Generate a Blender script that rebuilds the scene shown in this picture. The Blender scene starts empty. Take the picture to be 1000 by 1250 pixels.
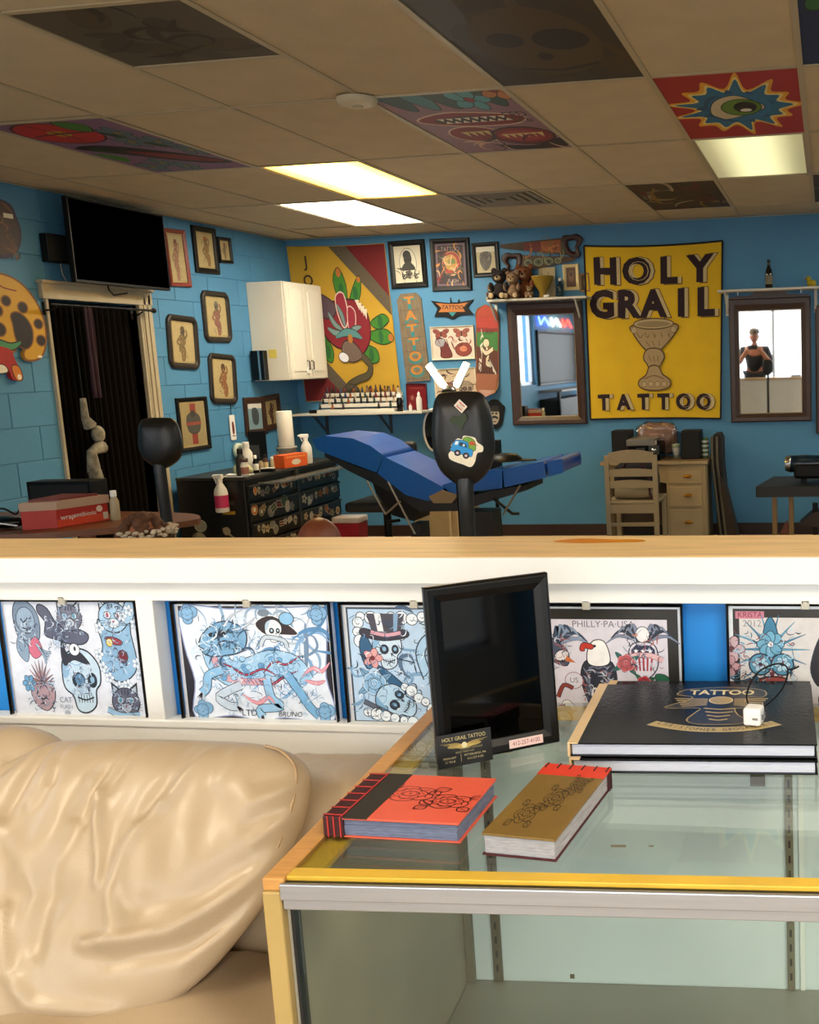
import bpy, bmesh, math, random
from mathutils import Vector, Matrix, Euler
random.seed(7)
R_ = math.radians
scene = bpy.context.scene
COL = scene.collection
# ------------------------------------------------------------------ camera
F = 1225.0; PX, PY = 833.0, 625.0; CAMZ = 1.51
YAW, PITCH, ROLL = -0.1479, -0.1525, -0.0307
_f = Vector((math.sin(YAW)*math.cos(PITCH), math.cos(YAW)*math.cos(PITCH), math.sin(PITCH)))
_r0 = Vector((math.cos(YAW), -math.sin(YAW), 0)); _u0 = _r0.cross(_f)
_r = math.cos(ROLL)*_r0 + math.sin(ROLL)*_u0
_u = -math.sin(ROLL)*_r0 + math.cos(ROLL)*_u0
cam_d = bpy.data.cameras.new('camera'); cam = bpy.data.objects.new('camera', cam_d); COL.objects.link(cam)
cam.matrix_world = Matrix(((_r.x, _u.x, -_f.x, 0), (_r.y, _u.y, -_f.y, 0), (_r.z, _u.z, -_f.z, CAMZ), (0, 0, 0, 1)))
cam_d.sensor_fit = 'VERTICAL'; cam_d.sensor_height = 25.0; cam_d.sensor_width = 20.0
cam_d.lens = 25.0*F/1250.0
cam_d.shift_x = -(PX-500)/1250.0; cam_d.shift_y = 0
cam_d.clip_start = 0.02
scene.camera = cam
# ------------------------------------------------------------------ light
scene.view_settings.view_transform = 'Standard'; scene.view_settings.look = 'None'
scene.view_settings.gamma = 1.0; scene.view_settings.exposure = 0.9
scene.view_settings.use_curve_mapping = False
world = bpy.data.worlds.new('sky'); scene.world = world; world.use_nodes = True
bg = world.node_tree.nodes['Background']
bg.inputs[0].default_value = (.95, .98, 1.0, 1); bg.inputs[1].default_value = 2.5
LAMP_WARM, LAMP_WHITE, LAMP_DIM = 6.5, 11.5, .40
# room sizes (metres)
XL, XR, YB, YF, ZC = -4.70, 3.2, 8.45, -1.7, 2.631

# ------------------------------------------------------------------ picture to place helpers
def ray(x, y): return (x-PX)/F*_r - (y-PY)/F*_u + _f
def at_y(x, y, Y): d = ray(x, y); return Vector((0, 0, CAMZ)) + d*(Y/d.y)
def at_x(x, y, X): d = ray(x, y); return Vector((0, 0, CAMZ)) + d*(X/d.x)
def at_z(x, y, Z): d = ray(x, y); return Vector((0, 0, CAMZ)) + d*((Z-CAMZ)/d.z)

# ------------------------------------------------------------------ materials
def hexlin(h):
    if isinstance(h, str):
        h = h.lstrip('#'); c = [int(h[i:i+2], 16)/255 for i in (0, 2, 4)]
    else: c = h
    return tuple((v/12.92 if v <= .04045 else ((v+.055)/1.055)**2.4) for v in c)
_mats = {}
def mat(name, col, rough=0.5, metal=0.0, noise=0.0, nscale=20.0, bump=0.0, bscale=80.0, col2=None, coat=0.0,
        emit=0.0, stretch=None, spec=0.5):
    if name in _mats: return _mats[name]
    m = bpy.data.materials.new(name); m.use_nodes = True; nt = m.node_tree; b = nt.nodes['Principled BSDF']
    c = hexlin(col); b.inputs['Base Color'].default_value = (*c, 1)
    b.inputs['Roughness'].default_value = rough; b.inputs['Metallic'].default_value = metal
    b.inputs['Coat Weight'].default_value = coat; b.inputs['Specular IOR Level'].default_value = spec
    tc = nt.nodes.new('ShaderNodeTexCoord'); src = tc.outputs['Object']
    if stretch:
        mp = nt.nodes.new('ShaderNodeMapping'); mp.inputs['Scale'].default_value = stretch
        nt.links.new(src, mp.inputs['Vector']); src = mp.outputs['Vector']
    if noise > 0 or col2:
        n = nt.nodes.new('ShaderNodeTexNoise'); n.inputs['Scale'].default_value = nscale; n.inputs['Detail'].default_value = 5
        nt.links.new(src, n.inputs['Vector'])
        rmp = nt.nodes.new('ShaderNodeValToRGB')
        k = noise if noise > 0 else 0.2
        rmp.color_ramp.elements[0].position = .32; rmp.color_ramp.elements[1].position = .68
        if col2:
            rmp.color_ramp.elements[0].color = (*hexlin(col2), 1); rmp.color_ramp.elements[1].color = (*c, 1)
        else:
            rmp.color_ramp.elements[0].color = tuple(v*(1-k) for v in c)+(1,)
            rmp.color_ramp.elements[1].color = tuple(min(1, v*(1+k*.6)) for v in c)+(1,)
        nt.links.new(n.outputs['Fac'], rmp.inputs['Fac']); nt.links.new(rmp.outputs['Color'], b.inputs['Base Color'])
    if bump > 0:
        n2 = nt.nodes.new('ShaderNodeTexNoise'); n2.inputs['Scale'].default_value = bscale; n2.inputs['Detail'].default_value = 4
        bp = nt.nodes.new('ShaderNodeBump'); bp.inputs['Strength'].default_value = bump; bp.inputs['Distance'].default_value = .004
        nt.links.new(src, n2.inputs['Vector']); nt.links.new(n2.outputs['Fac'], bp.inputs['Height'])
        nt.links.new(bp.outputs['Normal'], b.inputs['Normal'])
    if emit > 0:
        b.inputs['Emission Color'].default_value = (*c, 1); b.inputs['Emission Strength'].default_value = emit
    _mats[name] = m; return m
def glass_mat(name, tint='#e6f0ec', rough=0.02, ior=1.5):
    if name in _mats: return _mats[name]
    m = bpy.data.materials.new(name); m.use_nodes = True; nt = m.node_tree; nt.nodes.clear()
    o = nt.nodes.new('ShaderNodeOutputMaterial'); t = nt.nodes.new('ShaderNodeBsdfTransparent'); g = nt.nodes.new('ShaderNodeBsdfGlossy')
    fr = nt.nodes.new('ShaderNodeLayerWeight'); fr.inputs[0].default_value = .5; mx = nt.nodes.new('ShaderNodeMixShader')
    pw = nt.nodes.new('ShaderNodeMath'); pw.operation = 'POWER'; pw.inputs[1].default_value = 4.5; ad = nt.nodes.new('ShaderNodeMath'); ad.operation = 'MULTIPLY_ADD'; ad.inputs[1].default_value = .9; ad.inputs[2].default_value = ((ior-1)/(ior+1))**2
    t.inputs[0].default_value = (*hexlin(tint), 1); g.inputs['Roughness'].default_value = rough; 
    nt.links.new(fr.outputs['Facing'], pw.inputs[0]); nt.links.new(pw.outputs[0], ad.inputs[0]); nt.links.new(ad.outputs[0], mx.inputs[0]); nt.links.new(t.outputs[0], mx.inputs[1]); nt.links.new(g.outputs[0], mx.inputs[2])
    nt.links.new(mx.outputs[0], o.inputs[0]); _mats[name] = m; return m
def ink_mat(name='printed_ink', rough=0.55, coat=0.0):
    if name in _mats: return _mats[name]
    m = bpy.data.materials.new(name); m.use_nodes = True; nt = m.node_tree; b = nt.nodes['Principled BSDF']
    a = nt.nodes.new('ShaderNodeAttribute'); a.attribute_name = 'ink'
    n = nt.nodes.new('ShaderNodeTexNoise'); n.inputs['Scale'].default_value = 60; n.inputs['Detail'].default_value = 4
    tc = nt.nodes.new('ShaderNodeTexCoord'); mp = nt.nodes.new('ShaderNodeMapRange')
    mp.inputs['To Min'].default_value = .82; mp.inputs['To Max'].default_value = 1.12
    mx = nt.nodes.new('ShaderNodeVectorMath'); mx.operation = 'SCALE'
    nt.links.new(tc.outputs['Object'], n.inputs['Vector']); nt.links.new(n.outputs['Fac'], mp.inputs['Value'])
    nt.links.new(a.outputs['Color'], mx.inputs[0]); nt.links.new(mp.outputs['Result'], mx.inputs['Scale'])
    nt.links.new(mx.outputs[0], b.inputs['Base Color']); b.inputs['Roughness'].default_value = rough; b.inputs['Coat Weight'].default_value = coat
    _mats[name] = m; return m

BLUE = mat('blue_wall_paint', '#4a86ae', .62, noise=.06, nscale=2.2, bump=.35, bscale=60)
WHITE = mat('white_paint', '#ecebe6', .45, noise=.04, nscale=6, bump=.15, bscale=50)
BLACK = mat('black_plastic', '#070707', .45, spec=.25)
BLACKG = mat('gloss_black', '#060607', .15, spec=.35)
BLACKM = mat('black_wood_frame', '#0d0b09', .45, noise=.3, nscale=30, spec=.3)
CHROME = mat('chrome', '#c8c9cb', .22, 1)
ALU = mat('brushed_aluminium', '#c3c6cc', .38, .85, noise=.05, nscale=8, stretch=(1, 30, 30))
PAPER = mat('white_paper', '#eef0f4', .7)
CREAMPAPER = mat('aged_paper', '#cdb98c', .8, noise=.12, nscale=12)
MIRROR = mat('mirror_glass', '#e8ecee', .02, 1)

# ------------------------------------------------------------------ mesh builder
class MB:
    def __init__(s): s.v = []; s.f = []; s.mi = []; s.sm = []; s.uv = None
    def add(s, vs, fs, mi=0, smooth=False):
        o = len(s.v); s.v += [tuple(v) for v in vs]
        for f in fs: s.f.append(tuple(i+o for i in f)); s.mi.append(mi); s.sm.append(smooth)
        return s
    def box(s, x0, x1, y0, y1, z0, z1, mi=0):
        return s.add([(x0, y0, z0), (x1, y0, z0), (x1, y1, z0), (x0, y1, z0), (x0, y0, z1), (x1, y0, z1), (x1, y1, z1), (x0, y1, z1)],
                     [(0, 3, 2, 1), (4, 5, 6, 7), (0, 1, 5, 4), (1, 2, 6, 5), (2, 3, 7, 6), (3, 0, 4, 7)], mi)
    def obox(s, c, size, rot=(0, 0, 0), mi=0):
        M = Matrix.Translation(Vector(c)) @ Euler(rot).to_matrix().to_4x4()
        hx, hy, hz = [k/2 for k in size]
        vs = [M @ Vector(p) for p in [(-hx, -hy, -hz), (hx, -hy, -hz), (hx, hy, -hz), (-hx, hy, -hz), (-hx, -hy, hz), (hx, -hy, hz), (hx, hy, hz), (-hx, hy, hz)]]
        return s.add(vs, [(0, 3, 2, 1), (4, 5, 6, 7), (0, 1, 5, 4), (1, 2, 6, 5), (2, 3, 7, 6), (3, 0, 4, 7)], mi)
    def prism(s, pts, y0, y1, mi=0, plane='xz', smooth=False):
        """outline pts (a,b) extruded; plane xz: between y0 (front) and y1 (back); xy: between z0,z1; yz: between x0,x1"""
        n = len(pts)
        P = {'xz': lambda a, b, c: (a, c, b), 'xy': lambda a, b, c: (a, b, c), 'yz': lambda a, b, c: (c, a, b)}[plane]
        vs = [P(a, b, y0) for a, b in pts] + [P(a, b, y1) for a, b in pts]
        s.add(vs, [tuple(range(n)), tuple(range(2*n-1, n-1, -1))], mi)
        s.add(vs, [(i, i+n, (i+1) % n+n, (i+1) % n) for i in range(n)], mi, smooth)
        return s
    def loft(s, rings, mi=0, smooth=True, caps=True, closed=True):
        n = len(rings[0]); o = []; vs = [p for r in rings for p in r]; fs = []
        m = n if closed else n-1
        for k in range(len(rings)-1):
            for i in range(m): j = (i+1) % n; fs.append((k*n+i, k*n+j, (k+1)*n+j, (k+1)*n+i))
        s.add(vs, fs, mi, smooth)
        if caps and closed:
            s.add(rings[0], [tuple(range(n-1, -1, -1))], mi); s.add(rings[-1], [tuple(range(n))], mi)
        return s
    def lathe(s, prof, c=(0, 0, 0), seg=16, mi=0, axis='z', smooth=True):
        rings = []
        for r, h in prof:
            ring = []
            for i in range(seg):
                a = 2*math.pi*i/seg; x, y = r*math.cos(a), r*math.sin(a)
                p = {'z': (x, y, h), 'y': (x, h, -y), 'x': (h, x, y)}[axis]
                ring.append((p[0]+c[0], p[1]+c[1], p[2]+c[2]))
            rings.append(ring)
        return s.loft(rings, mi, smooth)
    def tube(s, path, r, seg=8, mi=0, caps=True, smooth=True):
        path = [Vector(p) for p in path]; rings = []; prev = None
        for i, p in enumerate(path):
            t = (path[min(i+1, len(path)-1)]-path[max(i-1, 0)]).normalized()
            if prev is None:
                a = Vector((0, 0, 1)) if abs(t.z) < .9 else Vector((1, 0, 0)); n = t.cross(a).normalized()
            else: n = (prev - t*prev.dot(t)).normalized()
            prev = n; b = t.cross(n); rr = r[i] if isinstance(r, (list, tuple)) else r
            rings.append([p+(n*math.cos(2*math.pi*k/seg)+b*math.sin(2*math.pi*k/seg))*rr for k in range(seg)])
        return s.loft(rings, mi, smooth, caps)
    def ball(s, c, r, seg=14, rings=9, mi=0, rot=None):
        if not isinstance(r, (tuple, list)): r = (r, r, r)
        M = Euler(rot).to_matrix() if rot else None
        rr = []
        for k in range(rings+1):
            a = math.pi*k/rings; a = min(max(a, .02), math.pi-.02)
            ring = []
            for i in range(seg):
                b = 2*math.pi*i/seg; p = Vector((r[0]*math.sin(a)*math.cos(b), r[1]*math.sin(a)*math.sin(b), -r[2]*math.cos(a)))
                if M: p = M @ p
                ring.append((p.x+c[0], p.y+c[1], p.z+c[2]))
            rr.append(ring)
        return s.loft(rr, mi, True)
    def mesh(s, name, mats):
        me = bpy.data.meshes.new(name); me.from_pydata(s.v, [], s.f)
        for m in (mats if isinstance(mats, (list, tuple)) else [mats]): me.materials.append(m)
        me.polygons.foreach_set('material_index', s.mi); me.polygons.foreach_set('use_smooth', s.sm)
        me.update(); return me
    def build(s, name, mats, parent=None, bevel=0, seg=2, loc=None, rot=None, fixn=True, sub=0):
        me = s.mesh(name, mats)
        if fixn:
            bm = bmesh.new(); bm.from_mesh(me); bmesh.ops.recalc_face_normals(bm, faces=bm.faces); bm.to_mesh(me); bm.free()
        o = bpy.data.objects.new(name, me); COL.objects.link(o)
        if parent: o.parent = parent
        if loc: o.location = loc
        if rot: o.rotation_euler = rot
        if bevel:
            b = o.modifiers.new('bevel', 'BEVEL'); b.width = bevel; b.segments = seg; b.limit_method = 'ANGLE'; b.angle_limit = R_(40)
        if sub:
            d = o.modifiers.new('sub', 'SUBSURF'); d.levels = sub; d.render_levels = sub
        return o
def tag(o, label=None, cat=None, group=None, kind=None):
    if label: o['label'] = label
    if cat: o['category'] = cat
    if group: o['group'] = group
    if kind: o['kind'] = kind
    return o
def thing(name, label, cat, loc=(0, 0, 0), rot=(0, 0, 0), group=None):
    o = bpy.data.objects.new(name, None); o.empty_display_size = .05; COL.objects.link(o)
    o.location = loc; o.rotation_euler = rot; return tag(o, label, cat, group)
def dup(o, name=None):
    c = o.copy(); COL.objects.link(c)
    for ch in list(o.children):
        d = ch.copy(); COL.objects.link(d); d.parent = c
        for g in list(ch.children):
            e = g.copy(); COL.objects.link(e); e.parent = d
    return c
def inst(name, me, parent, loc=None, rot=None, scale=None):
    o = bpy.data.objects.new(name, me); COL.objects.link(o); o.parent = parent
    if loc: o.location = loc
    if rot: o.rotation_euler = rot
    if scale: o.scale = scale
    return o

# ------------------------------------------------------------------ flat print (art) in local x,z; front is -y
def text_polys(s, size=1.0, bold=0.0, shear=0.0, align='CENTER'):
    cu = bpy.data.curves.new('t', 'FONT'); cu.body = s; cu.size = size; cu.align_x = align; cu.align_y = 'CENTER'
    cu.offset = bold; cu.shear = shear; cu.resolution_u = 3; cu.fill_mode = 'FRONT'
    o = bpy.data.objects.new('t', cu); COL.objects.link(o)
    dg = bpy.context.evaluated_depsgraph_get(); me = bpy.data.meshes.new_from_object(o.evaluated_get(dg))
    V = [(v.co.x, v.co.y) for v in me.vertices]; Fs = [tuple(p.vertices) for p in me.polygons]
    bpy.data.objects.remove(o); bpy.data.curves.remove(cu); bpy.data.meshes.remove(me)
    return V, Fs
_tcache = {}
class Art:
    def __init__(s, w=1, h=1): s.w, s.h = w, h; s.items = []; s.T = [(0, 0, 1, 0)]
    def push(s, x, y, k=1, a=0): s.T.append((x, y, k, a)); return s
    def pop(s): s.T.pop(); return s
    def X(s, p):
        x, y = p
        for tx, ty, k, a in reversed(s.T):
            c, d = math.cos(a), math.sin(a); x, y = (x*c-y*d)*k+tx, (x*d+y*c)*k+ty
        return x, y
    def poly(s, pts, c): s.items.append(([s.X(p) for p in pts], None, hexlin(c))); return s
    def rect(s, x0, y0, x1, y1, c): return s.poly([(x0, y0), (x1, y0), (x1, y1), (x0, y1)], c)
    def ell(s, x, y, rx, ry=None, c='#000000', rot=0, n=16, o=None, ow=.012):
        ry = rx if ry is None else ry
        if o: s.ell(x, y, rx+ow, ry+ow, o, rot, n)
        cr, sr = math.cos(rot), math.sin(rot)
        return s.poly([(x+rx*math.cos(a)*cr-ry*math.sin(a)*sr, y+rx*math.cos(a)*sr+ry*math.sin(a)*cr) for a in [2*math.pi*i/n for i in range(n)]], c)
    def stroke(s, pts, w, c, taper=False, sm=True):
        if sm and len(pts) > 2: pts = smooth_path(pts)
        n = len(pts); L = []; Rr = []
        for i, p in enumerate(pts):
            a = pts[max(i-1, 0)]; b = pts[min(i+1, n-1)]; dx, dy = b[0]-a[0], b[1]-a[1]; d = math.hypot(dx, dy) or 1
            k = w/2*(1 if not taper else (1-.85*i/(n-1)) if taper == 1 else math.sin(math.pi*(.06+.88*i/(n-1))))
            L.append((p[0]-dy/d*k, p[1]+dx/d*k)); Rr.append((p[0]+dy/d*k, p[1]-dx/d*k))
        V = [s.X(p) for p in L+Rr]
        s.items.append((V, [(i, i+1, n+i+1, n+i) for i in range(n-1)], hexlin(c))); return s
    def line(s, pts, w, c, o=None, ow=.012, taper=False):
        if o: s.stroke(pts, w+ow*2, o, taper)
        return s.stroke(pts, w, c, taper)
    def blob(s, pts, c, o=None, ow=.012):
        q = smooth_path(pts, True)
        if o:
            cx = sum(p[0] for p in q)/len(q); cy = sum(p[1] for p in q)/len(q)
            out = []
            n = len(q); A = sum(q[i][0]*q[(i+1) % n][1]-q[(i+1) % n][0]*q[i][1] for i in range(n)); sg = 1 if A > 0 else -1
            for i in range(n):
                a = q[i-1]; b = q[(i+1) % n]; dx, dy = b[0]-a[0], b[1]-a[1]; d = math.hypot(dx, dy) or 1
                out.append((q[i][0]+dy/d*ow*sg, q[i][1]-dx/d*ow*sg))
            s.poly(out, o)
        return s.poly(q, c)
    def text(s, t, x, y, size, c, bold=0.0, shear=0.0, sx=1.0, rot=0):
        key = (t, bold, shear)
        if key not in _tcache: _tcache[key] = text_polys(t, 1.0, bold, shear)
        V, Fs = _tcache[key]; ca, sa = math.cos(rot), math.sin(rot)
        P = []
        for a, b in V:
            a, b = a*size*sx, b*size; P.append(s.X((x+a*ca-b*sa, y+a*sa+b*ca)))
        s.items.append((P, Fs, hexlin(c))); return s
    def clip(s, x0, y0, x1, y1):
        """cut everything to the sheet's own rectangle"""
        out = []
        for V, Fs, c in s.items:
            nv, nf = [], []
            for f in (Fs if Fs is not None else [tuple(range(len(V)))]):
                P = [V[i] for i in f]
                if not all(x0 <= p[0] <= x1 and y0 <= p[1] <= y1 for p in P):
                    for ax, lim, sg in ((0, x0, 1), (0, x1, -1), (1, y0, 1), (1, y1, -1)):
                        Q = []
                        for i in range(len(P)):
                            a, b = P[i-1], P[i]; ia, ib = (a[ax]-lim)*sg >= 0, (b[ax]-lim)*sg >= 0
                            if ia != ib:
                                t = (lim-a[ax])/(b[ax]-a[ax]); Q.append((a[0]+(b[0]-a[0])*t, a[1]+(b[1]-a[1])*t))
                            if ib: Q.append(b)
                        P = Q
                        if len(P) < 3: break
                if len(P) >= 3: nf.append(tuple(range(len(nv), len(nv)+len(P)))); nv += P
            if nf: out.append((nv, nf, c))
        s.items = out; return s
    def build(s, name, parent, y=0.0, step=6e-6, sx=1, sz=1, rough=.55, coat=0, ox=0, oz=0, label=None, mapf=None):
        vs, fs, cs = [], [], []
        for k, (V, Fs, c) in enumerate(s.items):
            o = len(vs); yy = y-step*(k+1)
            vs += [(mapf((p[0]*sx+ox), (p[1]*sz+oz), yy) if mapf else (p[0]*sx+ox, yy, p[1]*sz+oz)) for p in V]
            for f in (Fs if Fs is not None else [tuple(range(len(V)))]): fs.append(tuple(i+o for i in f)); cs.append(c)
        me = bpy.data.meshes.new(name); me.from_pydata(vs, [], fs)
        at = me.color_attributes.new('ink', 'FLOAT_COLOR', 'CORNER'); data = []
        for p in me.polygons:
            data += list((*cs[p.index], 1.0))*p.loop_total
        at.data.foreach_set('color', data)
        me.materials.append(ink_mat('printed_ink_%g_%g' % (rough, coat), rough, coat)); me.update()
        ob = bpy.data.objects.new(name, me); COL.objects.link(ob); ob.parent = parent
        if label: ob['label'] = label
        return ob
def smooth_path(pts, closed=False, sub=4):
    n = len(pts); out = []
    rng = range(n) if closed else range(n-1)
    for i in rng:
        g = (lambda k: pts[k % n]) if closed else (lambda k: pts[min(max(k, 0), n-1)])
        p0, p1, p2, p3 = g(i-1), g(i), g(i+1), g(i+2)
        for j in range(sub):
            t = j/sub; t2, t3 = t*t, t*t*t
            out.append(tuple(.5*((2*p1[q])+(-p0[q]+p2[q])*t+(2*p0[q]-5*p1[q]+4*p2[q]-p3[q])*t2+(-p0[q]+3*p1[q]-3*p2[q]+p3[q])*t3) for q in (0, 1)))
    if not closed: out.append(tuple(pts[-1]))
    return out

# ------------------------------------------------------------------ drawing motifs (unit size about 1, centred)
def m_rose(A, x, y, k, pet='#b02030', leaf='#2e6b3a', dark='#20141a', light='#e8a0a0', a=0):
    A.push(x, y, k, a)
    for q in (.5, 2.3, 3.7, 5.4):
        c, d = math.cos(q), math.sin(q)
        A.blob([(c*.3-d*.1, d*.3+c*.1), (c*.62-d*.13, d*.62+c*.13), (c*.92, d*.92), (c*.6+d*.14, d*.6-c*.14), (c*.3+d*.1, d*.3-c*.1)], leaf, dark, .02)
        A.stroke([(c*.3, d*.3), (c*.85, d*.85)], .02, dark)
    for i in range(6):
        q = i*1.047+.3; A.ell(.3*math.cos(q), .3*math.sin(q), .27, .22, pet, q, 14, dark, .025)
        A.stroke([(.5*math.cos(q-.5), .5*math.sin(q-.5)), (.53*math.cos(q), .53*math.sin(q)), (.5*math.cos(q+.5), .5*math.sin(q+.5))], .03, light)
    A.ell(0, 0, .3, .27, pet, 0, 16, dark, .025)
    for r, q in ((.22, 0), (.15, 2), (.08, 4)):
        A.stroke([(r*math.cos(q+t), r*math.sin(q+t)) for t in (0, .8, 1.6, 2.4, 3.2)], .03, dark, 2)
        A.stroke([(r*.8*math.cos(q+t+.4), r*.8*math.sin(q+t+.4)) for t in (0, .8, 1.6, 2.4)], .03, light, 2)
    A.pop()
def m_skull(A, x, y, k, bone='#d9e4ee', dark='#1c2430', mid='#7fa6c8', a=0):
    A.push(x, y, k, a)
    A.blob([(-.42, .1), (-.36, .42), (-.1, .58), (.2, .54), (.42, .3), (.42, 0), (.3, -.15), (.26, -.42), (.05, -.55), (-.15, -.5), (-.22, -.25), (-.38, -.12)], bone, dark, .03)
    A.blob([(-.42, .1), (-.36, .42), (-.1, .58), (-.2, .35), (-.3, .1)], mid)
    A.ell(-.08, .03, .14, .15, dark); A.ell(.25, .03, .11, .14, dark); A.ell(-.08, .04, .06, .07, mid); A.ell(.25, .04, .05, .06, mid)
    A.poly([(.1, -.08), (.18, -.08), (.14, -.2)], dark)
    A.line([(-.14, -.28), (.04, -.33), (.24, -.28)], .03, dark)
    for i in range(6): A.stroke([(-.12+i*.065, -.24), (-.11+i*.062, -.38)], .016, dark)
    A.line([(-.2, .34), (-.08, .3), (.05, .34)], .02, mid); A.pop()
def m_flower(A, x, y, k, c='#e8f0f8', dark='#40506a', core='#b05060', n=5, a=0):
    A.push(x, y, k, a)
    for i in range(n):
        q = i*2*math.pi/n; A.ell(.28*math.cos(q), .28*math.sin(q), .24, .17, c, q, 12, dark, .03)
    A.ell(0, 0, .11, .11, core, 0, 10, dark, .02); A.pop()
def m_clouds(A, pts, r, c='#e9f2fa', dark='#22303f'):
    for i, (x, y) in enumerate(pts):
        rr = r*(.75+.5*((i*37 % 10)/10)); A.ell(x, y, rr, rr, c, 0, 14, dark, r*.14)
    for i, (x, y) in enumerate(pts):
        rr = r*(.75+.5*((i*37 % 10)/10)); A.stroke([(x-rr*.4, y), (x, y-rr*.35), (x+rr*.4, y)], r*.12, dark, 2)
def m_eagle(A, x, y, k, body='#2a2e3c', head='#f0ece8', wing='#6c7488', dark='#15161c', beak='#c0392b', a=0):
    A.push(x, y, k, a)
    A.blob([(-.28, .25), (-.36, -.1), (-.25, -.5), (-.1, -.85), (.12, -.85), (.26, -.5), (.36, -.1), (.28, .25), (0, .35)], body, dark, .02)
    for i in range(4):
        for s in (-1, 1): A.stroke([(s*(.32-.02*i), .15-i*.2), (s*(.2-.02*i), -.05-i*.2), (s*(.22-.03*i), -.3-i*.15)], .045, wing, 2)
    for r in range(3): A.stroke([(-.2+i*.1, .22-r*.09+(.04 if i % 2 else 0)) for i in range(5)], .03, wing)
    A.blob([(-.2, .25), (-.2, .5), (-.08, .7), (.12, .7), (.22, .48), (.22, .25), (0, .18)], head, dark, .02)
    A.blob([(-.1, .62), (-.3, .66), (-.36, .52), (-.28, .5), (-.26, .56), (-.12, .54)], beak, dark, .015); A.ell(-.06, .6, .03, .03, dark)
    A.stroke([(-.15, -.45), (-.12, -.3), (-.03, -.32), (-.02, -.48)], .035, head); A.stroke([(.06, -.48), (.08, -.32), (.17, -.3), (.2, -.45)], .035, head)
    A.pop()
def m_wings(A, x, y, k, c1='#3a4658', c2='#8e9cb4', dark='#15161c', n=6):
    A.push(x, y, k)
    for s in (-1, 1):
        for i in range(n):
            q = .15+i*.22; L = 1-.09*i
            A.line([(s*.08, .05), (s*L*.55*math.cos(q)+.05*s, L*.75*math.sin(q)+.05), (s*L*math.cos(q)*.95, L*math.sin(q)*.75-.15)], .12, c1 if i % 2 else c2, dark, .012, 1)
    A.pop()
def m_cat(A, x, y, k, c='#6a6f84', dark='#1d1e28', light='#d8dfea', eye='#5fa9c9', a=0):
    A.push(x, y, k, a)
    A.poly([(-.4, .1), (-.42, .52), (-.12, .32)], dark); A.poly([(.4, .1), (.42, .52), (.12, .32)], dark)
    A.poly([(-.36, .15), (-.37, .42), (-.17, .3)], light); A.poly([(.36, .15), (.37, .42), (.17, .3)], light)
    A.ell(0, 0, .43, .35, c, 0, 18, dark, .03)
    A.ell(-.17, .05, .1, .08, light, 0, 12, dark, .02); A.ell(.17, .05, .1, .08, light, 0, 12, dark, .02)
    A.ell(-.17, .05, .045, .07, eye); A.ell(.17, .05, .045, .07, eye)
    A.ell(0, -.14, .16, .11, light, 0, 12, dark, .015); A.poly([(-.05, -.08), (.05, -.08), (0, -.14)], '#a04858')
    for i in range(3):
        for s in (-1, 1): A.stroke([(s*.18, -.1-.04*i), (s*.5, -.06-.07*i)], .012, dark)
        A.stroke([(-.1+i*.1, .2), (-.1+i*.1, .32)], .03, dark)
    A.pop()
def m_butterfly(A, x, y, k, c='#b5573a', dark='#2b1713', a=0):
    A.push(x, y, k, a)
    for s in (-1, 1):
        A.blob([(0, .05), (s*.25, .38), (s*.5, .36), (s*.42, .08), (s*.1, -.02)], c, dark, .03)
        A.blob([(0, 0), (s*.3, -.02), (s*.34, -.25), (s*.15, -.3)], c, dark, .03); A.ell(s*.34, .22, .05, .05, dark)
    A.line([(0, .22), (0, -.25)], .06, dark); A.pop()
def m_flame(A, x, y, k, c='#e6ac2f', a=0, dark=None):
    A.push(x, y, k, a)
    p = [(-.2, 0), (-.28, .2), (-.1, .45), (-.16, .75), (.05, 1.0), (.06, .7), (.25, .5), (.14, .3), (.22, .05)]
    A.blob(p, c, dark, .03) if dark else A.blob(p, c)
    A.pop()
def m_swirls(A, n, x0, x1, y0, y1, k, cols, seed=1, w=.02):
    rd = random.Random(seed)
    for _ in range(n):
        x, y = rd.uniform(x0, x1), rd.uniform(y0, y1); q = rd.uniform(0, 6.28); L = k*rd.uniform(.6, 1.4); P = [(x, y)]
        cu = rd.uniform(-1.1, 1.1)
        for i in range(5):
            x += math.cos(q)*L/5; y += math.sin(q)*L/5; q += cu*(.5 if i < 2 else 1.1); P.append((x, y))
        A.stroke(P, w*rd.uniform(.6, 1.6), rd.choice(cols), 2)
def m_ribbon(A, x, y, L, h, c, dark, a=0):
    A.push(x, y, 1, a)
    A.poly([(-L*.62, -h*.9), (-L*.4, -h*.5), (-L*.4, h*.3), (-L*.66, -.0*h)], dark); A.poly([(L*.62, -h*.9), (L*.4, -h*.5), (L*.4, h*.3), (L*.66, 0)], dark)
    A.line([(-L*.5, -h*.2), (-L*.25, h*.12), (0, h*.2), (L*.25, h*.12), (L*.5, -h*.2)], h, c, dark, h*.12); A.pop()

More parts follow.
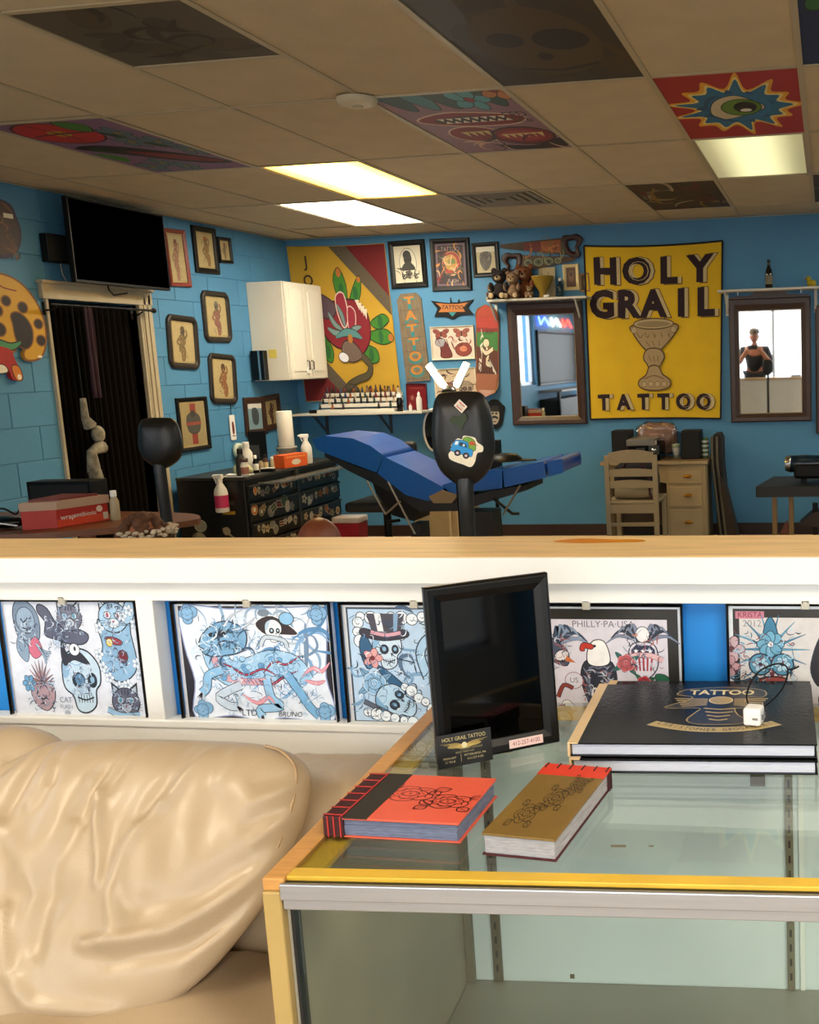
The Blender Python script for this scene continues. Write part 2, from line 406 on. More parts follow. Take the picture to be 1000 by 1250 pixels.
# ------------------------------------------------------------------ hanging on walls
def on_wall(px, wall='back', off=0.0):
    """four picture corners tl,tr,br,bl -> centre, width, height, tilt on that wall"""
    if wall == 'back': P = [at_y(x, y, YB-off) for x, y in px]; U = [(p.x, p.z) for p in P]
    else: P = [at_x(x, y, XL+off) for x, y in px]; U = [(p.y, p.z) for p in P]
    cx = sum(u[0] for u in U)/4; cz = sum(u[1] for u in U)/4
    w = (math.dist(U[0], U[1])+math.dist(U[3], U[2]))/2; h = (math.dist(U[0], U[3])+math.dist(U[1], U[2]))/2
    t = (math.atan2(U[1][1]-U[0][1], U[1][0]-U[0][0])+math.atan2(U[2][1]-U[3][1], U[2][0]-U[3][0]))/2
    if wall == 'back': return (cx, YB-off, cz), (0, -t, 0), w, h
    return (XL+off, cx, cz), (0, -t, math.pi/2), w, h
def rect_pts(w, h, inset=0): a, b = w/2-inset, h/2-inset; return [(-a, -b), (a, -b), (a, b), (-a, b)]
def moulding(mb, outer, inner, d, mi=0, lip=.004):
    """frame of depth d in front of y=0 (towards -y) between two outlines with the same point count"""
    n = len(outer); mid = [((o[0]*.45+i[0]*.55), (o[1]*.45+i[1]*.55)) for o, i in zip(outer, inner)]
    rings = [[(p[0], 0, p[1]) for p in outer], [(p[0], -d*.75, p[1]) for p in outer], [(o[0]*.85+i[0]*.15, -d, o[1]*.85+i[1]*.15) for o, i in zip(outer, inner)],
             [(p[0], -d*.92, p[1]) for p in mid], [(p[0], -d*.6, p[1]) for p in inner], [(p[0], 0, p[1]) for p in inner]]
    rings.append(rings[0])
    return mb.loft(rings, mi, n > 8, caps=False)
def ornate_outline(w, h, n=64, amp=.05):
    out = []
    for i in range(n):
        a = 2*math.pi*i/n; c, s = math.cos(a), math.sin(a); p = .22
        x = math.copysign(abs(c)**(2*p), c)*w/2; z = math.copysign(abs(s)**(2*p), s)*h/2
        k = 1+amp*.55*math.cos(4*a+math.pi)-amp*.15*math.cos(8*a)+amp*.1*math.cos(12*a); out.append((x*k, z*k))
    return out
def square_ray(w, h, n=64):
    out = []
    for i in range(n):
        a = 2*math.pi*i/n; c, s = math.cos(a), math.sin(a)
        x = math.copysign(abs(c)**.12, c); z = math.copysign(abs(s)**.12, s); out.append((x*w/2, z*h/2))
    return out
def picture(label, px, wall='back', fw=.035, fm=None, paper=None, art=None, mat_w=0.0, matm=None, d=.022, ornate=False, cat='picture', name='picture_frame', group=None, step=1e-5):
    loc, rot, w, h = on_wall(px, wall); t = thing(name, label, cat, loc, rot, group)
    mb = MB()
    if ornate: moulding(mb, ornate_outline(w, h), square_ray(w-2*fw, h-2*fw), d)
    else: moulding(mb, rect_pts(w, h), rect_pts(w, h, fw), d)
    mb.build('frame', fm or BLACKM, t)
    iw, ih = w-2*fw, h-2*fw
    MB().box(-iw/2-.003, iw/2+.003, -.007, -.001, -ih/2-.003, ih/2+.003).build('mount' if mat_w else 'print', matm or paper or CREAMPAPER, t)
    aw, ah = iw/2-mat_w, ih/2-mat_w
    if mat_w: MB().box(-aw, aw, -.0085, -.007, -ah, ah).build('print', paper or CREAMPAPER, t)
    if art:
        A = Art(); art(A); A.clip(-1, -1, 1, 1); A.build('artwork', t, y=-.0088, step=step, sx=aw, sz=ah)
    return t
# ================================================================== SETTING
def struct(o, label=None): o['kind'] = 'structure'; (label and o.__setitem__('label', label)); return o
FLOORM = mat('floor_vinyl', '#a58d6c', .4, noise=.2, nscale=3, bump=.1)
struct(MB().box(XL-.2, XR+.2, YF-.2, YB+.2, -.1, 0).build('floor', FLOORM))
struct(MB().box(-30, 30, -25, YF-.2, -.25, -.12).build('pavement', mat('concrete', '#8f8c86', .85, noise=.15, nscale=2)))
struct(MB().box(XL-.2, XR+.2, YB, YB+.15, 0, ZC+.3).build('wall_back', BLUE))
BASEB = mat('dark_baseboard', '#2b1710', .5)
bb = MB().box(XL+.02, XR, YB-.018, YB, 0, .1); struct(bb.build('baseboard_back', BASEB, bevel=.004))
struct(MB().box(XR, XR+.15, YF-.1, YB+.15, 0, ZC+.3).build('wall_right', BLUE))
# front wall of the shop: low wall, lintel and piers round the big shop windows
fw = MB(); fw.box(XL-.15, XR+.15, YF-.15, YF, 0, .45).box(XL-.15, XR+.15, YF-.15, YF, 2.35, ZC+.3)
fw.box(XL-.15, XL+.15, YF-.15, YF, .45, 2.35).box(XR-.15, XR+.15, YF-.15, YF, .45, 2.35)
struct(fw.build('wall_front', WHITE))
wf = MB()
for x in (XL+.15, -2.9, -1.0, .9, XR-.18): wf.box(x-.025, x+.025, YF-.12, YF-.05, .45, 2.35)
wf.box(XL+.15, XR-.15, YF-.12, YF-.05, .45, .5).box(XL+.15, XR-.15, YF-.12, YF-.05, 2.3, 2.35)
struct(wf.build('window_1', ALU))

# ---- left wall of painted concrete blocks with a doorway
DY0, DY1, DZ = 5.60, 6.42, 1.98
wl = MB()
struct(MB().box(XL-.20, XL-.006, YF-.1, .95, 0, ZC+.3).box(XL-.20, XL-.006, .95, 2.25, 0, 1.15).box(XL-.20, XL-.006, .95, 2.25, 2.3, ZC+.3).box(XL-.20, XL-.006, 2.25, DY0, 0, ZC+.3).box(XL-.20, XL-.006, DY1, YB+.15, 0, ZC+.3).box(XL-.20, XL-.006, DY0, DY1, DZ, ZC+.3).build('wall_left', BLUE))
wall_left = bpy.data.objects['wall_left']
bh, bw = .2032, .4064
blk = {}
def block_mesh(L, H):
    k = (round(L, 3), round(H, 3))
    if k not in blk:
        g = .0018; a, b = L/2-g, H/2-g; e = .003
        mb = MB(); mb.loft([[(-.006, -a, -b), (-.006, a, -b), (-.006, a, b), (-.006, -a, b)], [(-.0025, -a, -b), (-.0025, a, -b), (-.0025, a, b), (-.0025, -a, b)],
                            [(0, -a+e, -b+e), (0, a-e, -b+e), (0, a-e, b-e), (0, -a+e, b-e)]], smooth=False)
        me = mb.mesh('block', BLUE); blk[k] = me
    return blk[k]
for row in range(13):
    z0 = row*bh; z1 = min(z0+bh, ZC); y = 3.6-(bw/2 if row % 2 else 0)
    while y < YB:
        y0, y1 = max(y, 3.6), min(y+bw, YB); y += bw
        segs = [(y0, y1)]
        if z0 < DZ-.02:
            segs = []
            if y0 < DY0: segs.append((y0, min(y1, DY0)))
            if y1 > DY1: segs.append((max(y0, DY1), y1))
        for a, b in segs:
            if b-a > .03: inst('block', block_mesh(b-a, z1-z0), wall_left, (XL, (a+b)/2, (z0+z1)/2))
wf = MB(); wf.box(XL-.12, XL-.06, .95, 1.0, 1.15, 2.3).box(XL-.12, XL-.06, 2.2, 2.25, 1.15, 2.3).box(XL-.12, XL-.06, 1.58, 1.62, 1.15, 2.3).box(XL-.12, XL-.06, .95, 2.25, 1.15, 1.2).box(XL-.12, XL-.06, .95, 2.25, 2.25, 2.3)
struct(wf.build('window_2', ALU))
# dark room behind the doorway
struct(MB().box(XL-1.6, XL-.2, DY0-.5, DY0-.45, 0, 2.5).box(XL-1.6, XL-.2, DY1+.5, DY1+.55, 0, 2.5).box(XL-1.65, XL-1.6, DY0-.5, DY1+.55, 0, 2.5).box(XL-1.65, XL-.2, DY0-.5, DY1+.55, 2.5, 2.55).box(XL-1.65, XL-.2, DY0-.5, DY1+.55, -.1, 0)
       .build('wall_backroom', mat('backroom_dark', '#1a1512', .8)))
TRIM = mat('door_trim_paint', '#b0a48a', .5, noise=.1, nscale=8)
d1 = MB(); d1.box(XL-.2, XL+.02, DY1, DY1+.02, 0, DZ).box(XL, XL+.022, DY1+.02, DY1+.13, 0, DZ+.09).box(XL+.022, XL+.03, DY1+.035, DY1+.06, 0, DZ+.05).box(XL+.022, XL+.03, DY1+.08, DY1+.11, 0, DZ+.07)
d1.box(XL-.2, XL+.02, DY0-.02, DY0, 0, DZ)
struct(d1.build('door_1', TRIM, bevel=.003))
struct(MB().box(XL, XL+.03, DY0-.05, DY1+.13, DZ, DZ+.09).box(XL, XL+.045, DY0-.06, DY1+.14, DZ+.09, DZ+.11).build('trim_1', TRIM, bevel=.003))

# ---- ceiling: slab, exposed bars and lay-in tiles
CX0, CY0, TW, TL = -.7122, 4.2087, .6096, 1.2192
ceiling = struct(MB().box(XL-.2, XR+.2, YF-.2, YB+.2, ZC+.03, ZC+.33).build('ceiling', mat('ceiling_slab', '#3a342c', .9)))
TILEM = mat('ceiling_tile_buff', '#c9b795', .9, noise=.06, nscale=5, bump=.5, bscale=220)
BARM = mat('ceiling_bar_buff', '#b7a888', .5)
cells = {}
def cell(c, r): return CX0+c*TW, CX0+(c+1)*TW, CY0+r*TL, CY0+(r+1)*TL
LIGHTS = {(-4, 1): 'warm', (-5, 2): 'white', (0, 1): 'dim', (-3, -4): 'white', (2, -4): 'white', (3, -1): 'white', (4, 2): 'white'}
PAINTED = {(-1, -1), (-2, 0), (0, 0), (-5, 0), (-1, 2), (1, -1), (1, 2)}
tcache = {}
def tile_mesh(w, l):
    k = (round(w, 3), round(l, 3))
    if k not in tcache:
        a, b = w/2-.006, l/2-.006; e = .006
        tcache[k] = MB().loft([[(-a, -b, .02), (a, -b, .02), (a, b, .02), (-a, b, .02)], [(-a, -b, .006), (a, -b, .006), (a, b, .006), (-a, b, .006)],
                               [(-a+e, -b+e, 0), (a-e, -b+e, 0), (a-e, b-e, 0), (-a+e, b-e, 0)]], smooth=False).mesh('ceiling_tile', TILEM)
    return tcache[k]
painted = {}
rnd = random.Random(3)
def put_tile(x0, x1, y0, y1, name='ceiling_tile'):
    x0, x1, y0, y1 = max(x0, XL), min(x1, XR), max(y0, YF), min(y1, YB)
    if x1-x0 < .05 or y1-y0 < .05: return None
    return inst(name, tile_mesh(x1-x0, y1-y0), ceiling, ((x0+x1)/2, (y0+y1)/2, ZC+.003+rnd.uniform(0, .002)), (rnd.uniform(-.002, .002), rnd.uniform(-.003, .003), 0))
gray_r = (at_z(158, 84, ZC).y-CY0)/TL
for c in range(-7, 7):
    for r in range(-5, 4):
        x0, x1, y0, y1 = cell(c, r)
        if (c, r) in LIGHTS: continue
        if (c, r) in PAINTED: painted[(c, r)] = put_tile(x0, x1, y0, y1, 'painted_ceiling_tile'); continue
        if (c, r) == (-3, 2): put_tile(x0, x1, y0+TL/2, y1); continue
        if (c, r) == (-3, -1):
            put_tile(x0, x1, y0+TL/2, y1); painted['gray'] = put_tile(x0, x1, y0, y0+TL/2, 'painted_ceiling_tile'); continue
        put_tile(x0, x1, y0, y1)
def bar(x0, x1, y0, y1): return MB().box(x0, x1, y0, y1, ZC-.002, ZC+.003).box((x0+x1)/2-.004 if x1-x0 < .05 else x0, (x0+x1)/2+.004 if x1-x0 < .05 else x1, (y0+y1)/2-.004 if y1-y0 < .05 else y0, (y0+y1)/2+.004 if y1-y0 < .05 else y1, ZC+.003, ZC+.03)
for c in range(-6, 7):
    x = CX0+c*TW; bar(x-.012, x+.012, YF, YB).build('ceiling_bar', BARM, ceiling)
cross = MB().box(-TW/2+.013, TW/2-.013, -.012, .012, -.002, .003).mesh('cross_bar', BARM)
for c in range(-6, 6):
    for r in range(-4, 4): inst('cross_bar', cross, ceiling, (CX0+(c+.5)*TW, CY0+r*TL, ZC))
for c, r in ((-3, 2.5), (-3, -.5)): inst('cross_bar', cross, ceiling, (CX0+(c+.5)*TW, CY0+r*TL, ZC))
struct(MB().box(XL, XR, YB-.02, YB, ZC-.004, ZC).box(XL, XL+.02, YF, YB-.02, ZC-.004, ZC).build('trim_2', BARM))
# painted tiles: art is drawn on the underside, u to the right, v towards the back
def tile_art(key, fn, label, l=TL):
    t = painted[key]; t['label'] = label; A = Art(); fn(A); A.clip(-1, -1, 1, 1)
    a, b = TW/2-.008, l/2-.008
    if key[0] == -5 and key != 'gray': pass
    A.build('artwork', t, y=.0006, step=1e-5, mapf=lambda u, v, y: (u*a, v*b, y-.0012), rough=.6)
def a_eye(A):
    # seen from the entrance the art stands upright: right = +u, up = +v towards the entrance
    A.rect(-1, -1, 1, 1, '#a8141a'); A.push(0, 0, 1, 0)
    def star(k, c, ph=0, sp=.32):
        P = []
        n = 13
        for i in range(n*2):
            q = math.pi*i/n+ph; r = (1 if i % 2 == 0 else 1-sp)*k*(1+.12*math.sin(i*2.3)); P.append((r*.95*math.cos(q), -r*.78*math.sin(q)))
        A.blob(P, c)
    star(1.12, '#e8a81c'); star(1.0, '#ecd884'); star(.92, '#1d6c96'); star(.62, '#174f78', .2, .15); A.ell(.05, 0, .5, .42, '#1f6fa0')
    A.blob([(-.42, .12), (-.3, .3), (-.2, .34), (.1, .24), (.42, .05), (.3, -.15), (.02, -.36), (-.3, -.22)], '#cdbf9c', '#0f3048', .02)
    A.ell(.07, .0, .30, .24, '#5c8420', 0, 18, '#20300c', .02); A.ell(.13, 0, .18, .17, '#170d0a'); A.ell(.13, .09, .09, .05, '#e8e4d4'); A.pop()
tile_art((0, 0), lambda A: (A.push(0, 0, 1, 0), a_eye(A), A.pop()), 'ceiling tile painted with a blue flaming eye on red and yellow')
def a_teeth(A):
    A.rect(-1, -1, 1, 1, '#8f6a76')
    for i in range(5): A.blob([(-.9+i*.35, -.95), (-.75+i*.35, -.6), (-.6+i*.35, -.55), (-.55+i*.35, -.9)], '#3f7c80' if i % 2 else '#234b4c', '#141a1c', .02)
    m_flower(A, .35, -.75, .6, '#4d9aa6', '#132226', '#8a2a30'); m_flower(A, .85, -.95, .5, '#c07a36', '#2a160a', '#7a2020')
    A.blob([(-.85, -.25), (-.3, -.42), (.3, -.35), (.8, -.2), (.6, 0), (0, .02), (-.6, -.08)], '#801b1c', '#d8b9a4', .03)
    A.blob([(-.6, -.22), (-.1, -.3), (.4, -.22), (.6, -.12), (0, -.1), (-.5, -.12)], '#1c0a0c')
    for i in range(8): A.poly([(-.55+i*.14, -.26), (-.43+i*.14, -.26), (-.49+i*.14, -.17)], '#ded3bb'); A.poly([(-.5+i*.14, -.1), (-.38+i*.14, -.1), (-.44+i*.14, -.18)], '#ded3bb')
    A.ell(-.3, .3, .42, .26, '#7f1c1e', 0, 16, '#d8b9a4', .03); A.ell(.42, .45, .5, .3, '#7f1c1e', 0, 16, '#1a0c0c', .04); A.ell(.4, .45, .4, .2, '#a0332c')
    for i in range(6): A.poly([(.08+i*.12, .36), (.2+i*.12, .36), (.14+i*.12, .52)], '#d3bd7c')
    for i in range(4): A.poly([(-.5+i*.12, .2), (-.38+i*.12, .2), (-.44+i*.12, .38)], '#d3bd7c')
    A.blob([(-.2, .75), (.4, .82), (.95, .6), (.9, .95), (0, .95)], '#1f1211'); m_swirls(A, 12, -.8, .9, .5, .9, .5, ['#6b1d1c', '#c8a48c', '#2a1718'], 5, .04)
    A.text('LED', .72, -.28, .22, '#20181a'); A.text('ZEP', .72, -.1, .2, '#20181a')
tile_art((-2, 0), a_teeth, 'ceiling tile painted with sharp-toothed red mouths and teal flowers on mauve')
def a_brown(A):
    A.rect(-1, -1, 1, 1, '#33271a'); rd = random.Random(4)
    for i in range(26): A.ell(rd.uniform(-1, 1), rd.uniform(-1, 1), rd.uniform(.1, .35), rd.uniform(.06, .2), rd.choice(['#3f2e16', '#2b2118', '#463314', '#372a1c', '#4a3a22']), rd.uniform(0, 3))
    A.ell(-.8, -.5, .3, .5, '#4c4a48', .3); A.ell(-.7, 0, .22, .3, '#403d3a', .3)
    A.ell(0, .15, .75, .65, '#4b3818', 0, 20); A.ell(-.35, .05, .22, .14, '#1d150e'); A.ell(.3, .1, .34, .2, '#17110c'); A.ell(-.05, .4, .1, .08, '#1d150e')
    A.line([(-.5, .62), (0, .7), (.55, .6)], .05, '#20170d')
tile_art((-1, -1), a_brown, 'dark brown ceiling tile painted with a shadowy skull')
def a_left(A):
    A.rect(-1, -1, 1, 1, '#805c7c'); A.ell(-.35, -.6, .6, .33, '#b82024', 0, 16, '#4a0f12', .03); A.ell(-.35, -.6, .16, .1, '#b8902c')
    for q in (0, 1, 2, 3): A.stroke([(-.35, -.6), (-.35+.5*math.cos(q*1.5), -.6+.28*math.sin(q*1.5))], .04, '#5a0d10')
    A.blob([(-.9, -.1), (-.3, -.15), (.5, .3), (.9, .75), (.3, .7), (-.4, .25)], '#1b0c10'); A.blob([(-.3, .1), (.4, .35), (.8, .7), (.2, .55)], '#7c1a1c')
    A.blob([(.1, -.95), (.4, -.8), (.2, -.6), (0, -.75)], '#3d7a24', '#101c10', .02); A.blob([(-.9, .1), (-.6, .3), (-.85, .5)], '#3d7a24')
    for x, y in ((.5, -.5), (.7, -.15), (.3, -.2), (.8, .2), (-.3, .6), (-.1, .8), (-.7, .75)): m_flower(A, x, y, .42, '#536b74', '#182024', '#8c7a2a')
    for x, y in ((.35, -.45), (.55, -.05), (-.6, .0)): A.ell(x, y, .14, .07, '#22401c', 1)
tile_art((-5, 0), a_left, 'ceiling tile painted with a large red flower, leaves and dark scrolls on mauve')
def a_pair(A):
    A.rect(-1, -1, 1, 1, '#3a2a28'); m_swirls(A, 26, -.9, .7, -.8, .8, .9, ['#8a6a34', '#a89478', '#5c1c1c', '#6d6a68', '#241818'], 8, .09)
    A.ell(-.3, -.2, .3, .25, '#2a221c'); A.ell(.5, .3, .3, .2, '#4c1a18')
tile_art((-1, 2), a_pair, 'brown ceiling tile painted with tangled scrolls near the back wall')
tile_art((1, -1), lambda A: (A.rect(-1, -1, 1, 1, '#0c2350'), [m_flower(A, -.6+i*.4, -.3+.3*i, .7, '#2c6a2c', '#061020', '#163a7a') for i in range(4)]), 'deep blue ceiling tile with green leaf painting at right edge')
tile_art((1, 2), lambda A: (A.rect(-1, -1, 1, 1, '#4a3c26'), m_swirls(A, 14, -.8, .8, -.8, .8, .8, ['#6c5a34', '#2a2016'], 9, .08)), 'olive brown painted ceiling tile at right edge near the back wall')
def a_gray(A):
    A.rect(-1, -1, 1, 1, '#544a3a'); rd = random.Random(6)
    for i in range(16): A.ell(rd.uniform(-.9, .9), rd.uniform(-.8, .8), rd.uniform(.2, .45), rd.uniform(.1, .25), rd.choice(['#4a4030', '#3f3526', '#5a5140', '#4a3c22']), rd.uniform(0, 3))
    m_swirls(A, 10, -.6, .6, -.6, .6, .8, ['#342817', '#2c2317'], 3, .09)
tile_art('gray', a_gray, 'smoky grey-brown square ceiling tile with faint dark figures', TL/2)

# ceiling lights and vent
def ceiling_light(c, r, kind, label):
    x0, x1, y0, y1 = cell(c, r); t = thing('ceiling_light', label, 'ceiling light', ((x0+x1)/2, (y0+y1)/2, ZC+.002), group='ceiling light panels')
    a, b = TW/2-.012, TL/2-.012
    f = MB(); f.box(-a, a, -b, -b+.012, 0, .02).box(-a, a, b-.012, b, 0, .02).box(-a, -a+.012, -b+.012, b-.012, 0, .02).box(a-.012, a, -b+.012, b-.012, 0, .02)
    f.build('frame', BARM, t); a -= .012; b -= .012
    col, st = {'warm': ('#ffcb55', LAMP_WARM), 'white': ('#fff3dc', LAMP_WHITE), 'dim': ('#dedaa6', LAMP_DIM)}[kind]
    m = mat('diffuser_'+kind, col, .5)
    nt = m.node_tree; b_ = nt.nodes['Principled BSDF']
    # the tubes show through the diffuser: brighter lengthways in the middle of the panel
    tc = nt.nodes.new('ShaderNodeTexCoord'); sx = nt.nodes.new('ShaderNodeSeparateXYZ'); nt.links.new(tc.outputs['Object'], sx.inputs[0])
    ab = nt.nodes.new('ShaderNodeMath'); ab.operation = 'ABSOLUTE'; nt.links.new(sx.outputs['X'], ab.inputs[0])
    mr = nt.nodes.new('ShaderNodeMapRange'); mr.interpolation_type = 'SMOOTHSTEP'
    mr.inputs['From Min'].default_value = .04; mr.inputs['From Max'].default_value = .27; mr.inputs['To Min'].default_value = st*1.9; mr.inputs['To Max'].default_value = st*.42
    nt.links.new(ab.outputs[0], mr.inputs['Value']); nt.links.new(mr.outputs['Result'], b_.inputs['Emission Strength'])
    b_.inputs['Emission Color'].default_value = (*hexlin(col), 1)
    MB().box(-a, a, -b, b, .004, .012).build('diffuser', m, t)
    return t
ceiling_light(-4, 1, 'warm', 'yellow glowing ceiling light panel, the nearer of the two bright ones')
ceiling_light(-5, 2, 'white', 'white glowing ceiling light panel nearest the back wall')
ceiling_light(0, 1, 'dim', 'dim greenish-white ceiling light panel directly behind the painted eye tile')
ceiling_light(-3, -4, 'white', 'added unseen white ceiling light panel over the sofa, near the shop window')  # added out of view to brighten the ceiling and half wall
ceiling_light(2, -4, 'white', 'added unseen white ceiling light panel over the showcase, near the shop window')  # second out-of-view panel, added to lift the front of the room
ceiling_light(3, -1, 'white', 'white ceiling light panel to the right of the eye tile, beyond the picture')
ceiling_light(4, 2, 'white', 'white ceiling light panel in the far right corner of the room')
x0, x1, y0, y1 = cell(-3, 2)
t = thing('ceiling_vent', 'square grey metal air vent in the ceiling near the back wall', 'vent', ((x0+x1)/2, y0+TL/4, ZC))
GREYM = mat('vent_grey', '#8a8272', .5)
MB().box(-.29, .29, -.29, .29, .008, .016).build('backing', mat('vent_dark', '#3c382f', .7), t)
for k in range(4):
    q = .28-.065*k; z = .004-.002*k; m = MB(); moulding(m, rect_pts(2*q, 2*q), rect_pts(2*q-.085, 2*q-.085), .012)
    o = m.build('louvre_ring', GREYM, t); o.rotation_euler = (-math.pi/2, 0, 0); o.location = (0, 0, .008); o.scale = (1, 1, 1); o.rotation_euler = (math.pi/2, 0, 0)
p = at_z(436, 120, ZC)
t = thing('smoke_detector', 'round cream smoke detector on the ceiling beside the toothed mouths tile', 'smoke detector', (p.x, p.y, ZC-.002))
MB().lathe([(.001, -.03), (.05, -.03), (.075, -.022), (.085, -.006), (.085, 0)], seg=24).build('housing', mat('detector_cream', '#cfc4a8', .5), t)
MB().lathe([(.001, -.036), (.022, -.036), (.024, -.03)], seg=16).build('sensor_cap', mat('detector_cap', '#b5aa8e', .5), t)

# ================================================================== HALF WALL COUNTER
HX0, HX1, HY, HZ = -3.2, 1.5, 1.65, 1.145
t = counter = thing('half_wall_counter', 'long white half-wall counter with raw wood top and blue recessed panels', 'counter', (0, HY, 0))
RAW = mat('raw_pine', '#e8c48c', .5, noise=.15, nscale=4, stretch=(1.2, 14, 14), bump=.15, bscale=30)
MB().box(HX0, HX1, -.012, .19, HZ+.004, HZ+.035).build('wood_top', RAW, t, bevel=.004)
o = MB()
o.add([(HX0, 0, 0)], [])
MB().box(HX0, HX1, -.02, -.0125, HZ-.012, HZ+.034).build('top_edge_strip', WHITE, t, bevel=.0015)
MB().box(HX0, HX1, 0, .02, 1.095, HZ-.0).build('top_rail', WHITE, t, bevel=.002)
MB().box(HX0, HX1, 0, .02, 0, .858).build('bottom_panel', WHITE, t, bevel=.002)
MB().box(HX0, HX1, .16, .175, 0, HZ).build('rear_panel', WHITE, t)
MB().box(HX0, HX1, .035, .05, .858, 1.095).build('blue_panel', mat('blue_recess_paint', '#1c86d6', .45, noise=.05, nscale=4), t)
SIDE = mat('recess_side_grey', '#9fb0bd', .5)
for x in (-1.259, -2.6): MB().box(x-.0175, x+.0175, -.002, .035, .85, 1.1).build('post', WHITE, t, bevel=.002)
MB().box(HX0, HX1, -.004, .03, .85, .866).build('ledge', WHITE, t, bevel=.003)
SCREW = mat('dark_screw', '#1b1a18', .4, .8)
for px, py in ((231, 709), (172, 707), (801, 707)):
    p = at_y(px, py, HY-.002); MB().lathe([(.001, -.003), (.0025, -.0028), (.0032, -.001), (.0032, .002)], (p.x, 0, p.z), 12, axis='y').build('screw', SCREW, t)
# knot / orange varnish stain on the raw board
st = MB(); pts = []
c = at_z(735, 661, HZ+.035)
pts = smooth_path([(-.13, .02), (-.06, .05), (.02, .035), (.1, .03), (.11, -.01), (.03, -.02), (-.05, -.03), (-.12, -.01)], True)
MB().add([(c.x+a*.7, c.y-HY+b*.6, HZ+.0353) for a, b in pts], [tuple(range(len(pts)))]).build('varnish_stain', mat('orange_varnish', '#e08a1c', .25), t)

# flash sheets in the recesses
def flash(label, px, art, kk=None):
    P = [at_y(x, y, HY+.012) for x, y in px]; cx = sum(p.x for p in P)/4; cz = sum(p.z for p in P)/4
    w = (P[1].x-P[0].x+P[2].x-P[3].x)/2; h = (P[0].z-P[3].z+P[1].z-P[2].z)/2
    t = thing('flash_sheet', label, 'art print', (cx, HY+.012, cz), group='framed flash sheets on the half wall')
    b = MB(); moulding(b, rect_pts(w, h), rect_pts(w, h, .0045), .007); b.build('frame', BLACKG, t)
    MB().box(-w/2+.003, w/2-.003, .004, .016, -h/2+.003, h/2-.003).build('sheet', mat('flash_paper', '#dfe6f2', .5), t)
    A = Art(); k = kk or w/h; art(A, k); A.clip(-k, -1, k, 1); A.build('artwork', t, y=.0036, step=2e-6, sx=(w/2-.0045)/k, sz=(h/2-.0045), rough=.35, coat=.2)
    cl = MB(); cl.box(-.007, .007, -.012, -.006, h/2-.008, h/2+.008).box(-.004, .004, -.013, -.011, h/2-.003, h/2+.006)
    cl.build('clip', mat('clear_clip', '#c9c4b4', .2, .2), t, bevel=.001)
    return t
BL, BD, BM = '#9cc7e6', '#26303e', '#5a93c0'
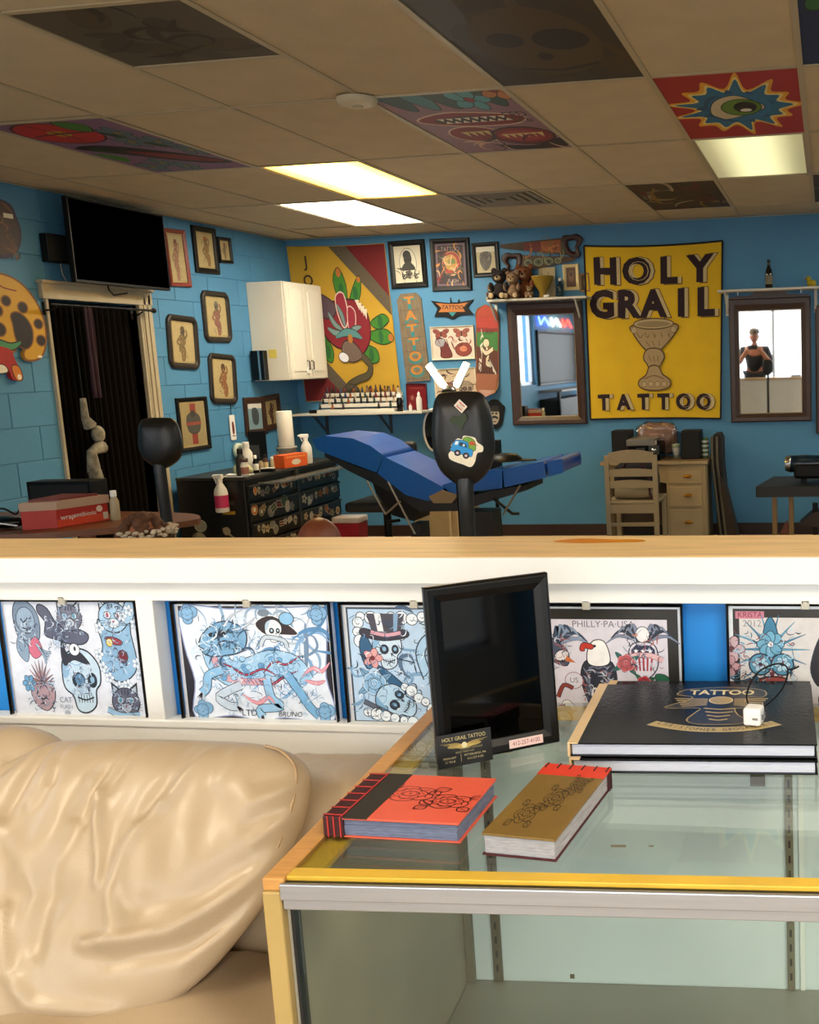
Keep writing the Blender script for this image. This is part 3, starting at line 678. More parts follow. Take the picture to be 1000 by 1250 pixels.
def f_cats(A, k):
    A.rect(-k, -1, k, 1, '#dfe5f3')
    A.push(-1.0, .45, .62); A.blob([(-.4, .4), (-.3, .8), (0, .9), (.35, .7), (.5, .3), (.4, -.2), (0, -.4), (-.3, -.1)], '#7e93ad', BD, .03); A.ell(.02, .35, .32, .36, '#9ab2cc', 0, 18, BD, .02)
    for i in range(7): A.stroke([(-.3+i*.1, .7-i*.02), (-.35+i*.12, 0)], .02, BD, 2)
    A.stroke([(-.15, .4), (-.05, .3), (.1, .42)], .04, BD); A.stroke([(-.1, .15), (.05, .08), (.2, .16)], .04, BD)
    A.blob([(0, -.4), (.3, -.1), (.5, -.5), (.2, -.7)], '#d0728c', BD, .02); A.blob([(-.3, -.1), (-.4, -.5), (-.1, -.8), (0, -.4)], '#8ea6c0', BD, .02)
    for i in range(4): A.line([(.3, -.3), (.55, -.5-.06*i), (.8-.08*i, -.55-.1*i)], .05, '#9ab2cc', BD, .015)
    A.pop()
    A.push(-.15, .5, .72); A.blob([(-.75, .45), (-.55, .2), (-.6, -.1), (-.3, -.2), (.1, -.3), (.55, -.3), (.7, -.1), (.3, .05), (-.2, .15), (-.45, .5), (-.7, .6)], '#5d6179', BD, .03)
    for i in range(5): A.stroke([(-.35+i*.13, .1), (-.4+i*.13, -.2)], .03, BD, 2)
    m_cat(A, .2, .3, .85, '#7b7f95', BD, '#cfd8e6'); A.pop()
    A.push(.95, .35, .95)
    A.blob([(-.35, .35), (-.3, -.1), (-.4, -.5), (0, -.75), (.4, -.5), (.35, .1), (.3, .4)], '#8fb9dc', BD, .025)
    m_cat(A, 0, .4, .75, '#a7cdea', BD, '#e8f0f8', '#b05060'); A.ell(-.05, -.02, .2, .06, '#9a3848', -.2, 14, BD, .015); A.ell(.12, -.3, .11, .11, '#7a2a38', 0, 12, BD, .015); A.ell(-.15, -.05, .07, .07, '#e8d070', 0, 12, BD, .015)
    A.blob([(.25, .3), (.42, .35), (.5, .6), (.38, .7), (.25, .55)], '#a7cdea', BD, .02); A.pop()
    for x, y in ((1.3, .85), (1.15, .75), (1.4, .62), (.55, .1), (.6, -.12), (.72, -.3), (1.35, -.05), (1.4, -.25), (.9, -.45), (1.1, -.42), (.62, .55)): m_flower(A, x, y, .2, '#dfe9f4', '#4d6280', '#93a6c0')
    m_skull(A, .1, -.38, .95, '#c4dbee', BD, '#8fb6d8'); A.ell(.06, -.34, .1, .1, '#5f8fb8', 0, 12, BD, .02)
    A.push(.02, .05, .5); A.blob([(-.6, .1), (-.5, .6), (-.35, .1), (0, .2), (.3, .1), (.6, -.25), (.3, -.2), (-.1, -.1), (-.5, -.3)], '#2d3140', BD, .02); A.ell(.0, .25, .22, .2, '#eef2f8', 0, 14, BD, .03); A.ell(.02, .28, .05, .08, BD); A.pop()
    A.push(-.8, -.42, .55)
    for i in range(11): q = i*.3+.1; A.line([(0, 0), (.55*math.cos(q), .75*math.sin(q))], .1, '#8a6a70' if i % 2 else '#b79aa0', BD, .015, 1)
    A.blob([(-.4, -.1), (.4, -.05), (.45, -.5), (.1, -.85), (-.35, -.6)], '#b59aa4', BD, .03); A.stroke([(-.2, -.4), (0, -.5), (.15, -.4)], .04, BD)
    for q in (0, 1, 2, 3, 4, 5): A.ell(-.5+.16*math.cos(q*1.05), 0+.16*math.sin(q*1.05), .11, .08, '#6fa6d0', q*1.05, 10, BD, .02)
    A.pop()
    m_cat(A, 1.02, -.72, .68, '#63647a', BD, '#b8c4d6'); A.line([(.6, -.85), (.9, -.95), (1.3, -.93)], .09, '#8fb9dc', BD)
    for x, y in ((-1, .45), (-.3, .45), (.0, .7), (.95, .1), (.95, .7), (.1, -.35), (-.8, -.6), (1.0, -.75)): m_swirls(A, 60, x-.26, x+.26, y-.25, y+.25, .11, ['#3a4458', '#5a6a86', '#d6e4f2', '#a8c4de', '#8a98b4'], int(x*9+y*5)+40, .014)
    A.text('CAT', -.3, -.7, .14, '#8a97a8'); A.text('FLASH', -.3, -.82, .1, '#8a97a8'); A.ell(-.3, -.93, .06, .05, '#a0acbc')
flash('unbordered flash sheet of cats, a skull and a lucky cat, left of the white post', [(1, 731), (166, 732), (183, 881), (12, 877)], f_cats, 1.47)
def f_dragon(A, k):
    A.rect(-k, -1, k, 1, '#f1f5fb'); A.rect(-k+.045, -.955, k-.045, .955, '#262530')
    A.blob([(-k+.12, .93), (-.4, .9), (.5, .93), (k-.12, .9), (k-.1, .4), (k-.16, -.2), (k-.08, -.9), (.4, -.88), (0, -.95), (-.5, -.86), (-k+.16, -.9), (-k+.22, -.3), (-k+.1, .3)], '#e4edfb', '#8d9bc8', .02)
    m_swirls(A, 26, -.9, .9, .2, .85, .8, ['#9eb6cc', '#b9c6d6', '#8fb0d0'], 2, .035)
    m_swirls(A, 16, .4, 1.05, -.2, .6, .9, ['#5b8fc0', '#86b2dc', '#7390b0'], 12, .06)
    # body
    body = [(-.55, .45), (-.7, .15), (-.5, -.15), (-.1, -.1), (.25, .02), (.6, -.05), (.75, -.3)]
    A.line(body, .42, '#a6cfee', BD, .012)
    A.line([(-.75, .2), (-.6, -.2), (-.15, -.3), (.3, -.25)], .1, '#d9a9b4', '#7a4a58', .008)
    for i in range(14): q = i/13; A.stroke([(-.72+.95*q, .02-.34*q**.5), (-.66+.95*q, -.1-.3*q**.5)], .015, '#9a5a6a')
    rd = random.Random(5)
    for i in range(34): A.ell(-.6+rd.random()*1.25, -.12+rd.uniform(-.14, .22), .05, .04, '#6ea8d8' if i % 2 else '#a8d2f0', 0, 10, '#385878', .007)
    for P in ([(-.7, .05), (-.45, -.05), (-.2, -.18), (.1, -.08), (.35, -.2)], [(.1, -.15), (.3, .05), (.5, .0), (.75, .15)], [(.0, -.25), (.2, -.35), (.45, -.2), (.7, -.1)]): A.line(P, .025, '#b8405c', '#20222e', .012, 2)
    m_swirls(A, 240, -.75, .9, -.6, .45, .13, ['#4d84b4', '#e2effa', '#6a9cc8', '#33506e', '#c6e0f4'], 21, .012)
    # head and horns
    A.blob([(-.95, .35), (-.75, .6), (-.45, .7), (-.15, .55), (-.2, .25), (-.5, .15), (-.85, .15)], '#7fb0d6', BD, .02); m_swirls(A, 22, -.95, -.2, .1, .65, .35, ['#3d5a78', '#a6cbe8', '#d5e6f4', '#33465c'], 7, .03)
    A.ell(-.55, .5, .07, .05, '#1a2230'); A.ell(-.72, .48, .06, .04, '#1a2230'); A.line([(-.5, .62), (-.35, .8), (-.15, .9)], .04, '#cfdceb', BD, .01, 1); A.line([(-.35, .55), (-.1, .65), (.1, .82)], .05, '#cfdceb', BD, .01, 1)
    # legs
    for P, c in (([(-.6, -.1), (-.85, -.2), (-.9, -.4), (-1.0, -.5)], '#8ec2e8'), ([(-.3, -.35), (-.7, -.55), (-.55, -.7), (-.4, -.72)], '#c9d9ea'), ([(.15, -.25), (.2, -.55), (.35, -.7), (0, -.75), (.02, -.88)], '#9ac8ec'), ([(.5, -.15), (.7, -.45), (.85, -.7), (1.0, -.85)], '#7cb4e0')):
        A.line(P, .13, c, '#33465c', .012)
    for x, y, q in ((-1.0, -.5, 4.2), (-.4, -.72, 5.5), (.02, -.86, 4.7), (1.02, -.86, 5.3)):
        for d in (-.35, 0, .35): A.line([(x, y), (x+.12*math.cos(q+d), y+.12*math.sin(q+d))], .035, '#2a2430', taper=True)
    for P in ([(-.3, -.5), (-.05, -.65), (.15, -.55), (.25, -.65)], [(.75, -.2), (.95, -.05), (1.1, -.1), (1.25, .05)], [(.8, -.25), (1.0, -.3), (1.15, -.25)]): A.line(P, .06, '#e4a4b0', '#b05a70', .008, 2)
    # skull under a wide hat
    A.blob([(.05, .68), (.35, .8), (.75, .52), (.45, .5), (.2, .5)], '#30262c', '#f0f4f8', .015); m_skull(A, .34, .55, .32, '#e8eef4', '#20262e', '#b4cce0'); A.ell(.58, .76, .12, .1, '#8ec2e8', 0, 12, BD, .012); A.ell(.2, .85, .1, .06, '#7a8898')
    A.line([(.1, .3), (.2, .45), (.5, .4), (.55, .28)], .06, '#c7d5e4', BD, .01)
    for x, y in ((-k+.2, .83), (k-.22, .83), (-k+.3, -.78), (k-.22, -.78)): m_clouds(A, [(x-.08, y), (x+.08, y+.03), (x, y-.09), (x, y+.09), (x, y)], .085, '#86b6de', '#4d6c90')
    m_swirls(A, 90, -.95, -.2, .12, .72, .12, ['#33465c', '#e4f0fa', '#5f97c6', '#86b8de'], 33, .012); m_swirls(A, 90, -1.0, 1.1, -.85, -.1, .16, ['#7aa8d0', '#c8dcec', '#9cb4cc'], 31, .014)
    A.text('BRUNO', .5, -.83, .12, '#2a3040', shear=.2); A.text('LTD', -.2, -.82, .15, '#40485a')
flash('flash sheet of a blue dragon and a skull in a hat, black burnt-edge border', [(208, 734), (405, 735), (414, 889), (226, 885)], f_dragon)
def f_hat(A, k):
    A.rect(-k, -1, k, 1, '#f1f5fb'); A.rect(-k+.05, -.95, k-.05, .95, '#39475a'); A.rect(-k+.08, -.92, k-.08, .92, '#b9d4ee')
    m_swirls(A, 20, -k+.1, k-.1, -.9, .9, .5, ['#7fa6cc', '#56708e'], 11, .05)
    m_clouds(A, [(-.95+.17*i, .8-.02*(i % 3)) for i in range(12)] + [(-1.0, .7), (-1.02, .55), (-.98, .4), (-.35, .65), (-.3, .5)], .09, '#eaf3fb')
    A.blob([(-.9, -.05), (-1.0, .3), (-.9, .5), (-.75, .1)], '#2f6088', BD, .015); A.blob([(-.75, .0), (-.5, -.35), (-.2, -.45), (-.5, -.15)], '#2f6088', BD, .015)
    m_skull(A, -.55, .25, .55, '#cfe2f2', BD, '#8db8da')
    A.blob([(-.95, .5), (-.6, .42), (-.2, .48), (-.25, .58), (-.6, .52), (-.92, .6)], '#3a3442', BD, .02); A.poly([(-.78, .56), (-.3, .54), (-.22, .85), (-.85, .85)], '#4a4a58'); A.poly([(-.68, .56), (-.58, .56), (-.62, .85), (-.72, .85)], '#eef2f6'); A.poly([(-.42, .55), (-.36, .55), (-.32, .85), (-.4, .85)], '#86a8cc')
    A.line([(-.8, .55), (-.55, .5), (-.3, .54)], .06, '#d9a4b4', BD); A.line([(-.4, .12), (-.1, .05)], .02, BD)
    m_flower(A, -.8, .12, .32, '#e0a4a4', '#6c3340', '#7a3038')
    m_rose(A, -.8, -.3, .36, '#8fbce0', '#7aa6cc', BD, '#d8ecfa'); m_skull(A, -.45, -.62, .6, '#b8d8f0', BD, '#7fb0d8', 1.1)
    A.line([(-1, -.6), (-.7, -.75), (-.3, -.95)], .07, '#5a6474', BD); A.line([(-.25, -.4), (-.1, -.55), (.05, -.65)], .05, '#d8a8b8', BD)
    m_clouds(A, [(-.3+.11*i, -.35-.09*i+.03*(i % 2)) for i in range(6)] + [(-.95+.15*i, -.78-.03*i) for i in range(7)] + [(.1+.1*i, -.85) for i in range(5)], .08, '#eaf3fb')
    A.line([(.05, .62), (.3, .72), (.6, .6), (.9, .62)], .14, '#c4d8ea', BD); A.text('HOLY', .45, .65, .1, BD)
    A.line([(.1, -.2), (.0, .2), (.15, .45), (.4, .45), (.6, .35), (.75, .5), (.95, .4)], .13, '#a9cdea', BD, .02); A.line([(.35, -.05), (.4, .15), (.6, .22), (.85, .15)], .16, '#dca8b4', BD, .02)
    m_skull(A, .6, -.15, .75, '#bcdaf2', BD, '#7fb0d8'); A.line([(.2, -.1), (.35, -.5), (.7, -.65), (.95, -.6), (.6, -.5)], .12, '#8fbce0', BD, .02, 0)
_o=f_hat
def f_hat(A, k): _o(A, k); m_swirls(A, 220, -k+.12, k-.12, -.88, .85, .14, ['#3c5470', '#e4f0fa', '#6c94bc', '#26303e'], 51, .013)
flash('flash sheet of a skull in a top hat, left of the photo frame', [(413, 735), (604, 736), (614, 891), (427, 890)], f_hat)
def f_eagle(A, k):
    A.rect(-k, -1, k, 1, '#e9edf2'); A.rect(-k+.05, -.95, k-.05, .95, '#2a2722'); A.rect(-k+.2, -.95, k-.22, .78, '#d9d3dc')
    A.text('PHILLY·PA·USA', .22, .7, .15, '#6c6a74')
    A.push(-.62, .35, .8); m_wings(A, 0, 0, .9, '#3a4a60', '#8a9cb4'); A.blob([(-.3, 0), (-.1, .2), (.3, -.1), (.3, -.4), (0, -.3)], '#4a5468', BD, .02); A.ell(.2, -.2, .14, .1, '#e8e0e0', .4, 12, BD, .02); A.poly([(.3, -.2), (.48, -.35), (.26, -.32)], '#c46a3a'); A.pop()
    m_eagle(A, .12, -.12, .78); m_eagle(A, -.3, -.85, .45, '#343642', '#ece8e6', '#7c6858', '#15161c', '#b45a3a', .5)
    A.ell(-.28, -.22, .14, .13, '#d9d3dc', 0, 14, '#9a6a74', .012); A.text('US', -.28, -.22, .12, '#6a6a70'); A.line([(-.55, -.5), (-.45, -.3), (-.3, -.35)], .05, '#8e3a2c', BD)
    A.push(.84, .2, .62)
    m_wings(A, 0, .35, 1.0, '#2f3444', '#7d869c', n=5); A.blob([(-.35, .1), (-.32, -.35), (0, -.62), (.32, -.35), (.35, .1), (.2, .32), (-.2, .32)], '#d9d3dc', BD, .03)
    A.poly([(-.3, .0), (.3, .0), (.3, .16), (.18, .28), (-.18, .28), (-.3, .16)], '#2b3450')
    for x in (-.18, 0, .18): A.blob([(x+.055*math.cos(q*math.pi/5+.31)*(1 if q % 2 == 0 else .45)*1.3, .12+.055*math.sin(q*math.pi/5+.31)*(1 if q % 2 == 0 else .45)*1.3) for q in range(10)], '#f0ecf0')
    for i in range(5): A.poly([(-.22+i*.11-.025, -.05), (-.22+i*.11+.025, -.05), (-.18+i*.09+.02, -.4), (-.18+i*.09-.02, -.4)], '#a83038')
    A.line([(-.5, -.12), (-.2, .0), (.2, -.0), (.5, -.12)], .13, '#e0b8ba', '#7a3038', .01); A.ell(0, .55, .17, .2, '#efe9e8', 0, 14, BD, .02); A.poly([(-.12, .6), (-.28, .52), (-.12, .5)], '#c07a5a')
    m_rose(A, -.45, -.2, .42, '#b9585e', '#2c6a62', BD); m_rose(A, .0, -.72, .35, '#b03038', '#2c6a4a', BD); A.blob([(.3, -.5), (.6, -.55), (.7, -.95), (.4, -.8)], '#2c6a4a', BD, .02); A.pop()
    A.text('FLY', .52, -.42, .1, '#8a8a90'); A.text('LIKE', .54, -.54, .1, '#8a8a90'); A.line([(.38, -.3), (.5, -.25), (.68, -.4), (.7, -.6)], .02, '#9a5a64')
    A.blob([(-.05, -.6), (.1, -.45), (.3, -.6), (.1, -.8)], '#8e3c2c', BD, .02); m_rose(A, .6, -.8, .3, '#a04048', '#2c5a52', BD)
_p=f_eagle
def f_eagle(A, k):
    _p(A, k)
    for x, y, n in ((.12, -.3, 40), (.84, .3, 30), (-.62, .3, 40), (.5, -.75, 20)): m_swirls(A, n*2, x-.26, x+.26, y-.3, y+.25, .12, ['#22262f', '#c8ccd8', '#7a8296', '#a05a5a'], int(x*10)+60, .013)
flash('flash sheet of eagles lettered PHILLY PA USA, between black frame and blue gap', [(606, 737), (838, 737), (834, 893), (612, 891)], f_eagle)
def f_lady(A, k):
    A.rect(-k, -1, k, 1, '#e9edf0'); A.rect(-k+.06, -.94, k-.06, .94, '#2a2520'); A.rect(-k+.16, -.94, k-.1, .8, '#cfcac8')
    A.rect(-k+.1, .78, -k+.55, .9, '#c47a8a'); A.text('KRISTA', -k+.33, .84, .12, '#7a2034'); A.text('2012', -k+.36, .7, .15, '#8a8684')
    A.push(-.55, .0, .82)
    for i in range(14): q = i*.45; A.line([(0, .35), (.4*math.cos(q), .35+.4*math.sin(q)), (.75*math.cos(q), .35+.7*math.sin(q))], .05, '#3a7c9c' if i % 2 else '#5c9cb8', '#203848', .01, 1)
    A.blob([(-.12, .5), (-.1, .8), (0, .98), (.1, .8), (.12, .5)], '#3f7c9c', '#203848', .02); m_flower(A, 0, .45, .5, '#6fa8c4', '#203848', '#e8ecf0', 8)
    for s in (-.2, .22): A.ell(s, .05, .2, .2, '#5a94b0', 0, 16, '#203040', .03); m_flower(A, s, .05, .3, '#a8c8d8', '#203040', '#203040', 6)
    A.poly([(-.03, -.1), (.08, -.1), (.02, -.28)], '#6a2a30'); A.blob([(-.2, -.25), (.3, -.25), (.25, -.6), (0, -.75), (-.15, -.6)], '#a0504a', '#2a1818', .03)
    for i in range(5): A.rect(-.12+i*.075, -.52, -.07+i*.075, -.34, '#d8c8a8')
    for i in range(5): A.line([(-.25, -.2), (-.6, -.3-.08*i), (-.9, -.15-.15*i)], .07, '#7c3236' if i % 2 else '#37566a', '#201418', .01, 1)
    m_flower(A, -.75, .35, .5, '#c8a8ac', '#5a3840', '#6a3a40'); m_flower(A, -.8, -.0, .42, '#c4989c', '#5a3840', '#5a2a30'); A.pop()
    A.push(.62, .1, .9); A.blob([(-.4, .5), (-.15, .75), (.2, .7), (.1, .4), (-.1, .2), (-.3, -.1), (-.45, -.45), (-.6, -.2), (-.55, .15)], '#1e1a20', BD, .02)
    A.ell(.02, .3, .24, .3, '#d9b8b4', .2, 16, '#40282c', .02); A.stroke([(-.05, .33), (.05, .36)], .03, BD); A.ell(.03, .16, .05, .03, '#a03840')
    A.blob([(-.2, -.05), (.2, 0), (.5, -.3), (.5, -.9), (-.4, -.9), (-.4, -.4)], '#c8a4a4', '#40282c', .02); A.line([(-.35, -.35), (0, -.25), (.4, -.5)], .06, '#86a4b8', BD); m_rose(A, -.2, -.75, .35, '#9c3840', '#46605a', BD); m_flower(A, .3, -.55, .35, '#b06060', BD); A.pop()
_q=f_lady
def f_lady(A, k): _q(A, k); m_swirls(A, 170, -1.1, -.1, -.7, .6, .14, ['#203848', '#a8ccdc', '#7c3a40', '#5c94b0'], 71, .013); m_swirls(A, 40, .1, 1.1, -.9, .2, .14, ['#40282c', '#e0c8c4', '#9c5050'], 72, .013)
flash('flash sheet of a flower-eyed skull and a dark-haired woman, at the right edge', [(886, 736), (1086, 737), (1080, 893), (890, 893)], f_lady)
# ================================================================== SHOWCASE
CA = R_(2.8); CO = Vector((-.632, .982, 0)); CZT = .94
def cl(px, py, z):
    d = at_z(px, py, z)-CO; return Vector((d.x*math.cos(CA)+d.y*math.sin(CA), -d.x*math.sin(CA)+d.y*math.cos(CA), z))
def cw(x, y, z=CZT): return Vector((CO.x+x*math.cos(CA)-y*math.sin(CA), CO.y+x*math.sin(CA)+y*math.cos(CA), z))
CL, CD = 1.25, .60
t = case = thing('display_case', 'glass-topped showcase with yellow inner ledge and aluminium rail, mostly empty', 'display case', CO, (0, 0, CA))
OAK = mat('oak_edge', '#c9924e', .45, noise=.12, nscale=6, stretch=(3, 30, 3)); GOLD = mat('gold_paint', '#b3965a', .42, noise=.08, nscale=10)
YEL = mat('yellow_ledge', '#dcb23c', .4, noise=.15, nscale=8); GREYIN = mat('case_inner_side', '#a69e8a', .6, noise=.08, nscale=6)
MB().box(-.010, .016, .0, CD, .925, .9405).build('edge_strip', OAK, t, bevel=.002)
MB().box(-.010, .012, -.003, CD, 0, .925).build('side_panel', GOLD, t, bevel=.002, loc=None)['label'] = 'gold painted left side panel'
MB().box(.0125, .016, .008, CD-.01, .02, .90).build('inner_side', GREYIN, t)
MB().box(CL-.02, CL, .0, CD, 0, .94).build('side_panel', GOLD, t, bevel=.002)
lg = MB(); lg.box(.016, .046, .004, CD-.01, .926, .9335).box(.016, CL-.02, .006, .026, .926, .9405).box(.046, CL-.02, CD-.06, CD-.01, .926, .9335)
lg.build('ledge', YEL, t, bevel=.001)
MB().box(.016, CL-.02, .0005, .0055, .928, .9355).build('gasket', mat('black_rubber', '#111210', .5), t)
MB().box(.013, CL-.02, -.006, .0, .917, .9365).box(.013, CL-.02, -.001, .004, .903, .9175).build('front_rail', ALU, t, bevel=.0015)
GL = glass_mat('case_glass', '#f0f4f0', .015)
MB().box(.017, CL-.021, .0265, CD-.012, .9345, .94).build('glass_top', GL, t)
MB().box(.024, CL-.022, .010, .014, .06, .903).build('glass_front', GL, t)
MB().box(.0185, .022, .004, .02, .0, .903).build('glazing_bead', mat('black_rubber', '#111210', .5), t)
BACKW = mat('case_back_panel', '#dfe6e8', .5, noise=.07, nscale=3)
MB().box(.016, CL-.02, CD-.012, CD-.002, .0, .925).build('back_panel', BACKW, t)
MB().box(.018, CL-.02, .02, CD-.014, .405, .425).build('deck', mat('deck_laminate', '#8f8f88', .3, noise=.1, nscale=4), t)
MB().box(.018, CL-.02, .02, CD-.014, .0, .06).build('plinth', WHITE, t)
STD = mat('shelf_standard_metal', '#857f6c', .4, .5)
def standard(x, w=.013, m=STD, h0=.426):
    s = MB().box(x-w/2, x+w/2, CD-.020, CD-.0125, h0, .925).build('shelf_standard', m, t, bevel=.001)
    sl = MB()
    k = 0
    while h0+.02+k*.027 < .9: sl.box(x-.002, x+.002, CD-.0206, CD-.0198, h0+.02+k*.027, h0+.033+k*.027); k += 1
    sl.build('slot', mat('slot_dark', '#2a2823', .6), s)
standard(.589); standard(.072, .016, mat('standard_dark', '#6d6757', .4, .4)); standard(1.1)
MB().box(.605, .613, CD-.018, CD-.0125, .426, .925).build('trim_strip', WHITE, t)
MB().box(.017, .03, CD-.024, CD-.0125, .426, .925).build('corner_strip', mat('corner_grey', '#77715f', .5), t)
TAPE = mat('brown_tape', '#6b614c', .6)
def tape(x0, x1, z0, z1): MB().box(x0, x1, CD-.0132, CD-.0121, z0, z1).build('tape_bit', TAPE, t)
tape(.525, .55, .795, .835); tape(.2, .208, .432, .44)
MB().box(.29, .40, .012, .06, .899, .9025).build('cardboard_strip', mat('cardboard', '#7a6552', .8), t)
for px, py, a, b in ((755, 1033, .018, .005), (795, 1033, .006, .003)):
    p = cl(px, py, .94); MB().box(p.x-a/2, p.x+a/2, p.y-b/2, p.y+b/2, .940, .9404).build('tape_bit', TAPE, t)
tp = cl(590, 921, .94)
MB().obox((tp.x+.02, tp.y+.005, .9402), (.045, .007, .0004), (0, 0, .3)).build('clear_tape', mat('yellowed_tape', '#b5ae94', .4), t)

# ---- books and folders on the glass
def booklet(label, bl, br, tl, thick, group, build, name='flash_book'):
    """bl, br, tl: local case-plane corners (near-left, near-right, far-left)"""
    ang = math.atan2(br.y-bl.y, br.x-bl.x); w = (br-bl).length; d = (tl-bl).length
    o = cw(bl.x, bl.y, CZT+.0006); t = thing(name, label, 'book', o, (0, 0, CA+ang), group)
    shear = (tl-bl).dot((br-bl).normalized())
    build(t, w, math.sqrt(max(d*d-shear*shear, .0001)), thick); return t
def pages(t, x0, x1, y0, y1, z0, z1, m, n=9):
    k = (z1-z0)/n; rd = random.Random(n)
    mb = MB()
    for i in range(n):
        e = rd.uniform(0, .0012); mb.box(x0+e, x1-e, y0+rd.uniform(0, .0015), y1-rd.uniform(0, .001), z0+k*i, z0+k*i+k*.88)
    mb.build('pages', m, t)
def line_roses(A, cx, cy, k, c, w=.02):
    for j, r in enumerate((1, .66, .34)):
        n = (5, 4, 2)[j]
        for i in range(n):
            a0 = i*2*math.pi/n+j*.8; a1 = a0+2*math.pi/n*1.12; am = (a0+a1)/2; P = []
            for a, rr in ((a0, r*.82), (a0+.18*(a1-a0), r*1.02), (am, r*1.13), (a1-.18*(a1-a0), r*1.0), (a1, r*.78)): P.append((cx+k*rr*math.cos(a), cy+k*rr*.86*math.sin(a)))
            A.stroke(P, w, c); A.stroke([(cx+k*r*.9*math.cos(am), cy+k*r*.78*math.sin(am)), (cx+k*r*.72*math.cos(am+.3), cy+k*r*.62*math.sin(am+.3))], w*.7, c)
    A.ell(cx, cy, k*.06, k*.06, c)
    for q in (.5, 2.3, 3.9, 5.5):
        a, b = math.cos(q), math.sin(q); L = k*1.75
        A.stroke([(cx+a*k, cy+b*k), (cx+a*L*.8-b*k*.3, cy+b*L*.8+a*k*.3), (cx+a*L, cy+b*L)], w, c); A.stroke([(cx+a*k, cy+b*k), (cx+a*L*.8+b*k*.3, cy+b*L*.8-a*k*.3), (cx+a*L, cy+b*L)], w, c); A.stroke([(cx+a*k, cy+b*k), (cx+a*L*.95, cy+b*L*.95)], w*.6, c)
BINDR = mat('binding_cloth_maroon', '#3a0e12', .6); TAPER = mat('lacing_red', '#b3322a', .55)
def top_art(t, w, d, z, fn):
    A = Art(); fn(A); A.clip(-1, -1, 1, 1); A.build('artwork', t, y=0, mapf=lambda u, v, y: (w/2+u*w/2, d/2+v*d/2, z-y), step=6e-6, rough=.5)
def red_book(t, w, d, h):
    MB().box(.002, w, 0, d, 0, .0016).build('back_cover', mat('coral_cover', '#dc5c44', .5, noise=.06, nscale=15), t)
    pages(t, .012, w-.003, .001, d-.002, .0018, h-.003, mat('page_edge_blue', '#6c748c', .7, noise=.25, nscale=60, stretch=(1, 1, 8)), 14)
    MB().box(.0, w, -.001, d, h-.003, h).build('front_cover', mat('coral_cover', '#dc5c44', .5), t, bevel=.0006)
    MB().box(.026, .058, -.0014, d+.0006, h-.0012, h+.0004).build('cover_band', mat('dark_olive_cloth', '#2b251b', .7, bump=.2, bscale=400), t)
    MB().box(-.001, .026, -.0014, d+.0008, .0, h+.0006).build('spine', BINDR, t, bevel=.0015)
    lc = MB()
    for i in range(7): y = .004+i*(d-.008)/6; lc.box(-.0016, .024, y-.0009, y+.0009, h+.0004, h+.0014).box(-.0018, -.0008, y-.0009, y+.0009, .001, h+.0014)
    lc.box(.0225, .0245, 0, d, h+.0004, h+.0012)
    for x in (.006, .014, .0225): lc.box(x-.0007, x+.0007, -.0026, -.001, 0, h+.001)
    lc.build('lacing', TAPER, t)
    top_art(t, w, d, h+.00005, lambda A: (line_roses(A, -.08, .12, .36, '#5c1a16', .022), line_roses(A, .58, -.15, .32, '#4a1412', .022)))
# heights come from where the near top and bottom edges lie in the photograph
booklet('coral-red sketchbook with black band and rose drawing, laced spine on the left', cl(397, 1021, .94), cl(562, 1030, .94), cl(450, 966, .94), .026, 'flash books on the glass', red_book)
def brown_book(t, w, d, h):
    MB().box(0, w, -.002, d, 0, .0016).build('back_cover', mat('maroon_cover', '#4a1416', .5), t)
    pages(t, .002, w-.002, .0, d-.012, .0018, h-.003, mat('page_edge_white', '#aaa7a8', .7, noise=.2, nscale=60, stretch=(1, 1, 8)), 12)
    MB().box(0, w, -.001, d, h-.003, h).build('front_cover', mat('ochre_cover', '#7b5f2a', .5, noise=.1, nscale=18), t, bevel=.0006)
    MB().box(-.0005, w+.0006, d-.034, d+.001, h-.0012, h+.0004).build('cover_band', mat('red_cloth_band', '#d2381f', .55), t)
    MB().box(-.0005, w+.0006, d-.012, d+.0015, 0, h-.001).build('spine', BINDR, t, bevel=.001)
    lc = MB()
    for i in range(6): x = .003+i*(w-.006)/5; lc.box(x-.0008, x+.0008, d-.013, d+.002, h+.0004, h+.0014).box(x-.0008, x+.0008, d+.0014, d+.0024, 0, h+.001)
    for y in (.004, .011): lc.box(w+.0005, w+.0016, d-y-.0007, d-y+.0007, 0, h)
    lc.build('lacing', BINDR, t)
    top_art(t, w, d, h+.00005, lambda A: (line_roses(A, -.3, -.45, .27, '#3a2c12', .02), line_roses(A, .12, .02, .27, '#3a2c12', .02), line_roses(A, .45, .45, .2, '#3a2c12', .02)))
booklet('ochre brown sketchbook with red top band, right of the coral-red one', cl(590, 1043, .94), cl(680, 1052, .94), cl(662, 955, .94), .027, 'flash books on the glass', brown_book)
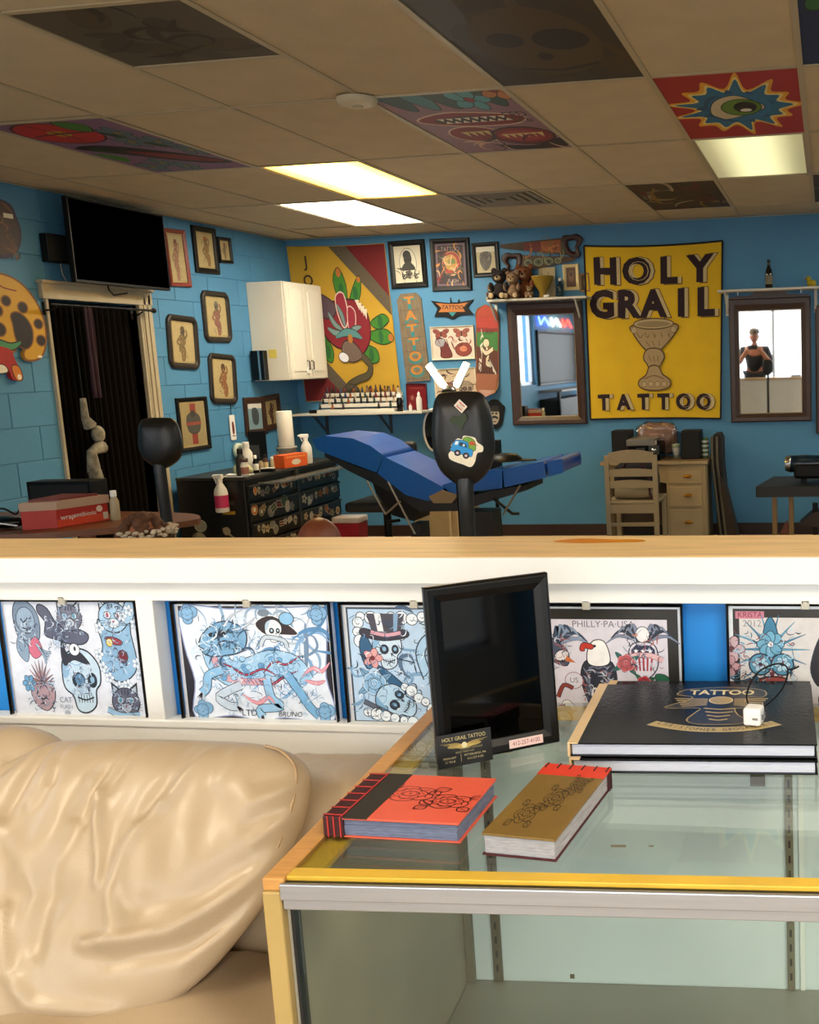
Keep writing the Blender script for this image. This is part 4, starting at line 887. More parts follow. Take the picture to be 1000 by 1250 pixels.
def folio(top):
    def b(t, w, d, h):
        MB().box(0, w, 0, d, 0, .002).build('back_cover', BLACKG, t, bevel=.0006)
        MB().box(.004, w-.004, .003, d-.003, .002, h-.0022).build('page_block', mat('silver_page_edge', '#c3c6d2', .35, .1, noise=.08, nscale=40, stretch=(1, 1, 12)), t, bevel=.001)
        MB().box(0, w, 0, d, h-.0022, h).build('front_cover', mat('leatherette_black', '#080604', .2, bump=.15, bscale=160, spec=.16), t, bevel=.0008)
        MB().box(-.0012, .0135, -.0012, d, h-.001, h+.0012).box(-.0016, .002, -.0014, d, 0, h).build('spine_strip', mat('tan_spine', '#d8b98c', .4), t, bevel=.0006)
        if top:
            A = Art(); G = '#e6d29a'; G2 = '#b59a60'
            A.push(.12, .02, 1)
            A.blob([(-.34, .58), (-.3, .74), (-.2, .8), (.1, .86), (.4, .78), (.46, .62), (.42, .5), (.3, .5), (.28, .3), (.42, .3), (.4, .12), (.2, .1), (.22, -.12), (.3, -.3), (.2, -.42), (-.1, -.42), (-.2, -.3), (-.14, -.05), (-.12, .1), (-.4, .1), (-.38, .2), (-.25, .35), (-.2, .5)], '#17130f', G2, .012)
            A.text('TATTOO', .06, .66, .24, G, .03, sx=.6)
            A.ell(.06, .38, .1, .13, G2, 0, 16, G, .01)
            for s in (-1, 1):
                for i in range(5): A.line([(.06+s*.12, .42-i*.05), (.06+s*(.42-.02*i), .44-i*.07)], .03, G2)
            for i in range(4): A.stroke([(-.08+i*.02, .1-i*.12), (.06, .06-i*.12), (.2-i*.02, .1-i*.12)], .03, G2)
            A.line([(-.5, -.4), (-.2, -.56), (.06, -.6), (.32, -.55), (.56, -.38)], .13, '#b59c62', '#d8c490', .008)
            for i, chx in enumerate('CHRISTOPHER GROGANSKI'):
                q = (i-10)/10; A.text(chx, .04+q*.46, -.61+.21*q*q, .12, '#2a2214', .02, sx=.5, rot=.55*q)
            A.pop(); A.clip(-1, -1, 1, 1)
            A.build('artwork', t, y=0, mapf=lambda u, v, y: (w/2+u*w/2, d/2+v*d/2, h+.00005-y), step=5e-6, rough=.3)
    return b
booklet('black portfolio binder lying underneath the gold-lettered one', cl(697, 944, .94), cl(999, 947, .94), cl(737, 845, .94), .020, 'black portfolio binders', folio(False), 'portfolio_binder')
# upper binder
o_ = at_z(694, 907, CZT+.0415); r_ = at_z(998, 909, CZT+.0415); far = at_z(722, 826, CZT+.0415)
ang = math.atan2(r_.y-o_.y, r_.x-o_.x); w = (r_-o_).length; dpt = (far.y-o_.y)*math.cos(ang)-(far.x-o_.x)*math.sin(ang)
t = thing('portfolio_binder', 'glossy black portfolio binder with gold TATTOO emblem, on top of another', 'book', (o_.x, o_.y, CZT+.0215), (0, 0, ang), 'black portfolio binders')
folio(True)(t, w, min(dpt, .255), .020)
# white charger cube with a black cord
p = at_z(918, 888, CZT+.042)
t = thing('charger', 'small white cube wall charger with a looped black cord on the black binder', 'charger', (p.x, p.y, CZT+.0432), (0, 0, ang-.25))
MB().box(-.0135, .0125, -.0, .026, 0, .026).build('body', mat('white_gloss_plastic', '#e9e7e2', .2), t, bevel=.004, seg=3)
MB().box(.001, .009, -.0007, .002, .010, .013).build('port', GREYM, t)
pr = MB(); pr.box(.0125, .016, .006, .007, .009, .017).box(.0125, .016, .017, .018, .009, .017); pr.build('prong', CHROME, t)
pts3 = [(-.006, .0275, .008), (-.02, .045, .03), (-.012, .075, .055), (.012, .1, .064), (.028, .105, .055), (.024, .075, .03), (-.002, .03, .009)]
def cr3(P, sub=6):
    xy = smooth_path([(p[0], p[1]) for p in P], sub=sub); zz = smooth_path([(p[2], 0) for p in P], sub=sub)
    return [(a[0], a[1], b[0]) for a, b in zip(xy, zz)]
MB().tube(cr3(pts3), .0014, 6).build('cord', BLACK, t)
MB().tube(cr3([(.028, .105, .055), (.036, .11, .055), (.043, .115, .058)]), .0014, 6).build('cord', BLACK, t)

# ---- leaning black frame with card
def lean(bl, br, tl_px, z0=CZT):
    """solve height and lean so that the far-left top corner lies on its ray"""
    xa = (br-bl).normalized(); back = Vector((-xa.y, xa.x, 0)); best = None
    for i in range(-10, 60):
        ph = R_(i); up = Vector((0, 0, math.cos(ph)))+back*math.sin(ph)
        d = ray(*tl_px); n = d.cross(Vector((0, 0, 1))); c0 = Vector((0, 0, CAMZ))
        # closest approach between ray and bl + h*up
        w0 = bl-c0; a, b, c = up.dot(up), up.dot(d), d.dot(d); D = a*c-b*b; h = (b*d.dot(w0)-c*up.dot(w0))/D; s = (a*d.dot(w0)-b*up.dot(w0))/D
        e = (bl+up*h-(c0+d*s)).length
        if best is None or e < best[0]: best = (e, ph, h)
    return best
bl, br = at_z(533, 934, CZT), at_z(681, 904, CZT)
e, ph, hh = lean(bl, br, (515, 718)); ph = max(min(ph, R_(18)), R_(4)); print('frame lean', e, math.degrees(ph), hh)
ang = math.atan2(br.y-bl.y, br.x-bl.x); w = (br-bl).length
t = thing('photo_frame', 'black tabletop photo frame leaning back, empty dark glass and phone number label', 'picture frame', (bl.x, bl.y, CZT+.001), (0, 0, ang))
def leanM(x, y, z): return (x, y*math.cos(ph)+z*math.sin(ph), z*math.cos(ph)-y*math.sin(ph))
def place_lean(o): o.rotation_euler = (-ph, 0, 0); return o
m = MB(); cxx, czz = w/2, hh/2
moulding(m, [(a+cxx, b+czz) for a, b in rect_pts(w, hh)], [(a+cxx, b+czz) for a, b in rect_pts(w, hh, .0235)], .014)
place_lean(m.build('frame', mat('frame_black_gloss', '#0b0a09', .35, spec=.3), t, bevel=.001))
place_lean(MB().box(.02, w-.02, -.006, -.0045, .02, hh-.02).build('glass', mat('dark_glass', '#020202', .05, spec=.22), t))
place_lean(MB().box(.015, w-.015, -.003, .003, .015, hh-.015).build('backing', mat('hardboard', '#3b2c1e', .8), t))
place_lean(MB().add([(w/2-.03, .003, hh*.75), (w/2+.03, .003, hh*.75), (w/2+.03, .003+hh*.26, 0.03), (w/2-.03, .003+hh*.26, .03)], [(0, 1, 2, 3)]).build('stand_flap', mat('hardboard', '#3b2c1e', .8), t))
lb = place_lean(MB().box(w*.57, w*.85, -.0155, -.0145, .006, .0185).build('number_label', mat('pink_label', '#e8c8c4', .6), t)); lb['label'] = 'pale pink label with a handwritten phone number'
A = Art(); A.text('412-257-4100', w*.71, .0122, .0095, '#8e2c34', sx=.78); A.build('number_writing', lb, y=-.0156, step=4e-6)
bl, br = at_z(537, 934, CZT), at_z(603, 913, CZT)
# keep the card in front of the frame
e2, ph2, h2 = lean(bl, br, (528, 890)); print('card', e2, math.degrees(ph2), h2)
ang2 = ang; w2 = .079
frx = Vector((math.cos(ang), math.sin(ang), 0)); frn = Vector((math.sin(ang), -math.cos(ang), 0))
c0 = Vector((at_z(533, 934, CZT).x, at_z(533, 934, CZT).y, 0)) + frx*(-.002) + frn*.021
t = thing('business_card', 'black business card with gold lettering leaning against the black frame', 'business card', (c0.x, c0.y, CZT+.001), (0, 0, ang-.03))
cph = ph+R_(2)
cd = MB().box(0, w2, -.0006, 0, 0, .048).build('card', mat('card_black', '#141210', .35), t); cd.rotation_euler = (-cph, 0, 0)
A = Art(); A.text('HOLY GRAIL TATTOO', w2/2, .040, .0078, '#c9b77c', sx=.8)
for s in (-1, 1):
    for i in range(5): A.line([(w2/2+s*.002, .029-i*.001), (w2/2+s*(.012+.003*i), .033-.001*i), (w2/2+s*(.034-.005*i), .0345-.0022*i)], .0016, '#b89b50', taper=1)
A.ell(w2/2, .029, .004, .0045, '#d8cda0')
A.text('CUSTOM TATTOOS', w2*.62, .0235, .0036, '#a8986a'); A.text('BODY PIERCING', w2*.5, .0195, .0036, '#a8986a')
for i, (a, b) in enumerate((('MON-SAT', 'PITTSBURGH, PA'), ('11 TO 8', '412-257-4100'))): A.text(a, w2*.22, .013-i*.0055, .0042, '#c4b68a'); A.text(b, w2*.68, .014-i*.0055, .0042, '#c4b68a')
A.rect(w2*.42, .006, w2*.426, .017, '#c4b68a'); A.build('print', cd, y=-.0007, step=4e-6)

# ================================================================== SOFA
LEATHER = mat('cream_leather', '#b09a7c', .40, noise=.07, nscale=3.0, bump=.12, bscale=420, coat=.06)
def seg_d(p, a, b):
    ax, ay = b[0]-a[0], b[1]-a[1]; L = ax*ax+ay*ay or 1e-9; k = max(0, min(1, ((p[0]-a[0])*ax+(p[1]-a[1])*ay)/L))
    return math.hypot(p[0]-a[0]-ax*k, p[1]-a[1]-ay*k)
t = sofa = thing('sofa', 'wrinkled cream leather sofa with loose back cushions in front of the half wall', 'sofa', (-1.6, 1.3, 0))
SO = Vector((-1.6, 1.3, 0))
# a leaning plane for the face of the back cushion
Ztop, Ytop, Zbot, Ybot = .885, 1.40, .55, 1.17
sl = (Ytop-Ybot)/(Ztop-Zbot)
def on_plane(px, py):
    d = ray(px, py); # y = Ybot + sl*(z-Zbot)
    k = (Ybot+sl*(CAMZ-Zbot))/(d.y-sl*d.z); return Vector((0, 0, CAMZ))+d*k
pn = Vector((0, -1, sl)).normalized(); pu = Vector((1, 0, 0)); pv = Vector((0, sl, 1)).normalized()
P0 = on_plane(150, 1070)
def uv(px, py): d = on_plane(px, py)-P0; return (d.dot(pu), d.dot(pv))
outl = [(18, 922), (55, 904), (120, 900), (190, 900), (260, 902), (315, 906), (350, 917), (369, 935), (371, 960), (362, 1000), (345, 1040), (325, 1085), (285, 1140), (235, 1195), (180, 1236), (110, 1268), (30, 1282), (-60, 1282), (-130, 1240), (-160, 1150), (-165, 1080), (-135, 1030), (-85, 985), (-25, 945)]
outl = [uv(*q) for q in outl]; outl = smooth_path(outl, True, 5)
creases = [([(145, 975), (148, 1030), (151, 1080)], .010, .006), ([(142, 950), (115, 1025), (95, 1060), (80, 1110), (75, 1160)], .016, -.006), ([(218, 990), (180, 1045), (170, 1095), (173, 1130)], .013, .006),
           ([(160, 915), (140, 955), (120, 1000)], .012, -.005), ([(65, 915), (30, 1000)], .012, -.006), ([(45, 910), (0, 960)], .010, -.005), ([(105, 912), (60, 985)], .012, .005), ([(235, 915), (225, 960), (200, 1000)], .013, -.004), ([(300, 915), (285, 960)], .013, .004),
           ([(352, 1040), (300, 1090), (225, 1140), (140, 1156)], .012, .007), ([(345, 1062), (290, 1115), (235, 1155), (160, 1175)], .013, -.007), ([(320, 1090), (280, 1138), (230, 1180)], .009, .005), ([(30, 1115), (38, 1190), (62, 1228), (150, 1238)], .012, .007), ([(365, 960), (320, 985)], .008, .004), ([(366, 980), (315, 1010)], .008, -.004), ([(368, 942), (325, 960)], .008, -.003),
           ([(358, 1005), (320, 1030)], .008, .004), ([(130, 1153), (160, 1150)], .010, .005), ([(10, 1090), (90, 1100)], .02, -.004), ([(200, 1110), (255, 1095), (300, 1060)], .018, -.005), ([(90, 930), (85, 960)], .008, -.004), ([(180, 915), (165, 950), (130, 1010)], .010, -.005), ([(265, 925), (225, 985)], .011, .005), ([(20, 1010), (60, 1060), (70, 1100)], .018, .005)]
creases = [([uv(*q) for q in P], w_, a_) for P, w_, a_ in creases]
cxu = sum(p[0] for p in outl)/len(outl); cvu = sum(p[1] for p in outl)/len(outl)
from mathutils import noise as mnoise
def cushion(mb, outl, creases, thick, off, rings=54, wr=1.0, mirror=False):
    n = len(outl)
    # finer outline
    N = 200; per = [outl[int(i*n/N) % n] for i in range(N)]
    L = []; s = 0
    for i in range(n): L.append(s); s += math.dist(outl[i], outl[(i+1) % n])
    per = []
    j = 0
    for i in range(N):
        q = s*i/N
        while j+1 < n and L[j+1] <= q: j += 1
        a, b = outl[j], outl[(j+1) % n]; k = (q-L[j])/(math.dist(a, b) or 1); per.append((a[0]+(b[0]-a[0])*k, a[1]+(b[1]-a[1])*k))
    ringlist = []
    for side in (1, -1):
        seq = range(rings+1) if side == 1 else range(rings//3, -1, -1)
        tot = rings if side == 1 else rings//3
        for k in seq:
            if side == -1 and k == tot: continue
            tt = k/tot; tt = math.sin(tt*math.pi/2) if side == -1 else (1-(1-tt)**1.25)
            ring = []
            for (a, b) in per:
                u = cxu+(a-cxu)*max(tt, .004); v = cvu+(b-cvu)*max(tt, .004)
                dome = (1-tt**3.2)**.55
                h = side*thick*dome
                if side == 1:
                    for P, cw_, am in creases:
                        d = min(seg_d((u, v), P[i], P[i+1]) for i in range(len(P)-1))
                        if d < cw_*3: h += wr*am*math.exp(-(d/cw_)**2)*min(1, dome*2)
                    q = Vector((u*9+3, v*5, 0)); h += wr*.010*(mnoise.noise(q))*dome + wr*.004*mnoise.noise(q*3.1)*dome
                p = P0+pu*u+pv*v+pn*(h+off)-SO; ring.append(p)
            ringlist.append(ring)
    mb.loft(ringlist, 0, True, True)
    return mb
m = cushion(MB(), outl, creases, .075, -.02, wr=1.7)
m.build('back_cushion', LEATHER, t)
# welt seam along the right edge
seam = smooth_path([uv(*q) for q in [(325, 911), (345, 918), (361, 936), (362, 962), (353, 1000), (340, 1035)]])
MB().tube([P0+pu*a+pv*b+pn*(.003)-SO for a, b in seam], .0025, 6).build('piping', mat('leather_piping', '#a88a64', .45), t)
# neighbour cushion to the left
o = bpy.data.objects['back_cushion']; nb = o.copy(); nb.name = 'back_cushion.001'; COL.objects.link(nb); nb.parent = t
nb.location = (-.47, .05, .0); nb.scale = (1, 1, 1)
def blobbox(mb, c, r, p=.45, seg=40, rings=24, amp=.01, fr=6, seed=0, folds=()):
    rr = []
    for k in range(rings+1):
        a = math.pi*k/rings; a = min(max(a, .03), math.pi-.03); sa, ca = math.sin(a), -math.cos(a)
        sa_, ca_ = math.copysign(abs(sa)**p, sa), math.copysign(abs(ca)**p, ca); ring = []
        for i in range(seg):
            b = 2*math.pi*i/seg; cb, sb = math.cos(b), math.sin(b); cb, sb = math.copysign(abs(cb)**p, cb), math.copysign(abs(sb)**p, sb)
            v = Vector((r[0]*sa_*cb, r[1]*sa_*sb, r[2]*ca_)); nrm = Vector((v.x/r[0]**2, v.y/r[1]**2, v.z/r[2]**2)).normalized()
            d = amp*mnoise.noise(v*fr+Vector((seed, seed, 0)))+amp*.5*mnoise.noise(v*fr*2.7+Vector((0, seed, 0)))
            for ax, pos, wd, am in folds: d += am*math.exp(-((v[ax]-pos)/wd)**2)
            v = v+nrm*d; ring.append((v.x+c[0], v.y+c[1], v.z+c[2]))
        rr.append(ring)
    mb.loft(rr, 0, True); return mb
blobbox(MB(), (-.868-SO.x, 1.522-SO.y, .42), (.155, .118, .42), .42, 64, 48, .012, 7, 2, ((2, .26, .010, -.010), (2, .12, .012, -.014), (2, .19, .02, .008), (2, .03, .015, .010), (2, -.02, .012, -.012))).build('armrest', LEATHER, t)
blobbox(MB(), (-1.04-SO.x, 1.09-SO.y, .44), (.35, .34, .16), .5, 72, 36, .014, 6, 5).build('seat_cushion', LEATHER, t)
blobbox(MB(), (-1.73-SO.x, 1.09-SO.y, .44), (.35, .34, .16), .5, 72, 36, .014, 6, 8).build('seat_cushion', LEATHER, t)
MB().box(-2.6-SO.x, -.72-SO.x, .78-SO.y, 1.60-SO.y, .06, .26).box(-2.6-SO.x, -.98-SO.x, 1.52-SO.y, 1.62-SO.y, .2, .78).build('base', LEATHER, t, bevel=.02)
for x in (-2.5, -.8):
    for y in (.85, 1.55): MB().box(x-.03-SO.x, x+.03-SO.x, y-.03-SO.y, y+.03-SO.y, 0, .07).build('leg', BLACK, t)
# ================================================================== BACK WALL
def bz(px, py, off=0): p = at_y(px, py, YB-off); return p.x, p.z
def one(name, label, cat, mb, mats, loc=(0, 0, 0), rot=(0, 0, 0), group=None, bevel=0, sub=0):
    return tag(mb.build(name, mats, None, bevel=bevel, loc=loc, rot=rot, sub=sub), label, cat, group)
BROWNF = mat('brown_stained_frame', '#3a2010', .4, noise=.3, nscale=12, stretch=(6, 6, 1))
REDF = mat('red_brown_frame', '#7a2c1c', .45)
# ---- cloth banners
def banner(name, label, px, artfn, base, edge, sag=.006, tilt=True, depth=.012, k=1.0):
    P = [at_y(x, y, YB-.02) for x, y in px]; cx = sum(p.x for p in P)/4; cz = sum(p.z for p in P)/4
    t = thing(name, label, 'banner', (cx, YB-.012, cz))
    # bilinear cloth with soft folds
    def cloth(u, v):
        a, b = (u+1)/2, (v+1)/2
        p = P[3]*(1-a)*(1-b)+P[2]*a*(1-b)+P[0]*(1-a)*b+P[1]*a*b
        z = p.z-cz - (sag*(1-u*u)*(1 if v > 0 else -.4)*abs(v))
        y = -.006*(.5+.5*math.sin(u*7+v*2.2)*math.cos(v*3-u)) - .004
        return p.x-cx, y, z
    n = 28; vs = [cloth(-1+2*i/n, -1+2*j/n) for j in range(n+1) for i in range(n+1)]
    mb = MB(); fs = [(j*(n+1)+i, j*(n+1)+i+1, (j+1)*(n+1)+i+1, (j+1)*(n+1)+i) for j in range(n) for i in range(n)]
    mb.add(vs, fs, 0, True); bk = [(x, y+.002, z) for x, y, z in vs]; mb.add(bk, [tuple(reversed(f)) for f in fs], 0, True)
    mb.build('cloth', base, t, fixn=False)
    e = MB()
    for pth in ([(-1+2*i/n, 1) for i in range(n+1)], [(1, 1-2*i/n) for i in range(n+1)], [(-1+2*i/n, -1) for i in range(n+1)], [(-1, 1-2*i/n) for i in range(n+1)]): e.tube([cloth(*q) for q in pth], .008 if edge is not base else .003, 5)
    e.build('hem', edge, t)
    A = Art(); artfn(A)
    # cut big shapes finely so that the print follows the cloth
    bm = bmesh.new(); cs = []; lay = bm.faces.layers.int.new('k')
    for kx, (V, Fs, c) in enumerate(A.items):
        cs.append(c); vv = [bm.verts.new((p[0], p[1], 0)) for p in V]
        for f in (Fs if Fs is not None else [tuple(range(len(V)))]):
            try: bm.faces.new([vv[i] for i in f])[lay] = kx
            except ValueError: pass
    bmesh.ops.triangulate(bm, faces=bm.faces)
    for _ in range(5):
        es = [e for e in bm.edges if e.calc_length() > .12]
        if not es: break
        bmesh.ops.subdivide_edges(bm, edges=es, cuts=1); bmesh.ops.triangulate(bm, faces=bm.faces)
    vk = {}
    for f in bm.faces:
        for v in f.verts: vk[v] = f[lay]
    for v in bm.verts: x, y, z = cloth(v.co.x, v.co.y); v.co = (x, y-.0015-vk.get(v, 0)*2e-4, z)
    cols_ = []
    for f in bm.faces: cols_ += list((*cs[f[lay]], 1.0))*len(f.verts)
    bm.normal_update()
    for f in bm.faces:
        if f.normal.y > 0: f.normal_flip()
    me = bpy.data.meshes.new('print'); bm.to_mesh(me); bm.free(); at = me.color_attributes.new('ink', 'FLOAT_COLOR', 'CORNER')
    at.data.foreach_set('color', cols_); me.materials.append(ink_mat('printed_ink_0.8_0', .8, 0)); ob = bpy.data.objects.new('print', me); COL.objects.link(ob); ob.parent = t
    return t
def subdiv_rect(A, x0, y0, x1, y1, c, n=8):
    for i in range(n):
        for j in range(n): A.rect(x0+(x1-x0)*i/n, y0+(y1-y0)*j/n, x0+(x1-x0)*(i+1)/n, y0+(y1-y0)*(j+1)/n, c)
YCL = mat('yellow_cloth', '#dcb31a', .85, noise=.06, nscale=5, bump=.2, bscale=300)
DKHEM = mat('dark_purple_hem', '#1b0f1a', .8)
def a_grail(A):
    def word(s, x0, y, size, sp, sx=1):
        for i, ch in enumerate(s):
            x = x0+i*sp+(.03 if ch == 'I' else 0)
            A.text(ch, x+.055, y-.004, size*1.04, '#6e5426', .06, sx=sx); A.text(ch, x+.05, y, size, '#c4b080', .05, sx=sx); A.text(ch, x, y, size, '#240c18', .05, sx=sx)
            A.text(ch, x+.03, y+.0, size*.9, '#b9a67a', -.035, sx=sx) if ch in 'O' else None
    # letters: dark face at the left, pale side at the right, as on the cloth
    word('HOLY', -.70, .70, .40, .46, 1.25); word('GRAIL', -.76, .32, .42, .38, 1.2); word('TATTOO', -.78, -.815, .24, .305, 1.15)
    C, D, O = '#a99068', '#7d6440', '#5a4020'
    A.blob([(-.33, .07), (-.3, .0), (-.22, -.1), (-.1, -.2), (.08, -.2), (.22, -.1), (.32, .0), (.34, .08), (0, .1)], C, O, .018)
    A.ell(0, .1, .29, .055, '#b7a47c', 0, 22, O, .015); A.ell(0, .095, .25, .035, '#94805a', 0, 22)
    A.blob([(-.09, -.2), (-.15, -.29), (-.1, -.36), (-.06, -.41), (.05, -.41), (.1, -.36), (.15, -.28), (.08, -.2)], C, O, .016)
    A.blob([(-.06, -.4), (-.12, -.5), (-.22, -.56), (-.22, -.62), (-.1, -.66), (.1, -.66), (.23, -.62), (.22, -.55), (.12, -.49), (.06, -.4)], C, O, .016)
    for i in range(5): A.stroke([(-.25+i*.12, .0), (-.2+i*.11, -.06), (-.15+i*.09, -.02)], .012, D)
    for i in range(3): A.stroke([(-.12+i*.1, -.1), (-.06+i*.07, -.16)], .012, D); A.stroke([(-.08+i*.07, -.27), (-.04+i*.05, -.34)], .012, D)
    for i in range(4): A.ell(-.15+i*.1, -.6, .035, .03, '#b7a47c', 0, 10, D, .008)
    A.stroke([(-.15, -.54), (0, -.5), (.15, -.54)], .014, D); A.ell(-.29, .03, .04, .035, '#b7a47c', 0, 10, D, .008); A.ell(.3, .03, .04, .035, '#b7a47c', 0, 10, D, .008)
banner('cloth_banner', 'yellow cloth banner lettered HOLY GRAIL TATTOO round a goblet', [(713, 300), (882, 294), (880, 511), (721, 512)], a_grail, YCL, DKHEM, .02)
JY = mat('ochre_cloth', '#b8922a', .85, noise=.08, nscale=4, bump=.2, bscale=300)
def a_joker(A):
    A.poly([(.2, 1), (1, 1), (1, .32)], '#6b1418'); A.poly([(-.15, 1), (.2, 1), (1, .32), (1, .08)], '#5a5040')
    A.poly([(-1, -.32), (-.1, -1), (-1, -1)], '#6b1418'); A.poly([(-1, -.05), (-1, -.32), (-.1, -1), (.16, -1)], '#5a5040')
    for i, ch in enumerate('JOK'): A.text(ch, -.64, .80-i*.24, .2, '#3c2c16', .02, sx=1.3)
    for P in ([(.0, .2), (-.12, .55), (.0, .72), (.12, .5), (.1, .2)], [(.15, .25), (.3, .5), (.42, .6), (.4, .38), (.25, .2)], [(.55, -.0), (.8, .1), (.92, .02), (.7, -.08)], [(.55, -.12), (.85, -.1), (.98, -.22), (.75, -.28), (.5, -.2)], [(.35, -.3), (.6, -.35), (.62, -.5), (.4, -.5)], [(-.42, -.2), (-.3, -.35), (-.35, -.5), (-.5, -.4)], [(-.55, .0), (-.4, -.1), (-.45, -.3), (-.58, -.2)]):
        A.blob(P, '#3c7a26', '#1d3a18', .015); cx = sum(p[0] for p in P)/len(P); cy = sum(p[1] for p in P)/len(P); A.ell(cx, cy, .05, .09, '#256030')
    A.ell(.0, .66, .05, .06, '#b06a2c'); A.ell(.4, .56, .04, .04, '#b06a2c'); A.ell(.93, -.2, .05, .05, '#b06a2c')
    A.blob([(-.45, .35), (-.2, .28), (.0, .3), (.3, .28), (.5, .1), (.5, -.2), (.3, -.4), (.1, -.32), (-.2, -.3), (-.45, -.1), (-.42, .1)], '#7d1a26', '#33121a', .02)
    A.blob([(-.45, .38), (-.15, .25), (-.2, .1), (-.42, .1)], '#54414c', '#2a2028', .015); A.blob([(-.1, .35), (.05, .38), (.1, .1), (.0, -.05), (-.1, .15)], '#8e2438', '#d8bcb4', .02); A.blob([(.12, .2), (.25, .15), (.22, -.05), (.1, -.1)], '#8e2438', '#d8bcb4', .015)
    for P in ([(-.3, .15), (-.2, .0), (-.05, -.08)], [(-.35, -.05), (-.2, -.12), (-.02, -.12)], [(.35, -.05), (.2, -.08), (.08, -.15)], [(-.1, .25), (-.02, .1), (.02, -.05)]): A.line(P, .07, '#6f8a88', '#2c3a3a', .012, 2)
    A.line([(-.2, -.18), (.0, -.12), (.2, -.14), (.34, -.2)], .1, '#4f8486', '#203436', .012, 2)
    for i in range(4): A.poly([(.28+i*.05, .3-i*.04), (.36+i*.05, .3-i*.04), (.36+i*.04, .16-i*.04)], '#d8ccb8')
    A.blob([(-.05, -.25), (.15, -.25), (.3, -.42), (.1, -.5), (-.1, -.42)], '#6b5a50', '#2a2020', .015); A.ell(.1, -.2, .05, .06, '#a8702c'); A.ell(-.08, -.44, .1, .06, '#dcdce4', -.2, 14, '#50484c', .012)
    A.line([(.3, -.42), (.45, -.55), (.38, -.68), (.15, -.74), (-.05, -.82), (-.1, -.95)], .08, '#4d4630', '#2a2416', .012); A.line([(-.05, -.82), (.1, -.85), (.15, -.92)], .06, '#4d4630', '#2a2416', .01)
    A.text('April', .5, -.9, .2, '#2a2010', 0, .3, 1.2)
banner('cloth_banner', 'ochre and dark red cloth banner with a large rose, behind white cabinet', [(350, 301), (469, 297), (490, 487), (374, 490)], a_joker, JY, JY, .01)

# ---- framed pictures on the back wall
def cols(*c): return c
def v_sil(A):
    A.ell(0, .05, .62, .8, '#d9d2ba', 0, 22, '#3a362c', .03); A.ell(0, .3, .3, .36, '#2a2823'); A.ell(-.05, .5, .3, .25, '#35322c'); A.blob([(-.2, .1), (.2, .1), (.5, -.3), (-.5, -.3)], '#3a362e')
    for s in (-1, 1): m_swirls(A, 8, min(s*.2, s*.7), max(s*.2, s*.7), -.85, -.3, .5, ['#35322a'], 3, .06)
    m_flower(A, 0, -.55, .5, '#5a564a', '#26241f', '#26241f')
picture('black framed silhouette print in cream oval, leftmost of the top row', [(474, 295), (519, 292), (523, 350), (479, 353)], fw=.045, paper=mat('print_ivory', '#cfc7ae', .6), art=v_sil)
def v_koi(A):
    A.rect(-1, -1, 1, 1, '#6d5560'); A.rect(-.85, -.9, .85, .9, '#2b1a1c'); A.ell(.05, .05, .6, .55, '#a3352a', 0, 20, '#d0a060', .03); A.ell(0, .1, .42, .38, '#b8923e'); A.ell(.1, .15, .25, .2, '#6d7a3a')
    m_swirls(A, 26, -.8, .8, -.8, .8, .7, ['#d08a3c', '#7a1c1c', '#d8b080', '#4a4a30'], 9, .08); A.text('TATTOO', 0, .72, .3, '#a08a80'); A.text('FLASH', .1, -.78, .26, '#b09a90')
picture('large black framed poster of a red and gold creature in a mauve border', [(524, 292), (573, 290), (577, 354), (530, 356)], fw=.042, paper=mat('print_mauve', '#6d5560', .6), art=v_koi)
def v_grey(A):
    A.rect(-1, -1, 1, 1, '#b8ab84'); A.rect(-1, .6, 1, 1, '#ded8c0'); A.blob([(-.5, .5), (.4, .55), (.6, .1), (.3, -.6), (-.2, -.8), (-.6, -.2)], '#57524a', '#35322c', .03); m_swirls(A, 16, -.5, .5, -.6, .4, .4, ['#2f2c28', '#8a8270'], 4, .06)
picture('small black framed grey drawing, rightmost of the top row', [(576, 297), (609, 295), (611, 337), (579, 339)], fw=.035, paper=CREAMPAPER, art=v_grey)
def v_bfly(A):
    A.rect(-1, -1, 1, 1, '#d8c4b4'); m_butterfly(A, -.55, .6, .75, '#8a4438'); m_butterfly(A, .45, .6, .75, '#9a5442')
    A.blob([(-.8, .3), (-.5, .3), (-.2, -.3), (-.1, -.9), (-.6, -.9), (-.6, -.3)], '#6b2d28', '#2c1412', .03); A.blob([(-.8, .2), (-.4, .25), (-.5, -.2), (-.8, -.1)], '#9c9aa0', '#3c3034', .03)
    A.ell(.5, -.45, .38, .42, '#8a3a30', 0, 16, '#2c1412', .04); A.ell(.5, -.4, .2, .2, '#c87a5c', 0, 12, '#4a1c16', .03); m_swirls(A, 12, -.8, .8, -.8, .3, .5, ['#8a3a30', '#54201c'], 6, .05); A.ell(.1, .1, .08, .08, '#c8a8a0', 0, 10, '#8a5a50', .02)
WHF = mat('cream_frame', '#d8ceb4', .5)
picture('cream framed flash sheet with two red butterflies, above the V-shaped lamp', [(525, 399), (578, 397), (582, 438), (529, 440)], fw=.012, fm=WHF, paper=CREAMPAPER, art=v_bfly)
picture('cream framed flash sheet of brown figures directly behind the V-shaped lamp', [(530, 451), (581, 448), (585, 492), (533, 494)], fw=.012, fm=WHF, paper=CREAMPAPER, art=lambda A: (A.rect(-1, -1, 1, 1, '#c8b498'), m_skull(A, .5, -.2, .8, '#9a8a78', '#3a2a24', '#7a6a5c'), m_cat(A, -.4, .0, .7, '#8a5a44', '#2c1814', '#c0a890', '#40302c'), m_swirls(A, 18, -.8, .8, -.8, .8, .5, ['#6b3a2c', '#3a2420'], 12, .05)))
